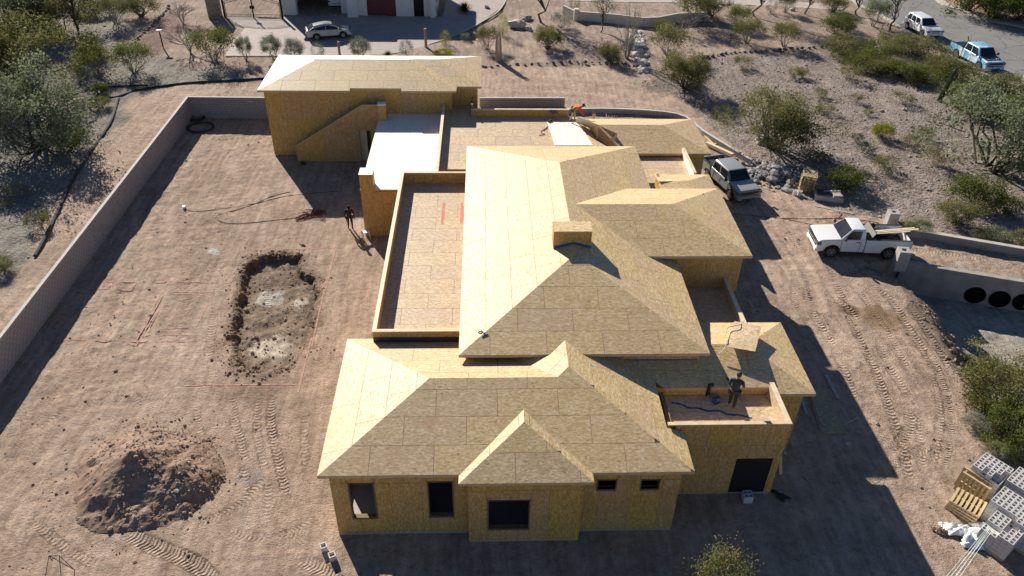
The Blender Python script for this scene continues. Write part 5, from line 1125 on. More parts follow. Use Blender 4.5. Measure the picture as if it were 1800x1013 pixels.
# ================================================================ people (skin modifier grown over a posed skeleton)
def person(label, loc, rz, J, mats, hat=None):
    """J: joint -> (x,y,z,r) in local metres, +x is where the person faces; mats: shirt, trousers, skin, shoe, hair"""
    root = thing('person', label, 'person', loc, rz)
    chain = [('pelvis', 'waist'), ('waist', 'chest'), ('chest', 'neck'), ('neck', 'head'), ('head', 'crown')]
    for s in 'lr': chain += [('chest', 'sho_'+s), ('sho_'+s, 'elb_'+s), ('elb_'+s, 'wri_'+s), ('wri_'+s, 'palm_'+s), ('pelvis', 'hip_'+s), ('hip_'+s, 'kne_'+s), ('kne_'+s, 'ank_'+s), ('ank_'+s, 'toe_'+s)]
    J = dict(J)
    for s in 'lr':
        w = Vector(J['wri_'+s][:3]); e = Vector(J['elb_'+s][:3]); d = (w-e).normalized(); sd = d.cross(Vector((1, 0, 0))); sd = sd.normalized() if sd.length > 0.1 else Vector((0, 1, 0)); p = w+d*0.07; J['palm_'+s] = (*p, 0.036)
        for k, (o, L) in enumerate(((-0.032, 0.075), (-0.011, 0.088), (0.011, 0.082), (0.031, 0.062))):
            a = p+sd*o+d*0.035; b = a+d*L*0.55; c = b+d*L*0.35-d.cross(sd)*L*0.35
            J['f%d%s' % (k, s)] = (*a, 0.010); J['g%d%s' % (k, s)] = (*b, 0.009); J['h%d%s' % (k, s)] = (*c, 0.008); chain += [('palm_'+s, 'f%d%s' % (k, s)), ('f%d%s' % (k, s), 'g%d%s' % (k, s)), ('g%d%s' % (k, s), 'h%d%s' % (k, s))]
        th = p-sd*0.05+d*0.005; J['t'+s] = (*th, 0.011); J['u'+s] = (*(th+d*0.045-sd*0.015), 0.009); chain += [('palm_'+s, 't'+s), ('t'+s, 'u'+s)]
    names = list(J); ix = {n: i for i, n in enumerate(names)}
    me = bpy.data.meshes.new('body'); me.from_pydata([J[n][:3] for n in names], [(ix[a], ix[b]) for a, b in chain], [])
    ob = bpy.data.objects.new('body', me); COL.objects.link(ob); sk = ob.modifiers.new('skin', 'SKIN'); sk.use_smooth_shade = True
    sv = me.skin_vertices[0].data
    for i, n in enumerate(names): sv[i].radius = (J[n][3], J[n][3]*(0.72 if n in ('waist', 'chest', 'pelvis') else 1.0)) if n not in ('waist', 'chest', 'pelvis') else (J[n][3]*0.78, J[n][3])
    sv[ix['pelvis']].use_root = True
    sb = ob.modifiers.new('sub', 'SUBSURF'); sb.levels = 1; sb.render_levels = 1
    dg = bpy.context.evaluated_depsgraph_get(); ev = ob.evaluated_get(dg); nm = bpy.data.meshes.new_from_object(ev); bpy.data.objects.remove(ob)
    nm.materials.clear()
    for m_ in mats: nm.materials.append(m_)
    zone = {}
    for a, b in chain:
        if a[0] in 'fgtu' or b in ('palm_l', 'palm_r') or a.startswith('palm'): z = 2
        elif b in ('neck',): z = 0
        elif b in ('head',): z = 2
        elif b == 'crown': z = 4
        elif b.startswith('toe'): z = 3
        elif b.startswith(('kne', 'ank', 'hip')): z = 1
        else: z = 0
        zone[(a, b)] = z
    segs = [(np.array(J[a][:3]), np.array(J[b][:3]), zone[(a, b)]) for a, b in chain]; mi = []
    C_ = np.array([tuple(p.center) for p in nm.polygons]); best = np.full(len(C_), 9.0); mi = np.zeros(len(C_), int)
    for a, b, z in segs:
        t = np.clip(((C_-a) @ (b-a))/(np.dot(b-a, b-a)+1e-9), 0, 1); dd = np.linalg.norm(C_-a-t[:, None]*(b-a), axis=1); k = dd < best; best[k] = dd[k]; mi[k] = z
    mi = [int(q) for q in mi]
    nm.polygons.foreach_set('material_index', mi); nm.name = 'body'; link('body', nm, root)
    # face: nose, eyes, ears as children
    h = Vector(J['head'][:3]); c = Vector(J['crown'][:3]); up = (c-h).normalized(); fw = Vector((1, 0, 0))-up*up.x; fw.normalize(); sd = up.cross(fw); ce = h+up*0.05
    m = MB(); m.add([ce+fw*0.09+up*0.02, ce+fw*0.09-up*0.03+sd*0.018, ce+fw*0.09-up*0.03-sd*0.018, ce+fw*0.125-up*0.025], [(0, 1, 3), (1, 2, 3), (2, 0, 3)]); m.build('nose', mats[2], root)
    for s in (-1, 1):
        m = MB(); m.lathe([(0.002, -0.012), (0.013, 0), (0.002, 0.012)], 8, ce+fw*0.092+sd*0.035*s+up*0.03); m.build('eye', M('eye_dark', (0.02, 0.015, 0.012), 0.3), root)
        m = MB(); m.lathe([(0.003, -0.03), (0.02, 0), (0.003, 0.03)], 8, ce+sd*0.095*s); m.build('ear', mats[2], root)
    m = MB(); m.box(ce+fw*0.095-up*0.06, (0.012, 0.05, 0.012)); m.build('mouth', M('lips', (0.25, 0.10, 0.08), 0.6), root)
    if hat: hat(root, c, up, fw, sd)
    return root, J
def stand(lean=0.0, arms=((0.05, 0.25), (0.05, -0.25)), stride=0.12, build=1.0, bend=0.0):
    b = build; J = {}
    hipx = 0.0; ch = Vector((math.sin(lean)*0.45, 0, 0.95+math.cos(lean)*0.45))
    J['pelvis'] = (0, 0, 0.95, 0.165*b); w = Vector((0, 0, 0.95)).lerp(ch, 0.42); J['waist'] = (*w, 0.155*b); J['chest'] = (*ch, 0.175*b)
    up = (ch-Vector((0, 0, 0.95))).normalized(); nk = ch+up*0.12+Vector((0.02, 0, 0)); J['neck'] = (*nk, 0.062); hd = nk+up*0.11+Vector((0.04, 0, -0.01)); J['head'] = (*hd, 0.098); cr = hd+Vector((0.03, 0, 0.115)); J['crown'] = (*cr, 0.088)
    for s, q in (('l', 1), ('r', -1)):
        sh = ch+up*0.03+Vector((0, q*0.205*b, 0)); J['sho_'+s] = (*sh, 0.082*b)
        ax, az = arms[0 if q > 0 else 1]; e = sh+Vector((0.30*math.sin(ax), q*0.07, -0.30*math.cos(ax))); J['elb_'+s] = (*e, 0.056*b)
        wv_ = e+Vector((0.25*math.sin(ax+az), -q*0.02, -0.25*math.cos(ax+az))); J['wri_'+s] = (*wv_, 0.038)
        st_ = stride*q; J['hip_'+s] = (0, q*0.105*b, 0.88, 0.105*b); J['kne_'+s] = (st_*0.5+0.04+bend, q*0.11, 0.49, 0.075*b); J['ank_'+s] = (st_-0.03, q*0.115, 0.095, 0.05); J['toe_'+s] = (st_+0.15, q*0.13, 0.045, 0.042)
    return J
BLKC = M('black_cloth', (0.018, 0.017, 0.018), 0.85, var=0.3); MARC = M('dark_maroon_cloth', (0.045, 0.016, 0.016), 0.85, var=0.3); NAVY = M('navy_cloth', (0.030, 0.034, 0.052), 0.85, var=0.25); SKIN = M('skin', (0.32, 0.19, 0.125), 0.6, var=0.08); SHOE = M('dark_shoe', (0.03, 0.028, 0.026), 0.7); HAIR = M('dark_hair', (0.02, 0.016, 0.013), 0.7); ORANGE = M('orange_shirt', (0.66, 0.115, 0.02), 0.8, var=0.15); KHAKI = M('khaki_cloth', (0.40, 0.33, 0.22), 0.85); DKP = M('dark_trousers', (0.028, 0.024, 0.022), 0.85, var=0.3); PALESH = M('pale_shoe', (0.42, 0.40, 0.36), 0.8)
def cap_hat(mat):
    def f(root, c, up, fw, sd):
        A = Matrix((fw, sd, up)).transposed(); m = MB(); m.smooth = True; m.lathe([(0.108, -0.05), (0.112, 0.0), (0.095, 0.06), (0.05, 0.095), (0.01, 0.10)], 14, c, A); m.build('cap', mat, root)
        m = MB(); m.add([c+fw*0.09+sd*s+up*(-0.035) for s in (-0.08, 0.08)]+[c+fw*0.20+sd*s-up*0.045 for s in (0.055, -0.055)], [(0, 1, 2, 3)]); m.prism([c+fw*0.09-sd*0.08-up*0.035, c+fw*0.09+sd*0.08-up*0.035, c+fw*0.20+sd*0.055-up*0.045, c+fw*0.20-sd*0.055-up*0.045], -up*0.008); m.build('brim', mat, root)
    return f
def tool_belt(root, J, mat):
    px, py, pz, r_ = J['pelvis']; m = MB(); m.tube([(px+0.16*math.cos(t), py+0.20*math.sin(t), pz+0.04) for t in np.linspace(0, 2*math.pi, 16, endpoint=False)], 0.03, 6, closed=True); b = m.build('tool_belt', mat, root)
    for s in (-1, 1):
        m = MB(); m.box((px-0.02, py+s*0.215, pz-0.06), (0.20, 0.10, 0.24)); m.build('pouch', mat, b)
LEATH = M('belt_leather', (0.035, 0.026, 0.02), 0.7)
J = stand(lean=0.14, arms=((0.35, 0.75), (0.15, 0.55)), stride=0.10)
p1, J1 = person('person in black clothes standing on the dirt beside the terrace corner', at(616.5, 402), R(-70), J, [MARC, BLKC, SKIN, SHOE, HAIR], cap_hat(BLKC)); tool_belt(p1, J1, LEATH)
J = stand(lean=0.10, arms=((0.25, 0.35), (0.30, 0.6)), stride=0.09, build=1.08)
p2, J2 = person('person in navy hoodie with tool belt standing on the right flat deck', at(1285, 715, fz+0.003), R(62), J, [NAVY, DKP, SKIN, PALESH, HAIR], cap_hat(M('purple_grey_cap', (0.06, 0.045, 0.065), 0.8))); tool_belt(p2, J2, LEATH)
# bent over worker
J = stand(lean=1.22, arms=((0.35, 0.3), (0.55, 0.2)), stride=0.16, bend=0.05)
p3, J3 = person('person in orange shirt bending over at the rear roof edge', at(1006, 213, zT+0.10), R(-12), J, [ORANGE, KHAKI, SKIN, SHOE, HAIR], cap_hat(BLKC)); tool_belt(p3, J3, LEATH)
# ================================================================ vegetation
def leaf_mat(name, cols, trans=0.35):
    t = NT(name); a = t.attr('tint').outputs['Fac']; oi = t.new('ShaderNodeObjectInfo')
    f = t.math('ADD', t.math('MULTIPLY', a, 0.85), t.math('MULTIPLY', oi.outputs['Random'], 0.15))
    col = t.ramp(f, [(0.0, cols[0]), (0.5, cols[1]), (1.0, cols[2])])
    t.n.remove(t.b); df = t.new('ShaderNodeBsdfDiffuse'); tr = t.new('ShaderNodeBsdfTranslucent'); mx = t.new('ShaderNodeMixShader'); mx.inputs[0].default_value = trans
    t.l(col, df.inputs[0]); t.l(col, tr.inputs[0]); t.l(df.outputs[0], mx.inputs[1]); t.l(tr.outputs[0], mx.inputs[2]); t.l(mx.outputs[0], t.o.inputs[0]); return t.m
L_OLIVE = leaf_mat('leaf_olive', ((0.072, 0.078, 0.026), (0.170, 0.170, 0.064), (0.31, 0.29, 0.13)))
L_GREEN = leaf_mat('leaf_green', ((0.045, 0.062, 0.015), (0.120, 0.145, 0.035), (0.25, 0.27, 0.08)))
L_GREY = leaf_mat('leaf_grey_green', ((0.095, 0.115, 0.062), (0.195, 0.220, 0.130), (0.34, 0.37, 0.24)))
L_SILVER = leaf_mat('leaf_silver', ((0.13, 0.14, 0.11), (0.25, 0.26, 0.20), (0.42, 0.42, 0.34)))
L_YELLOW = leaf_mat('leaf_yellow_green', ((0.10, 0.11, 0.012), (0.24, 0.25, 0.03), (0.42, 0.40, 0.07)))
L_DRY = leaf_mat('leaf_dry', ((0.11, 0.095, 0.04), (0.21, 0.185, 0.085), (0.36, 0.32, 0.17)))
L_DARK = leaf_mat('leaf_dark', ((0.015, 0.026, 0.010), (0.035, 0.052, 0.020), (0.075, 0.095, 0.04)))
BARK = M('bark', (0.10, 0.075, 0.055), 0.9, var=0.3); TWIG = M('grey_twig', (0.27, 0.245, 0.215), 0.9, var=0.25)
def proto(kind, seed):
    """unit plant: crown about 1 wide; returns (stem mesh, crown mesh)"""
    r = np.random.default_rng(seed); st = MB(); leaves = []; tint = []
    def leafset(c, rad, n, size, flat=1.0, tb=0.5):
        P = np.array(c)+r.normal(size=(n, 3))*np.array([rad, rad, rad*flat]); P[:, 2] = np.maximum(P[:, 2], 0.02)
        a = r.normal(size=(n, 3)); a /= np.linalg.norm(a, axis=1)[:, None]; b = np.cross(a, r.normal(size=(n, 3))); b /= np.linalg.norm(b, axis=1)[:, None]+1e-9; s = size*r.uniform(0.6, 1.4, n)[:, None]
        leaves.extend(np.stack([P-a*s*0.9, P+b*s*0.42, P+a*s*0.9, P-b*s*0.42], 1)); tint.extend(np.clip(tb+r.normal(size=n)*0.2, 0, 1))
    def stem(a, b, r0, r1, wob=0.06, n=4):
        a, b = np.array(a, float), np.array(b, float); pts = []
        for k in range(n+1):
            t = k/n; pts.append(a+(b-a)*t+(r.normal(size=3)*wob*math.sin(math.pi*t) if 0 < k < n else 0))
        st.tube(pts, list(np.linspace(r0, r1, n+1)), 5, caps=False); return pts
    if kind in ('creosote', 'dense', 'dry', 'mesq', 'bush', 'dark'):
        cfg = dict(creosote=(44, 0.085, 120, 0.019, 0.78, 0.20), dense=(60, 0.080, 150, 0.018, 0.72, 0.05), dry=(24, 0.085, 80, 0.024, 0.60, 0.08), mesq=(100, 0.070, 170, 0.0125, 0.72, 0.06), bush=(48, 0.080, 140, 0.019, 0.62, 0.04), dark=(48, 0.080, 140, 0.019, 0.62, 0.04))[kind]
        nc, cr, nl, ls, ht, lo = cfg; lob = [(r.uniform(0, 6.28), r.uniform(0.75, 1.15)) for _ in range(6)]
        LC = []
        for q in range(13):
            az = r.uniform(0, 6.28); rr_ = r.uniform(0.08, 0.40); LC.append((rr_*math.cos(az), rr_*math.sin(az), ht*(0.85-0.9*rr_)*r.uniform(0.6, 1.15)))
        for k in range(nc):
            az = r.uniform(0, 2*math.pi); u = r.uniform(0.12, 1)**0.5; el = math.acos(1-u*r.uniform(0.25, 1.0)); rad = (0.30+0.20*r.uniform())*min(l for a_, l in sorted(lob, key=lambda q: abs((q[0]-az+3.14) % 6.28-3.14))[:1])
            c = np.array([math.cos(az)*math.sin(el)*rad*1.05, math.sin(az)*math.sin(el)*rad*1.05, lo+(ht-lo)*(0.25+0.75*math.cos(el))*r.uniform(0.75, 1.05)])
            if kind in ('mesq', 'dense') and k % 4: c = np.array(LC[k % 13])+r.normal(size=3)*np.array([0.095, 0.095, 0.085]); c[2] = max(c[2], 0.05)
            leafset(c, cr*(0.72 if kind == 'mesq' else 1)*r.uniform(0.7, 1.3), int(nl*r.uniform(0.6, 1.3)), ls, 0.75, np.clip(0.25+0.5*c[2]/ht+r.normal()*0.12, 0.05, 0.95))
            base = (math.cos(az)*0.04, math.sin(az)*0.04, 0)
            if k % (6 if kind == 'mesq' else 3) == 0: stem(base, c, 0.010, 0.003)
    elif kind == 'tree':
        tr = stem((0, 0, 0), (0.05, 0.02, 0.42), 0.022, 0.015)
        for k in range(46):
            az = r.uniform(0, 6.28); el = r.uniform(0, 1.35); rad = r.uniform(0.25, 0.48); c = np.array([math.cos(az)*math.sin(el)*rad, math.sin(az)*math.sin(el)*rad, 0.52+0.42*math.cos(el)*r.uniform(0.6, 1)])
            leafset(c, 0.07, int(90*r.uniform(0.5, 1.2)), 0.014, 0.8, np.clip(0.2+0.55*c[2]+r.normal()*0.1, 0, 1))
            if k % 3 == 0: stem(tr[r.integers(2, 5)], c, 0.010, 0.003)
    elif kind == 'round':
        for k in range(9):
            az = 6.28*k/9; stem((0.02*math.cos(az), 0.02*math.sin(az), 0), (0.27*math.cos(az), 0.27*math.sin(az), 0.42+0.1*r.uniform()), 0.013, 0.007)
        for k in range(70):
            az = r.uniform(0, 6.28); u = r.uniform(-0.75, 1); s_ = math.sqrt(1-u*u); q_ = r.uniform(0.25, 1)**0.5; c = np.array([0.42*q_*s_*math.cos(az), 0.42*q_*s_*math.sin(az), 0.58+0.34*q_*u]); leafset(c, 0.06, 120, 0.017, 1, 0.35+0.3*r.uniform())
    elif kind == 'ball':
        stem((0, 0, 0), (0, 0, 0.35), 0.03, 0.02)
        for k in range(60):
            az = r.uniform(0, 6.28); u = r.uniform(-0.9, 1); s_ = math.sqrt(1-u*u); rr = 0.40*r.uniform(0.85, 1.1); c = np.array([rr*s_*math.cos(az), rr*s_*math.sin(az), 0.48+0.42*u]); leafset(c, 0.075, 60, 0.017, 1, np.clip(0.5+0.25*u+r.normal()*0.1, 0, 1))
    elif kind == 'bare':
        def br(p, d, L, rd, lev):
            q = p+d*L; pts = [p, p+d*L*0.5+r.normal(size=3)*L*0.05, q]; st.tube(pts, [rd, rd*0.85, rd*0.65], 4, caps=False)
            if lev == 0: return
            for k in range(3 if lev > 1 else 4):
                e = d+r.normal(size=3)*0.48; e[2] = abs(e[2])*0.7+0.15; e /= np.linalg.norm(e); br(p+d*L*r.uniform(0.55, 1.0), e, L*r.uniform(0.6, 0.85), max(rd*0.55, 0.0022), lev-1)
        for k in range(4):
            a = 6.28*k/4+r.uniform(-0.4, 0.4); d = np.array([0.5*math.cos(a), 0.5*math.sin(a), 1.0]); d /= np.linalg.norm(d); br(np.array([0, 0, 0.0]), d, 0.30, 0.016, 4)
    elif kind == 'spiky':
        for k in range(240):
            az = r.uniform(0, 6.28); el = r.uniform(0.05, 1.35); L = r.uniform(0.35, 0.55); d = np.array([math.cos(az)*math.sin(el), math.sin(az)*math.sin(el), math.cos(el)]); w = np.cross(d, [0, 0, 1]); w /= np.linalg.norm(w)+1e-9
            p0 = np.array([0, 0, 0.05]); leaves.append((p0, p0+d*L*0.5+w*0.012, p0+d*L, p0+d*L*0.5-w*0.012)); tint.append(r.uniform())
    elif kind == 'whip':
        for k in range(26):
            az = r.uniform(0, 6.28); sp = r.uniform(0.08, 0.42); tp = (sp*math.cos(az), sp*math.sin(az), r.uniform(0.75, 1.05)); P = stem((0.03*math.cos(az), 0.03*math.sin(az), 0), tp, 0.008, 0.003, 0.03, 5)
            for q in P[1:]: leafset(q, 0.028, 16, 0.011, 1.4, r.uniform(0.2, 0.7))
    sm = st.mesh('stems', TWIG if kind in ('bare', 'round', 'dry', 'creosote', 'whip') else BARK) if st.f else None
    cm = None
    if leaves:
        A = np.array(leaves); me_ = bpy.data.meshes.new('crown'); n_ = len(A); me_.vertices.add(n_*4); me_.vertices.foreach_set('co', A.reshape(-1).astype(np.float32)); me_.loops.add(n_*4); me_.loops.foreach_set('vertex_index', np.arange(n_*4, dtype=np.int32)); me_.polygons.add(n_)
        me_.polygons.foreach_set('loop_start', (np.arange(n_)*4).astype(np.int32)); me_.polygons.foreach_set('loop_total', np.full(n_, 4, np.int32)); me_.update(calc_edges=True)
        at_ = me_.attributes.new('tint', 'FLOAT', 'FACE'); at_.data.foreach_set('value', np.array(tint, np.float32)); cm = me_
    return sm, cm
PROTO = {}
def get_proto(kind, var, mat):
    k = (kind, var)
    if k not in PROTO: PROTO[k] = proto(kind, hash(kind) % 1 + 100+var*13+len(kind)*7)
    sm, cm = PROTO[k]
    key = (kind, var, mat.name)
    if cm is not None and key not in PROTO:
        c2 = cm.copy(); c2.materials.append(mat); PROTO[key] = c2
    return sm, PROTO.get(key)
PC = [0]
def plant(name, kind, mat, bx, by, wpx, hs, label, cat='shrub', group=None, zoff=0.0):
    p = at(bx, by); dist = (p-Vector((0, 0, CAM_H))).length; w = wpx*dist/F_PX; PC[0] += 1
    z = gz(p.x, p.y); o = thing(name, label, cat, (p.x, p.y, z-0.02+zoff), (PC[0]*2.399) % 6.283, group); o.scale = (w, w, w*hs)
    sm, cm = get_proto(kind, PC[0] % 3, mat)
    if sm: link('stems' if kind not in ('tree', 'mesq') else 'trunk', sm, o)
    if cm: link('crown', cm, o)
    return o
# upper left desert
GL_ = 'trees and bushes of the desert left of the plot'
for a in (
 ('mesquite_tree', 'mesq', L_GREY, 72, 262, 175, 1.0, 'largest grey green mesquite tree left of the block wall', 'tree'),
 ('mesquite_tree', 'mesq', L_OLIVE, 50, 160, 185, 0.85, 'broad olive tree above the largest grey green tree on the left', 'tree'),
 ('mesquite_tree', 'mesq', L_GREY, 20, 62, 150, 0.9, 'blue green tree filling the upper left corner', 'tree'),
 ('mesquite_tree', 'mesq', L_OLIVE, 95, 62, 120, 0.8, 'thin olive tree between the corner tree and the bare trunk', 'tree'),
 ('palo_verde_tree', 'tree', L_OLIVE, 139, 62, 85, 1.3, 'tree with slender dark forked trunk in the upper left desert', 'tree'),
 ('desert_shrub', 'creosote', L_OLIVE, 205, 42, 46, 1.15, 'upright olive shrub right of the forked tree', 'shrub'),
 ('desert_shrub', 'dense', L_OLIVE, 248, 28, 52, 1.05, 'dense olive shrub at the top beside the stone edged bed', 'shrub'),
 ('desert_shrub', 'creosote', L_GREEN, 172, 133, 62, 0.9, 'green shrub left of the twin shrub behind the erosion sock', 'shrub'),
 ('desert_shrub', 'creosote', L_GREEN, 236, 127, 62, 0.95, 'green shrub with reddish soil at its foot behind the erosion sock', 'shrub'),
 ('desert_shrub', 'dense', L_OLIVE, 158, 98, 44, 0.9, 'small olive shrub in front of the forked tree', 'shrub'),
 ('desert_shrub', 'bush', L_GREEN, 176, 166, 30, 0.85, 'upper of two small green shrubs on the erosion sock', 'shrub'),
 ('desert_shrub', 'bush', L_GREEN, 180, 190, 32, 0.85, 'lower of two small green shrubs on the erosion sock', 'shrub'),
 ('desert_shrub', 'bush', L_GREEN, 128, 258, 62, 0.75, 'low green shrub at the foot of the largest grey green tree', 'shrub'),
 ('dry_shrub', 'dry', L_DRY, 30, 345, 38, 0.9, 'dry tan shrub on pale ground above the lower left sock', 'shrub'),
 ('dry_shrub', 'dry', L_OLIVE, 72, 398, 42, 0.9, 'dry olive shrub growing on the erosion sock at the left', 'shrub'),
 ('desert_shrub', 'bush', L_OLIVE, 6, 475, 40, 0.9, 'olive shrub cut by the left edge beside the sock end', 'shrub'),
 ('dry_shrub', 'dry', L_DRY, 10, 362, 24, 0.8, 'small dry tuft at the left edge below the big tree', 'shrub'),
 ('dry_shrub', 'dry', L_DRY, 128, 140, 50, 0.7, 'dry brushy clump left of the green shrub by the sock', 'shrub'),
 ('desert_shrub', 'dense', L_OLIVE, 80, 15, 60, 0.8, 'dark olive shrub at the top edge near the corner tree', 'shrub'),
 ('desert_shrub', 'bush', L_DARK, 170, 25, 55, 0.7, 'shaded shrub behind the forked tree at the top edge', 'shrub'),
 ('bare_tree', 'bare', L_DRY, 335, 92, 66, 1.05, 'leafless grey tree beside the gate and paved drive', 'tree'),
 ('bare_tree', 'bare', L_DRY, 322, 40, 42, 1.1, 'pale leafless sapling behind the leafless grey tree', 'tree'),
 ('lemon_shrub', 'creosote', L_GREEN, 377, 107, 72, 0.95, 'bright green bush in front of the iron gate', 'bush'),
 # trimmed shrubs along the drive
 ('trimmed_shrub', 'round', L_GREY, 433, 106, 28, 1.5, 'first grey trimmed shrub on stems along the paved drive edge', 'shrub'),
 ('trimmed_shrub', 'round', L_GREY, 481, 105, 38, 1.15, 'second and wider grey trimmed shrub along the paved drive edge', 'shrub'),
 ('trimmed_shrub', 'round', L_SILVER, 519, 106, 42, 0.9, 'pale grey wide shrub third along the paved drive edge', 'shrub'),
 ('trimmed_shrub', 'ball', L_GREY, 560, 104, 25, 1.1, 'fourth trimmed shrub just left of the wooden post', 'shrub'),
 ('trimmed_shrub', 'round', L_SILVER, 635, 104, 42, 0.9, 'pale twiggy shrub behind the rear roof ridge middle', 'shrub'),
 ('desert_shrub', 'spiky', L_DARK, 682, 100, 22, 0.9, 'small dark spiky plant left of the dark ball shrub', 'plant'),
 ('trimmed_shrub', 'ball', L_DARK, 714, 98, 25, 1.05, 'dark green ball shrub behind the rear roof', 'shrub'),
 ('golden_shrub', 'ball', L_YELLOW, 783, 79, 22, 1.1, 'yellow green ball shrub at the end of the drive edge', 'shrub'),
 ('desert_shrub', 'dry', L_GREY, 818, 70, 18, 1.1, 'small grey green shrub right of the yellow green ball', 'shrub'),
 ('golden_shrub', 'bush', L_YELLOW, 780, 98, 38, 0.35, 'low yellow green ground cover peeking over the rear roof', 'shrub'),
 ('golden_shrub', 'ball', L_YELLOW, 884, 62, 20, 1.9, 'tall bright yellow shrub beside the pale boulder', 'shrub'),
 ('desert_shrub', 'creosote', L_OLIVE, 858, 86, 42, 1.2, 'olive shrub directly behind the dead cactus stump', 'shrub'),
 ('spiky_agave', 'spiky', L_DARK, 817, 22, 40, 0.9, 'dark spiky agave right of the white garage', 'plant'),
 ('clipped_shrub', 'ball', L_GREEN, 773, 28, 18, 1.8, 'bright green shrub at the corner of the white garage', 'shrub'),
 ('mesquite_tree', 'tree', L_GREEN, 951, 40, 95, 1.25, 'tall dark trunked tree above the boulders at the top', 'tree'),
 ('desert_shrub', 'dense', L_OLIVE, 962, 87, 50, 1.05, 'dense olive bush below the tall dark trunked tree', 'shrub'),
 ('cholla', 'dry', L_SILVER, 985, 50, 40, 1.0, 'pale cholla clump behind the dense olive bush', 'cactus'),
 ('columnar_shrub', 'ball', L_GREEN, 1009, 24, 20, 1.8, 'green columnar shrub at the end of the cream wall', 'shrub'),
 ('palo_verde_tree', 'tree', L_GREY, 1056, 58, 52, 1.35, 'pale green young tree in front of the cream wall', 'tree'),
 ('desert_shrub', 'dense', L_OLIVE, 1072, 110, 40, 1.15, 'dark olive bush left of the whip stemmed ocotillo', 'shrub'),
 ('ocotillo', 'whip', L_GREY, 1102, 104, 62, 1.35, 'blue grey whip stemmed ocotillo below the cream wall', 'plant'),
 ('desert_shrub', 'creosote', L_OLIVE, 1172, 98, 62, 1.0, 'rounded olive shrub right of the ocotillo', 'shrub'),
 ('desert_shrub', 'bush', L_GREEN, 1165, 58, 30, 1.0, 'small green shrub against the cream wall', 'shrub'),
 ('bare_tree', 'bare', L_DRY, 1202, 62, 44, 1.1, 'bare grey sapling at the right end of the cream wall', 'tree'),
 ('palo_verde_tree', 'creosote', L_OLIVE, 1212, 42, 66, 1.1, 'leafy olive shrub cut by the top edge right of the cream wall', 'shrub'),
 ('mesquite_tree', 'mesq', L_OLIVE, 1205, 155, 100, 0.95, 'large olive mesquite behind the rear right roof', 'tree'),
 ('mesquite_tree', 'mesq', L_OLIVE, 1352, 258, 150, 0.95, 'biggest grey green mesquite between rear wing and gravel slope', 'tree'),
 ('dead_brush', 'bare', L_DRY, 1345, 258, 70, 0.8, 'tangle of bare grey branches under the biggest mesquite', 'brush'),
 ('desert_shrub', 'dry', L_OLIVE, 1270, 205, 36, 0.8, 'grey sage tuft on the bank behind the grey pickup', 'shrub'),
 ('desert_shrub', 'creosote', L_GREEN, 1298, 48, 40, 1.1, 'green shrub left of the leaning dark trunk at the top', 'shrub'),
 ('desert_shrub', 'creosote', L_OLIVE, 1312, 74, 52, 0.95, 'olive shrub on the granite slope above the stone line, left one', 'shrub'),
 ('desert_shrub', 'creosote', L_OLIVE, 1378, 82, 52, 0.95, 'olive shrub on the granite slope above the stone line, middle one', 'shrub'),
 ('desert_shrub', 'dense', L_GREEN, 1470, 60, 50, 0.95, 'fuller green shrub on the granite slope above the stone line, right one', 'shrub'),
 ('mesquite_tree', 'tree', L_OLIVE, 1325, 29, 70, 1.3, 'tree with dark leaning trunk at the top right of centre', 'tree'),
 ('silver_shrub', 'ball', L_SILVER, 1354, 25, 20, 1.2, 'silvery blue shrub at the top beside the leaning trunk', 'shrub'),
 ('desert_shrub', 'creosote', L_OLIVE, 1380, 24, 28, 1.2, 'thin upright shrub right of the silvery shrub at the top', 'shrub'),
 ('palo_verde_tree', 'tree', L_OLIVE, 1414, 26, 58, 1.1, 'multi stemmed tree at the top between garden path and slope', 'tree'),
 ('palo_verde_tree', 'tree', L_OLIVE, 1505, 25, 62, 1.1, 'multi stemmed tree left of the pale tree at the road', 'tree'),
 ('palo_verde_tree', 'tree', L_SILVER, 1564, 53, 66, 1.25, 'pale foliaged tree at the kerb left of the white suv', 'tree'),
 ('desert_shrub', 'dense', L_OLIVE, 1464, 20, 40, 0.9, 'olive shrub at the top between the two multi stemmed trees', 'shrub'),
 ('desert_shrub', 'creosote', L_GREY, 1534, 46, 44, 1.2, 'grey green shrub between the multi stemmed tree and the pale tree', 'shrub'),
 ('mesquite_tree', 'mesq', L_OLIVE, 1250, 30, 60, 1.0, 'olive tree crown at the top over the garden path', 'tree'),
): plant(*a)
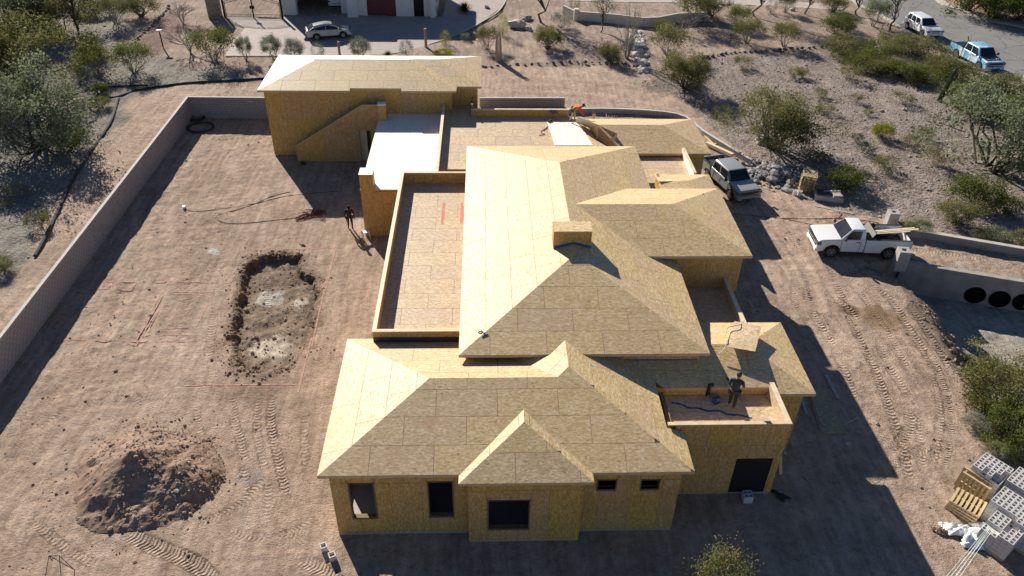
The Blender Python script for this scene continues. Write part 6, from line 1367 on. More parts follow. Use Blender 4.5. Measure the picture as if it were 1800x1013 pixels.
# gravel slope scatter and the thicket at the road
for bx, by, w, k, mt, lb in (
 (1302, 118, 34, 'dry', L_DRY, 'dry tan tuft just below the stone line on the gravel slope'), (1308, 130, 16, 'dry', L_OLIVE, 'tiny dark tuft under the dry tan tuft below the stone line'), (1394, 135, 30, 'dry', L_OLIVE, 'olive tuft in the middle of the upper gravel slope'), (1410, 138, 26, 'dry', L_DRY, 'dry tuft touching the olive tuft on the upper gravel slope'),
 (1496, 138, 40, 'dry', L_DRY, 'wide dry tuft on the gravel slope below the thicket'), (1440, 170, 26, 'dry', L_OLIVE, 'olive tuft right of the biggest mesquite crown'), (1505, 180, 26, 'dry', L_DRY, 'pale dry tuft in the centre of the gravel slope'), (1450, 198, 30, 'dry', L_DRY, 'dry tuft at the right foot of the biggest mesquite'),
 (1549, 243, 40, 'bush', L_YELLOW, 'golden shrub standing out on the lower gravel slope'), (1525, 203, 18, 'dry', L_OLIVE, 'tiny tuft above the golden shrub'), (1505, 247, 22, 'dry', L_DARK, 'dark dry tuft left of the golden shrub'), (1602, 258, 34, 'dry', L_DRY, 'dry yellow tuft right of the golden shrub'),
 (1622, 245, 34, 'dry', L_DRY, 'pale dry clump beside the large blue green tree'), (1520, 270, 30, 'dry', L_DARK, 'dead dark tuft below the golden shrub'), (1556, 300, 46, 'dry', L_OLIVE, 'broad dry shrub low on the gravel slope'), (1640, 290, 50, 'dry', L_DRY, 'broad dry shrub left of the large blue green tree'),
 (1584, 182, 34, 'dry', L_OLIVE, 'dry shrub casting a long shadow left of the saguaro'), (1480, 332, 66, 'bush', L_GREEN, 'green bush right of the stacked pallets'), (1590, 408, 34, 'bush', L_GREEN, 'low green bush behind the lumber of the white pickup'), (1616, 412, 40, 'bush', L_GREY, 'grey green bush beside the kerb wall end'),
 (1712, 362, 78, 'dense', L_GREEN, 'bright green bush in the rocky wash right of the pickup'), (1680, 392, 60, 'dense', L_OLIVE, 'darker olive bush below the bright green wash bush'), (1752, 425, 40, 'bush', L_GREY, 'left grey sage mound behind the kerb wall'), (1722, 420, 30, 'bush', L_GREY, 'small grey sage mound left of the sage pair behind the kerb wall'), (1796, 428, 36, 'bush', L_OLIVE, 'sage mound cut by the right edge behind the kerb wall'), (1770, 375, 50, 'bush', L_GREEN, 'green bush between wash and right edge above the kerb wall'),
): plant('desert_shrub' if k != 'dry' else 'dry_shrub', k, mt, bx, by, w, 0.9, lb)
plant('mesquite_tree', 'mesq', L_GREY, 1745, 300, 230, 0.85, 'large blue green mesquite at the right edge of the gravel slope', 'tree')
TH = ['thicket shrub %s' % s for s in ('left of all below the pale tree', 'right under the pale tree at the kerb', 'in front of the white suv rear wheel', 'in front of the white suv front wheel', 'between the suv and the blue pickup tail', 'in front of the blue pickup bed', 'in front of the blue pickup rear wheel', 'below the blue pickup door', 'at the blue pickup front wheel', 'in front of the blue pickup bumper', 'left of the saguaro in the second row', 'just left of the saguaro top', 'right of the saguaro', 'right of the saguaro in the front row', 'above the large blue green tree', 'at the right edge above the blue green tree', 'at the right edge under the pale pickup', 'low in the thicket over the gravel edge', 'lowest left at the gravel edge', 'between saguaro and road in the middle')]
for (bx, by, w, k, mt), lb in zip(((1482, 90, 66, 'dense', L_OLIVE), (1540, 95, 60, 'dense', L_GREEN), (1575, 82, 62, 'dense', L_OLIVE), (1612, 92, 62, 'creosote', L_OLIVE), (1640, 100, 60, 'dry', L_OLIVE), (1668, 128, 64, 'dense', L_OLIVE), (1696, 128, 56, 'bare', L_DRY), (1712, 146, 60, 'dry', L_DRY), (1740, 152, 56, 'bush', L_GREEN), (1772, 156, 56, 'creosote', L_OLIVE), (1585, 130, 66, 'dense', L_GREEN), (1622, 138, 62, 'dense', L_GREEN), (1692, 172, 66, 'dense', L_GREEN), (1716, 196, 72, 'dense', L_OLIVE), (1750, 200, 76, 'dense', L_GREEN), (1790, 195, 70, 'bush', L_GREEN), (1800, 170, 50, 'bush', L_OLIVE), (1545, 122, 60, 'dense', L_OLIVE), (1510, 112, 56, 'dense', L_GREEN), (1650, 120, 56, 'dense', L_OLIVE)), TH):
    plant('thicket_shrub', k, mt, bx, by+6, w, 0.55, 'olive '+lb if mt is not L_DRY else 'bare grey '+lb, 'shrub', 'roadside thicket')
for bx, by, w, k, mt, lb in ((1700, 20, 90, 'dense', L_GREEN, 'green bush beyond the road, left of the three'), (1745, 30, 90, 'dense', L_GREEN, 'bright green bush beyond the road, middle of the three'), (1790, 36, 80, 'dense', L_GREEN, 'bright green bush beyond the road right of the light pole'), (1740, 5, 110, 'mesq', L_DARK, 'dark tree mass beyond the road at the top edge')): plant('roadside_bush', k, mt, bx, by, w, 0.9, lb, 'bush')
# bank of the wash at the right edge, bush at the bottom edge
for bx, by, w, k, mt, lb in ((1770, 700, 150, 'mesq', L_OLIVE, 'big yellow green bush overhanging the wash at the right edge'), (1775, 770, 120, 'mesq', L_GREEN, 'green bush below the big yellow green one above the block stacks'), (1735, 660, 70, 'dense', L_OLIVE, 'olive bush at the upper end of the wash thicket'), (1712, 752, 40, 'bush', L_SILVER, 'silvery sage at the foot of the wash bank'), (1748, 800, 36, 'bush', L_SILVER, 'lower silvery sage beside the wash bank'), (1728, 605, 40, 'bush', L_DARK, 'dark weeds below the left culvert pipe'), (1770, 612, 44, 'bush', L_GREEN, 'green weeds below the middle culvert pipe')): plant('wash_bush', k, mt, bx, by, w, 0.9, lb, 'bush')
plant('palo_verde_tree', 'creosote', L_OLIVE, 1252, 1078, 98, 1.9, 'airy shrub tip rising into the bottom edge of the photo', 'shrub')
# saguaro and dead stump
sg = thing('saguaro', 'single tall saguaro cactus standing in the thicket at the right', 'cactus', tuple(at(1650, 179))); m = MB(); n = 24; vs = []; fs = []
for i, t in enumerate(np.linspace(0, 1, 12)):
    rad = 0.22*(1-0.15*t) if t < 0.93 else 0.22*0.85*math.sqrt(max(0.02, 1-((t-0.93)/0.075)**2))
    for j in range(n): a = 2*math.pi*j/n; q = rad*(1.0 if j % 2 else 0.82); vs.append((q*math.cos(a)+0.5*t, q*math.sin(a), 3.1*t))
for i in range(11):
    for j in range(n): fs.append((i*n+j, i*n+(j+1) % n, (i+1)*n+(j+1) % n, (i+1)*n+j))
fs.append(tuple(11*n+j for j in range(n))); m.add(vs, fs); m.build('column', M('cactus_green', (0.055, 0.075, 0.035), 0.8), sg)
sk = thing('dead_cactus', 'bleached standing cactus skeleton right of the rear roof', 'cactus', tuple(at(876, 108))); m = MB()
for j in range(14):
    a = 2*math.pi*j/14; m.tube([(0.26*math.cos(a), 0.26*math.sin(a), 0), (0.27*math.cos(a), 0.27*math.sin(a), 1.5), (0.2*math.cos(a), 0.2*math.sin(a), 2.6+0.5*random.random())], [0.05, 0.05, 0.03], 5)
m.build('ribs', M('bleached_wood', (0.42, 0.34, 0.27), 0.9, var=0.2), sk)
po = thing('wooden_post', 'brown wooden post beside the drive edge behind the rear roof', 'post', tuple(at(749, 85))); m = MB(); m.tube([(0, 0, 0), (0, 0, 2.0)], 0.14, 8); m.build('shaft', M('post_wood', (0.33, 0.23, 0.17), 0.9), po)
po = thing('wooden_post', 'slim reddish post standing between trimmed shrubs behind the roof', 'post', tuple(at(598, 104))); m = MB(); m.tube([(0, 0, 0), (0, 0, 1.7)], 0.12, 8); m.build('shaft', MATS['post_wood'], po)
bt = thing('bird_table', 'small dark bird table with pale top on the upper left gravel', 'bird table', tuple(at(287, 84))); m = MB(); m.tube([(0, 0, 0), (0, 0, 1.7)], 0.07, 8); m.build('pole', M('dark_post', (0.06, 0.035, 0.03), 0.8), bt); m = MB(); m.box((0, 0, 1.74), (0.55, 0.45, 0.08)); m.build('tray', M('pale_tray', (0.6, 0.57, 0.52), 0.8), bt)
lp = thing('light_pole', 'thin grey pole leaning beyond the road in the upper right', 'pole', tuple(at(1769, 36))); m = MB(); m.tube([(0, 0, 0), (0.6, 0.1, 5.5)], 0.06, 8); m.build('shaft', M('galvanised', (0.42, 0.42, 0.42), 0.4, 0.7), lp)
mk = thing('marker_post', 'thin yellow marker post at the kerb left of the white suv', 'post', tuple(at(1546, 62))); m = MB(); m.tube([(0, 0, 0), (0.05, 0, 1.2)], 0.05, 6); m.build('shaft', MATS['yellow_bar'], mk)
def boulder(px, size, label, mat, seed):
    p = at(*px); rv, rf = rock_mesh(seed, 2); v_ = rv*np.array([1.2, 0.85, 0.75])*size; me_ = bpy.data.meshes.new('boulder'); me_.from_pydata(v_.tolist(), [], rf.tolist()); me_.materials.append(mat); o = link('boulder', me_, None, (p.x, p.y, gz(p.x, p.y)+size*0.35), seed); return tag(o, label, 'boulder')
PALE = M('pale_rock', (0.50, 0.46, 0.42), 0.85, var=0.25, sc=1.2, bump=0.4)
boulder((908, 47), 0.85, 'large pale boulder on the granite slope right of the yellow shrub', PALE, 3); boulder((929, 53), 0.4, 'small pale boulder right of the large pale boulder', PALE, 5); boulder((926, 34), 0.55, 'dark flat boulder behind the large pale boulder', STONE, 7); boulder((835, 62), 0.4, 'small dark boulder left of the olive shrub at the stump', STONE, 9)
boulder((855, 14), 0.4, 'pale boulder at the top right of the agave', PALE, 11); boulder((1238, 38), 0.5, 'grey boulder at the garden path end', STONE, 13); boulder((1392, 21), 0.3, 'small pale boulder on the path edge at the top', PALE, 15)
boulder((1335, 250), 0.4, 'pale boulder half hidden under the biggest mesquite', PALE, 17)
# cascade of pale rocks below the cream wall and heap of rubble by the grey pickup
casc = []
for i in range(240):
    t = RNG.uniform(); a = at(1118+RNG.normal()*6+(1075-1118)*0+14*t, 62+t*66+RNG.normal()*2); casc.append((a.x, a.y, gz(a.x, a.y)))
scatter_stones('rock_cascade', 'pale rocks tumbling down the slope beside the ocotillo', 'rocks', casc, RNG.gamma(2.0, 0.07, len(casc))+0.08, PALE)
rb = at(1362, 308); heap = [(rb.x+RNG.normal()*1.1, rb.y+RNG.normal()*0.9) for _ in range(420)]; heap = [(x, y, max(0, 0.8-0.5*math.hypot(x-rb.x, y-rb.y))*RNG.uniform(0.3, 1)) for x, y in heap]
scatter_stones('rubble_heap', 'heap of broken grey rubble beside the silver grey pickup', 'rubble', heap, RNG.gamma(2.0, 0.05, len(heap))+0.06, M('rubble_stone', (0.26, 0.245, 0.24), 0.9, var=0.5, sc=1.0))
# ================================================================ building site items
def cmu_hollow():
    m = MB(); L, Wd, H_ = 0.39, 0.19, 0.19
    for y in (-1, 1): m.b2((-L/2, y*Wd/2-0.016*(1+y), -H_/2), (L/2, y*Wd/2+0.016*(1-y), H_/2))
    for x in (-L/2, -0.018, L/2-0.036): m.b2((x, -Wd/2+0.03, -H_/2+0.002), (x+0.036, Wd/2-0.03, H_/2-0.002))
    return m.mesh('hollow_block', CMU_L)
CMU_L = M('pale_block', (0.60, 0.58, 0.57), 0.9, var=0.08, sc=4, bump=0.2); HB = cmu_hollow()
def pallet_meshes():
    b = MB(); b.box((0, 0, 0), (0.10, 1.02, 0.02)); s = MB(); s.box((0, 0, 0), (1.2, 0.045, 0.09)); return b.mesh('deck_board', PALW), s.mesh('stringer', PALW)
PALW = M('pallet_wood', (0.55, 0.42, 0.24), 0.75, var=0.2, sc=3); PB, PS = pallet_meshes()
def pallet(name, label, loc, rz, tilt=0.0, group=None, mat=None):
    o = thing(name, label, 'pallet', loc, rz, group); o.rotation_euler = (tilt, 0, rz)
    for k in range(7): link('deck_board', PB, o, (-0.55+k*1.1/6, 0, 0.13))
    for k in range(4): link('bottom_board', PB, o, (-0.55+k*1.1/3, 0, 0.01))
    for y in (-0.47, 0, 0.47): link('stringer', PS, o, (0, y, 0.07))
    return o
SA = at(1733, 799, 1.2); SB = at(1774, 824, 1.2); sang = math.atan2(SB.y-SA.y, SB.x-SA.x)
ux = Vector((math.cos(sang), math.sin(sang), 0)); uy = Vector((-math.sin(sang), math.cos(sang), 0))
def block_stack(label, c, nx, ny, nz, skip=(), z0=0.14):
    """c: plan position of the stack centre"""
    o = thing('block_stack', label, 'block stack', (c.x, c.y, 0), sang, 'pallets of hollow concrete blocks')
    p = MB(); p.box((0, 0, 0.07), (nx*0.2, ny*0.4, 0.12)); p.build('pallet_base', PALW, o)
    for k in range(nz):
        for i in range(nx):
            for j in range(ny):
                inner_ = 0 < i < nx-1 and 0 < j < ny-1
                if k < nz-1 and inner_: continue
                if (i, j, k) in skip: continue
                link('block', HB, o, ((i-(nx-1)/2)*0.2, (j-(ny-1)/2)*0.4, z0+0.1+k*0.2), math.pi/2)
    if nz > 3:
        f = MB(); f.b2((-nx*0.1+0.11, -ny*0.2+0.21, z0), (nx*0.1-0.11, ny*0.2-0.21, z0+(nz-1)*0.2-0.01)); f.build('packed_core', CMU_L, o)
    return o
ctr = lambda x, y, z: (lambda v: Vector((v.x, v.y, 0)))(at(x, y, z))
block_stack('block stack farthest from the camera with a ragged top beside the upright pallets', ctr(1746, 822, 1.3), 6, 3, 6, {(5, 0, 5), (4, 0, 5), (5, 1, 5), (2, 0, 5)})
block_stack('full block stack at the right edge behind the other full one', ctr(1806, 848, 1.3), 6, 3, 6)
block_stack('full block stack in the middle of the group, top complete', ctr(1779, 884, 1.3), 6, 3, 6)
block_stack('block stack nearest the bottom with several top blocks missing', ctr(1766, 928, 1.1), 6, 3, 5, {(1, 0, 4), (2, 0, 4), (3, 1, 4), (3, 2, 4), (0, 0, 4), (4, 2, 4)})
block_stack('block stack cut by the right edge near the bottom corner', ctr(1822, 925, 1.2), 6, 3, 6)
b0 = ctr(1701, 885, 0.5)
for k in range(4): pallet('pallet', ['bottom pallet of the low pile beside the block stacks', 'second pallet from the bottom of the low pile by the block stacks', 'third pallet of the low pile by the block stacks', 'top pallet of the low pile beside the block stacks'][k], (b0.x, b0.y, 0.02+k*0.15), sang+0.05*k)
p = ctr(1708, 862, 0.3); pallet('leaning_pallet', 'pallet standing on edge closest to the low pallet pile', (p.x-0.05, p.y-0.05, 0.52), sang, R(83)); pallet('leaning_pallet', 'pallet standing on edge against the farthest block stack', (p.x+0.10, p.y+0.18, 0.53), sang, R(78))
# crumpled white sheeting
def crumple(name, label, cat, px, size, h, mat, seed):
    p = at(*px); n = 40; g_ = np.linspace(-1, 1, n); X, Y = np.meshgrid(g_, g_); x, y = X.ravel(), Y.ravel(); r_ = np.hypot(x, y); ang = np.arctan2(y, x)
    edge = 0.75+0.25*np.sin(3*ang+seed)+0.12*np.sin(7*ang); z = h*np.maximum(0, 1-(r_/edge)**2)*(0.55+0.9*np.abs(fbm(x+seed, y, 0.35, 4, seed)))+0.10*np.abs(fbm(x, y, 0.16, 3, seed+3)); keep = r_ < edge
    I = (np.arange(n-1)[:, None]*n+np.arange(n-1)[None, :]).ravel(); Q = np.stack([I, I+1, I+1+n, I+n], 1); Q = Q[keep[Q].all(1)]
    me_ = bpy.data.meshes.new(name); me_.from_pydata(np.stack([x*size[0], y*size[1], z+0.02], 1).tolist(), [], Q.tolist()); me_.materials.append(mat); o = link(name, me_, None, (p.x, p.y, gz(p.x, p.y)), seed); return tag(o, label, cat)
PLAS = M('white_plastic', (0.80, 0.80, 0.80), 0.35, var=0.06, sc=3, spec=0.6)
crumple('plastic_sheeting', 'crumpled white plastic sheeting heaped beside the nearest block stack', 'plastic sheet', (1700, 942), (1.15, 0.8), 0.45, PLAS, 3); crumple('plastic_sheeting', 'small crumpled white plastic wrap between sheeting and block stack', 'plastic sheet', (1725, 932), (0.5, 0.5), 0.4, PLAS, 6)
crumple('straw_sheet', 'short tan curled paper scrap left of the white plastic', 'scrap', (1652, 936), (0.45, 0.16), 0.18, M('tan_paper', (0.45, 0.30, 0.17), 0.8), 9)
# bundle of ladder reinforcement leaning on the nearest stack
lad = thing('wire_reinforcement', 'bundle of galvanised ladder wire leaning on the nearest block stack', 'steel wire'); a = at(1746, 930, 1.18); b = at(1685, 1018, 0.25); lad.location = (a.x, a.y, 0); d = b-a; GAL = M('galvanised_wire', (0.26, 0.29, 0.28), 0.5, 0.5); sdv = Vector((d.y, -d.x, 0)).normalized()
for q, o_ in enumerate((0.0, 0.14, 0.26)):
    m = MB(); st_ = Vector((0, 0, a.z))+sdv*o_*0.3; en = Vector((d.x, d.y, b.z))*1.15+sdv*o_*1.0
    for s in (0, 0.10): m.tube([st_+sdv*s, en+sdv*s], 0.009, 5)
    for k in range(26): t = k/25; m.tube([st_.lerp(en, t), st_.lerp(en, t)+sdv*0.10], 0.005, 4)
    m.build('ladder', GAL, lad)
# rod frame bottom left
fr_ = thing('rod_frame', 'thin dark steel rod frame at the bottom left', 'steel frame', tuple(at(83, 1005))); m = MB(); o0 = at(83, 1005)
A, B_, C_ = at(86, 977, 0.9)-o0, at(104, 977, 0.9)-o0, at(131, 1002, 0.6)-o0
for p, q in ((A, B_), (B_, C_), (A, at(80, 1013, 0)-o0), (B_, at(108, 1018, 0)-o0), (C_, at(131, 1020, 0)-o0), (A, C_), (A, at(92, 986, 0.5)-o0)): m.tube([p, q], 0.014, 5)
m.build('rods', M('rusty_rod', (0.05, 0.04, 0.035), 0.7), fr_)
# single blocks and boards lying about
def single_block(px, rz, label, z=0.1, up=False):
    p = at(*px); o = link('hollow_block', HB, None, (p.x, p.y, z), rz)
    if up: o.rotation_euler = (0, math.pi/2, rz)
    return tag(o, label, 'block')
def half_block():
    m = MB(); s = 0.2
    for y in (-1, 1): m.box((0, y*0.085, 0), (0.2, 0.03, 0.19)); m.box((y*0.085, 0, 0), (0.03, 0.14, 0.186))
    return m.mesh('half_block', CMU_L)
HBK = half_block()
for px, lb in (((570, 967), 'upper of two small square blocks at the front left house corner'), ((585, 983), 'lower of two small square blocks at the front left house corner')):
    p = at(*px); o = link('half_block', HBK, None, (p.x, p.y, 0.16), 0.4); o.scale = (1.3, 1.3, 1.6); tag(o, lb, 'block')
bp_ = thing('block_step', 'two stacked grey blocks forming a step at the garage opening', 'block step', tuple(at(1313, 882)))
for k, y in ((0, 0), (1, 0.0)): link('block', HB, bp_, (0, 0, 0.1+0.2*k)); link('block', HB, bp_, (0, 0.2, 0.1+0.2*k))
def board(label, a, b, w, h, mat, za=0.03, zb=0.03, name='lumber_board', cat='board'):
    p, q = at(*a, za), at(*b, zb); m = MB(); m.bar(Vector((0, 0, 0)), q-p, w, h); return tag(m.build(name, mat, None, p), label, cat)
GREYW = M('grey_lumber', (0.40, 0.36, 0.30), 0.7)
board('long grey board lying right of the sheet pile beside the house', (1452, 659), (1474, 701), 0.20, 0.04, GREYW); board('pale board sticking out left of the sheet pile beside the house', (1411, 706), (1418, 728), 0.14, 0.05, GREYW)
board('short board lying in the shade near the corner deck', (1316, 529), (1324, 541), 0.14, 0.04, GREYW); board('pale stud leaning against the garage side wall', (1372, 800), (1372, 834), 0.14, 0.05, LUMBER, 0.9, 0.02); board('small board at the wall foot below the rear hip roof', (1377, 795), (1383, 799), 0.12, 0.06, GREYW, 0.5, 0.4)
board('long pale beam lying behind the silver grey pickup', (1242, 252), (1288, 273), 0.30, 0.25, LUMBER_PALE, 0.2, 0.2, 'lumber_beam', 'beam'); board('upper beam stub behind the long pale beam', (1236, 236), (1262, 262), 0.14, 0.1, LUMBER, 0.1, 0.1, 'lumber_beam', 'beam')
board('small cross block under the long pale beam, upper one', (1255, 254), (1266, 252), 0.12, 0.12, LUMBER, 0.06, 0.06); board('small cross block near the end of the long pale beam', (1278, 266), (1288, 263), 0.12, 0.12, LUMBER, 0.06, 0.06); board('grey scrap board by the rear tracks right of the house', (1488, 778), (1494, 783), 0.3, 0.03, GREYW)
board('thin grey board lying beyond the pallet stack', (1432, 362), (1500, 376), 0.15, 0.04, GREYW)
def flat_sheet(label, c4, t, mat, zl, name='osb_board', uvs=True):
    P = [at(x, y, z) for (x, y), z in zip(c4, zl)]; o0 = P[0]; m = MB(); n = (P[1]-P[0]).cross(P[3]-P[0]).normalized(); n = n if n.z > 0 else -n
    T = [p-o0+n*t for p in P]; B = [p-o0 for p in P]; L1, L2 = (P[1]-P[0]).length, (P[3]-P[0]).length; uv = [(0, 0), (L1, 0), (L1, L2), (0, L2)]; off = random.random()*30; uv = [(a+off, b) for a, b in uv]
    m.add(T+B, [(0, 1, 2, 3), (7, 6, 5, 4)]+[(i, i+4, (i+1) % 4+4, (i+1) % 4) for i in range(4)], 0, [uv, uv[::-1]]+[[uv[i]]*2+[uv[(i+1) % 4]]*2 for i in range(4)])
    return tag(link(name, fix_normals(m.mesh(name, mat)), None, o0), label, 'sheet')
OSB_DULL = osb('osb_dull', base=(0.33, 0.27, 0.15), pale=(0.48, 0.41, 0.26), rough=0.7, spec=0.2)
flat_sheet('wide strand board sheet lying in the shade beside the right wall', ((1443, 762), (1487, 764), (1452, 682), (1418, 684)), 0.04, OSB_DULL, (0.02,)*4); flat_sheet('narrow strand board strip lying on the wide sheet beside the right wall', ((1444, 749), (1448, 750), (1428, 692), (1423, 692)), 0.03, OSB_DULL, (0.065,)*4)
# loose sheets on the roofs
flat_sheet('loose square strand board sheet lying askew on the right hip roof', ((1276, 609.5), (1327.5, 618.5), (1339, 574), (1290, 566)), 0.014, OSB_DECK, (4.88, 4.86, 4.80, 4.74)); flat_sheet('smaller loose sheet lying under the askew one on the right roof', ((1291, 572), (1310, 575), (1312, 569), (1291, 565)), 0.014, OSB_DECK, (4.55,)*4)
flat_sheet('loose strand board sheet sliding off the rear roof in front of the orange worker', ((1016, 205), (1012, 214), (1075, 244), (1085, 234)), 0.014, osb('osb_shade_tone', base=(0.46, 0.36, 0.25), pale=(0.56, 0.46, 0.34), rough=0.6, spec=0.2), (4.55, 3.72, 3.75, 4.85)); flat_sheet('narrow offcut beside the sliding sheet on the rear roof', ((1079, 252), (1086, 236), (1084, 235.5), (1073, 245)), 0.014, OSB_DECK, (4.15, 4.7, 4.72, 4.3))  # sliding sheet: shade put into its grey-brown board colour
# pallet stack and wrapped goods near the wash
ps0 = at(1421, 338)
for k in range(8):
    pallet('pallet', 'pallet %s of the tall stack by the gravel slope' % ['at the very bottom', 'second from the bottom', 'third from the bottom', 'fourth from the bottom', 'fourth from the top', 'third from the top', 'second from the top', 'on the top'][k], (ps0.x+0.04*math.sin(k*2.1), ps0.y+0.5+0.04*math.cos(k*1.7), 0.02+k*0.155), R(68)+0.04*math.sin(k*3), 0, 'tall pallet stack')
wp = thing('wrapped_bundle', 'low grey wrapped bundle of blocks and scrap right of the tall pallet stack', 'bundle', tuple(at(1455, 350)), R(-14))
for i, (x, y, z, l_, w_, h_, mt) in enumerate(((0, 0, 0.2, 1.9, 0.9, 0.35, CMU), (-0.3, 0.1, 0.45, 0.9, 0.5, 0.15, BLACKP), (0.5, -0.1, 0.44, 0.6, 0.5, 0.14, MATS['grey_lumber']), (0.2, 0.3, 0.47, 1.2, 0.12, 0.12, CMU_L))): m = MB(); m.box((x, y, z), (l_, w_, h_), 0.1*i); m.build('packet', mt, wp)
bk = thing('paint_bucket', 'small white bucket pair on the dirt left of the pallet stack', 'bucket', tuple(at(1400, 343)))
for x in (-0.15, 0.2): m = MB(); m.lathe([(0.13, 0), (0.16, 0.34), (0.15, 0.34), (0.12, 0.04)], 14, (x, 0, 0)); m.build('bucket', PLAS, bk)
# white sticks behind the rear roof
for k, (x, y0, y1) in enumerate(((1067, 210, 200), (1070.5, 210, 203), (1076, 210, 203.5), (1080, 210, 203), (1083.5, 210, 204))): board('white stake %s in the row behind the rear right roof' % ['leftmost', 'second from left', 'third from left', 'fourth from left', 'rightmost'][k], (x, 213), (x+0.6*(k-2), y1), 0.05, 0.05, PLAS, 0.0, 0.9, 'white_stake', 'stake')
board('short orange brown board standing behind the rear roof edge', (1043, 209), (1045, 200), 0.25, 0.04, LUMBER, 0.2, 0.8)
crumple('tarp_bundle', 'grey tool bag slung over the rear parapet near the orange worker', 'bag', (974, 224), (0.5, 0.3), 0.3, M('grey_canvas', (0.14, 0.12, 0.11), 0.85), 12).location = atY(972, 200, 52.9)
# coils of black drip pipe in the wall corner
def coil(label, px, rx, ry, r, turns, mat, name='pipe_coil'):
    p = at(*px); m = MB(); n = 40*turns; m.tube([((rx+0.04*math.sin(k*0.9))*math.cos(2*math.pi*k/40), (ry+0.04*math.cos(k*0.7))*math.sin(2*math.pi*k/40), r+0.05*(k/n)+0.03*random.random()) for k in range(n)], r, 6); return tag(m.build(name, mat, None, (p.x, p.y, 0.02)), label, 'coil')
coil('large open ring of black pipe lying in the wall corner', (353, 226), 1.0, 0.95, 0.055, 4, SOCKM); coil('tight dark coil of black pipe right in the wall corner', (347, 210), 0.55, 0.5, 0.09, 5, SOCKM)
board('grey plank beside the black pipe coils at the wall', (316, 240), (330, 224), 0.2, 0.05, GREYW)
# hoses and cords
RHOSE = M('red_hose', (0.22, 0.045, 0.04), 0.6); DCORD = M('dark_cord', (0.07, 0.055, 0.05), 0.7); WCORD = M('pale_cord', (0.45, 0.45, 0.42), 0.6)
hose('power_cord', 'dark cord running from the coil to the white plug on the dirt', 'cord', [(326, 367), (345, 372), (400, 366), (450, 358), (500, 346), (560, 339), (600, 336)], 0.017, DCORD); hose('power_cord', 'dark cord looping left below the other cord on the dirt', 'cord', [(560, 378), (480, 388), (420, 393), (388, 390), (382, 380), (400, 374), (440, 362), (480, 345), (510, 338)], 0.017, DCORD)
plg = thing('white_plug', 'small white plug box at the end of the dark cord', 'plug', tuple(at(324, 366))); m = MB(); m.box((0, 0, 0.08), (0.14, 0.2, 0.16)); m.build('box', PLAS, plg)
pts = []; c = at(548, 379)
for k in range(150): t = k*0.33; q = 0.75*abs(math.sin(t*1.31))+0.15; pts.append((c.x+q*math.cos(t*0.83)*1.1, c.y+q*math.sin(t)*0.8, 0))
m = MB(); m.tube([Vector(p)-Vector((c.x, c.y, -0.03-0.0006*i)) for i, p in enumerate(pts)], 0.016, 5); tag(m.build('hose_tangle', RHOSE, None, (c.x, c.y, 0)), 'tangled red air hose on the dirt near the shaded corner', 'hose')
hose('air_hose', 'red air hose crossing the dirt from the right wing to the white pickup', 'hose', [(1290, 376), (1330, 380), (1380, 384), (1440, 385), (1500, 386), (1545, 392)], 0.025, RHOSE); hose('air_hose', 'red hose branching to the front of the white pickup', 'hose', [(1372, 384), (1400, 389), (1430, 396)], 0.02, RHOSE); hose('air_hose', 'orange cord zigzag behind the white pickup cab', 'hose', [(1456, 372), (1472, 384), (1480, 376), (1490, 386), (1530, 392)], 0.025, M('orange_cord', (0.45, 0.10, 0.04), 0.6))
hose('pale_cord', 'pale curled cord scrap near the wide sheet in the shade', 'cord', [(1483, 747), (1500, 739), (1508, 733), (1505, 728), (1498, 730)], 0.02, WCORD); hose('pale_cord', 'thin pale stick lying in the shade below the garage side', 'cord', [(1408, 834), (1418, 842), (1428, 850)], 0.02, WCORD)
p0 = [at(x, y, z)+Vector((0, 0, 0.03)) for x, y, z in ((1308, 564, 4.35), (1300, 572, 4.85), (1280, 577, 4.9), (1275, 592, 4.95), (1277, 604, 4.9), (1272, 615, 4.75), (1264, 623, 4.62))]; m = MB(); m.tube(smooth_path([p-p0[0] for p in p0], 5), 0.018, 5); tag(m.build('air_hose', WCORD, None, p0[0]), 'pale hose winding over the loose sheet on the right roof', 'hose')
p0 = [at(x, y, zT+0.03) for x, y in ((963, 222), (955, 230), (962, 224), (950, 232), (958, 236), (947, 238))]; m = MB(); m.tube(smooth_path([p-p0[0] for p in p0], 5), 0.02, 5); tag(m.build('air_hose', MATS['orange_cord'], None, p0[0]), 'orange hose curled on the rear flat roof left of the pale panel', 'hose')
def nail_gun(label, px, z, rz, col):
    p = at(*px, z); o = thing('nail_gun', label, 'power tool', tuple(p), rz); m = MB(); m.box((0, 0, 0.12), (0.32, 0.09, 0.11)); m.box((-0.1, 0, 0.06), (0.06, 0.06, 0.14)); m.build('body', BLACKP, o); m = MB(); m.bar((0.02, 0, 0.03), (0.22, 0, 0.10), 0.05); m.build('magazine', col, o); m = MB(); m.box((0.17, 0, 0.1), (0.06, 0.07, 0.16)); m.build('nose', CHROME, o); return o
nail_gun('dark nail gun lying on the rear flat roof beside the orange hose', (966, 215), zT+0.02, 0.8, BLACKP); nail_gun('nail gun standing on the roof slope left of the worker in navy', (1277, 670), 4.02, 2.0, BLACKP)
sw = thing('circular_saw', 'circular saw with blue body lying on the right deck', 'power tool', tuple(at(1258, 706, fz+0.01)), 0.5); m = MB(); m.box((0, 0, 0.14), (0.30, 0.2, 0.18)); m.build('body', M('tool_blue', (0.05, 0.09, 0.28), 0.5), sw); m = MB(); m.lathe([(0.02, -0.01), (0.13, -0.01), (0.13, 0.01), (0.02, 0.01)], 18, (0.02, -0.12, 0.13), Matrix.Rotation(math.pi/2, 3, 'X')); m.build('blade', CHROME, sw); m = MB(); m.box((0, -0.02, 0.02), (0.38, 0.3, 0.02)); m.build('base_plate', CHROME, sw)
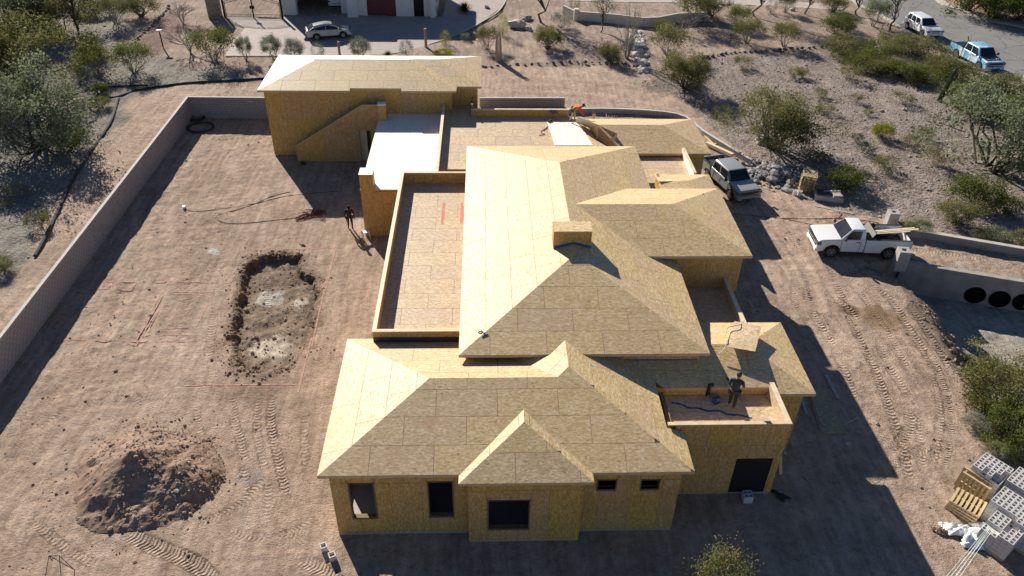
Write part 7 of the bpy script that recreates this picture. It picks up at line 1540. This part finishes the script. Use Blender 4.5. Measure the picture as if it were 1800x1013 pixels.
dr = thing('compressor_gun', 'black upright tool standing by the deck back wall', 'power tool', tuple(at(1243, 697, fz+0.01)), 0.2); m = MB(); m.box((0, 0, 0.35), (0.10, 0.12, 0.7)); m.box((0.06, 0, 0.65), (0.22, 0.1, 0.12)); m.build('body', BLACKP, dr); m = MB(); m.box((0.05, 0, 0.06), (0.2, 0.14, 0.12)); m.build('battery', M('tool_grey', (0.2, 0.2, 0.21), 0.6), dr)
st_ = thing('saw_stool', 'small pale step stool beside the terrace corner wall', 'stool', tuple(at(644, 420)), 0.4)
for x in (-0.2, 0.2):
    for y in (-0.14, 0.14): m = MB(); m.bar((x*1.2, y*1.2, 0), (x, y, 0.5), 0.04); m.build('leg', PLAS, st_)
m = MB(); m.box((0, 0, 0.52), (0.5, 0.34, 0.04)); m.build('seat', PLAS, st_)
crumple('black_scrap', 'black plastic scrap at the garage corner on the ground', 'scrap', (1372, 873), (0.5, 0.25), 0.12, BLACKP, 15); crumple('black_scrap', 'small black scrap below the stair wall', 'scrap', (533, 288), (0.4, 0.2), 0.1, BLACKP, 18)
# ---------------------------------------------------------------- red layout lines sprayed on the soil
PAINT = NT('red_ground_paint'); v = PAINT.coord('Object'); n_ = PAINT.noise(v, 9, 5, 0.7); PAINT.l(PAINT.ramp(n_, [(0.42, (0.45, 0.33, 0.26)), (0.62, (0.46, 0.15, 0.13))]), PAINT.b.inputs['Base Color']); PAINT.b.inputs['Roughness'].default_value = 0.95
def gline(m, a, b, w=0.07):
    p, q = at(*a), at(*b); L = (q-p).length; n = max(2, int(L/0.11)); d = (q-p)/L; s = Vector((-d.y, d.x, 0)); P = np.array([tuple(p+(q-p)*k/n) for k in range(n+1)]); vs = []
    for k in range(n+1):
        ww = w*random.uniform(0.6, 1.3)
        for sg_ in (-1, 1): c = Vector(P[k])+s*ww/2*sg_; vs.append([c.x, c.y, 0])
    V = np.array(vs); V[:, 2] = height(V[:, 0], V[:, 1])+0.012; m.add([tuple(v_) for v_ in V], [(2*k, 2*k+1, 2*k+3, 2*k+2) for k in range(n)])
lay = thing('layout_marks', 'red sprayed layout lines and letters on the bare soil left of the house', 'paint marks', tuple(at(240, 600))); o0 = lay.location.copy()
LINES = [((72, 598), (325, 601)), ((72, 598), (150, 495)), ((150, 495), (405, 497)), ((90, 598), (140, 515)), ((141, 509), (232, 510)), ((232, 510), (240, 497)), ((240, 598), (300, 497)), ((255, 580), (300, 512)), ((262, 578), (300, 508)), ((296, 514), (375, 514)), ((300, 517), (372, 518)), ((262, 580), (340, 576)), ((258, 583), (345, 583)), ((345, 575), (376, 515)), ((250, 590), (330, 590)),
         ((432, 440), (590, 436)), ((590, 436), (570, 520)), ((574, 490), (548, 610)), ((548, 594), (524, 690)), ((560, 500), (576, 488)), ((320, 678), (528, 676)), ((430, 430), (440, 415)), ((405, 497), (415, 480))]
m = MB()
for a, b in LINES: gline(m, a, b, 0.075)
def glyph(m, s, org, ux, uy, h):
    G = {'B': [[(0, 0), (0, 1), (.5, 1), (.6, .8), (.5, .55), (0, .5)], [(0.5, .5), (.65, .25), (.5, 0), (0, 0)]], 'Q': [[(.3, 0), (0, .3), (0, .7), (.3, 1), (.6, .7), (.6, .3), (.3, 0)], [(.35, .3), (.7, -.05)]], 'A': [[(0, 0), (.3, 1), (.6, 0)], [(.12, .4), (.48, .4)]], 'R': [[(0, 0), (0, 1), (.5, 1), (.6, .75), (.5, .5), (0, .5)], [(.3, .5), (.6, 0)]]}
    for k, ch in enumerate(s):
        for pl_ in G[ch]:
            for i in range(len(pl_)-1):
                f = lambda q: (org[0]+(ux[0]*(q[0]+k*0.85)+uy[0]*q[1])*h, org[1]+(ux[1]*(q[0]+k*0.85)+uy[1]*q[1])*h)
                gline(m, f(pl_[i]), f(pl_[i+1]), 0.07)
glyph(m, 'BBQ', (116, 572), (0.55, -0.9), (-0.9, -0.35), 12); glyph(m, 'BAR', (178, 509), (1, 0), (0.2, -0.85), 13)
for cx, cy in ((296, 492), (236, 604)):
    L_ = [(cx+6*math.cos(t), cy+3.5*math.sin(t)) for t in np.linspace(0, 6.28, 9)]
    for i in range(8): gline(m, L_[i], L_[i+1], 0.07)
m.v = [(x-o0.x, y-o0.y, z-o0.z) for x, y, z in m.v]; m.build('paint_lines', PAINT.m, lay)
print('objects', len(bpy.data.objects), 'tris', sum(len(me_.polygons) for me_ in bpy.data.meshes)*2)
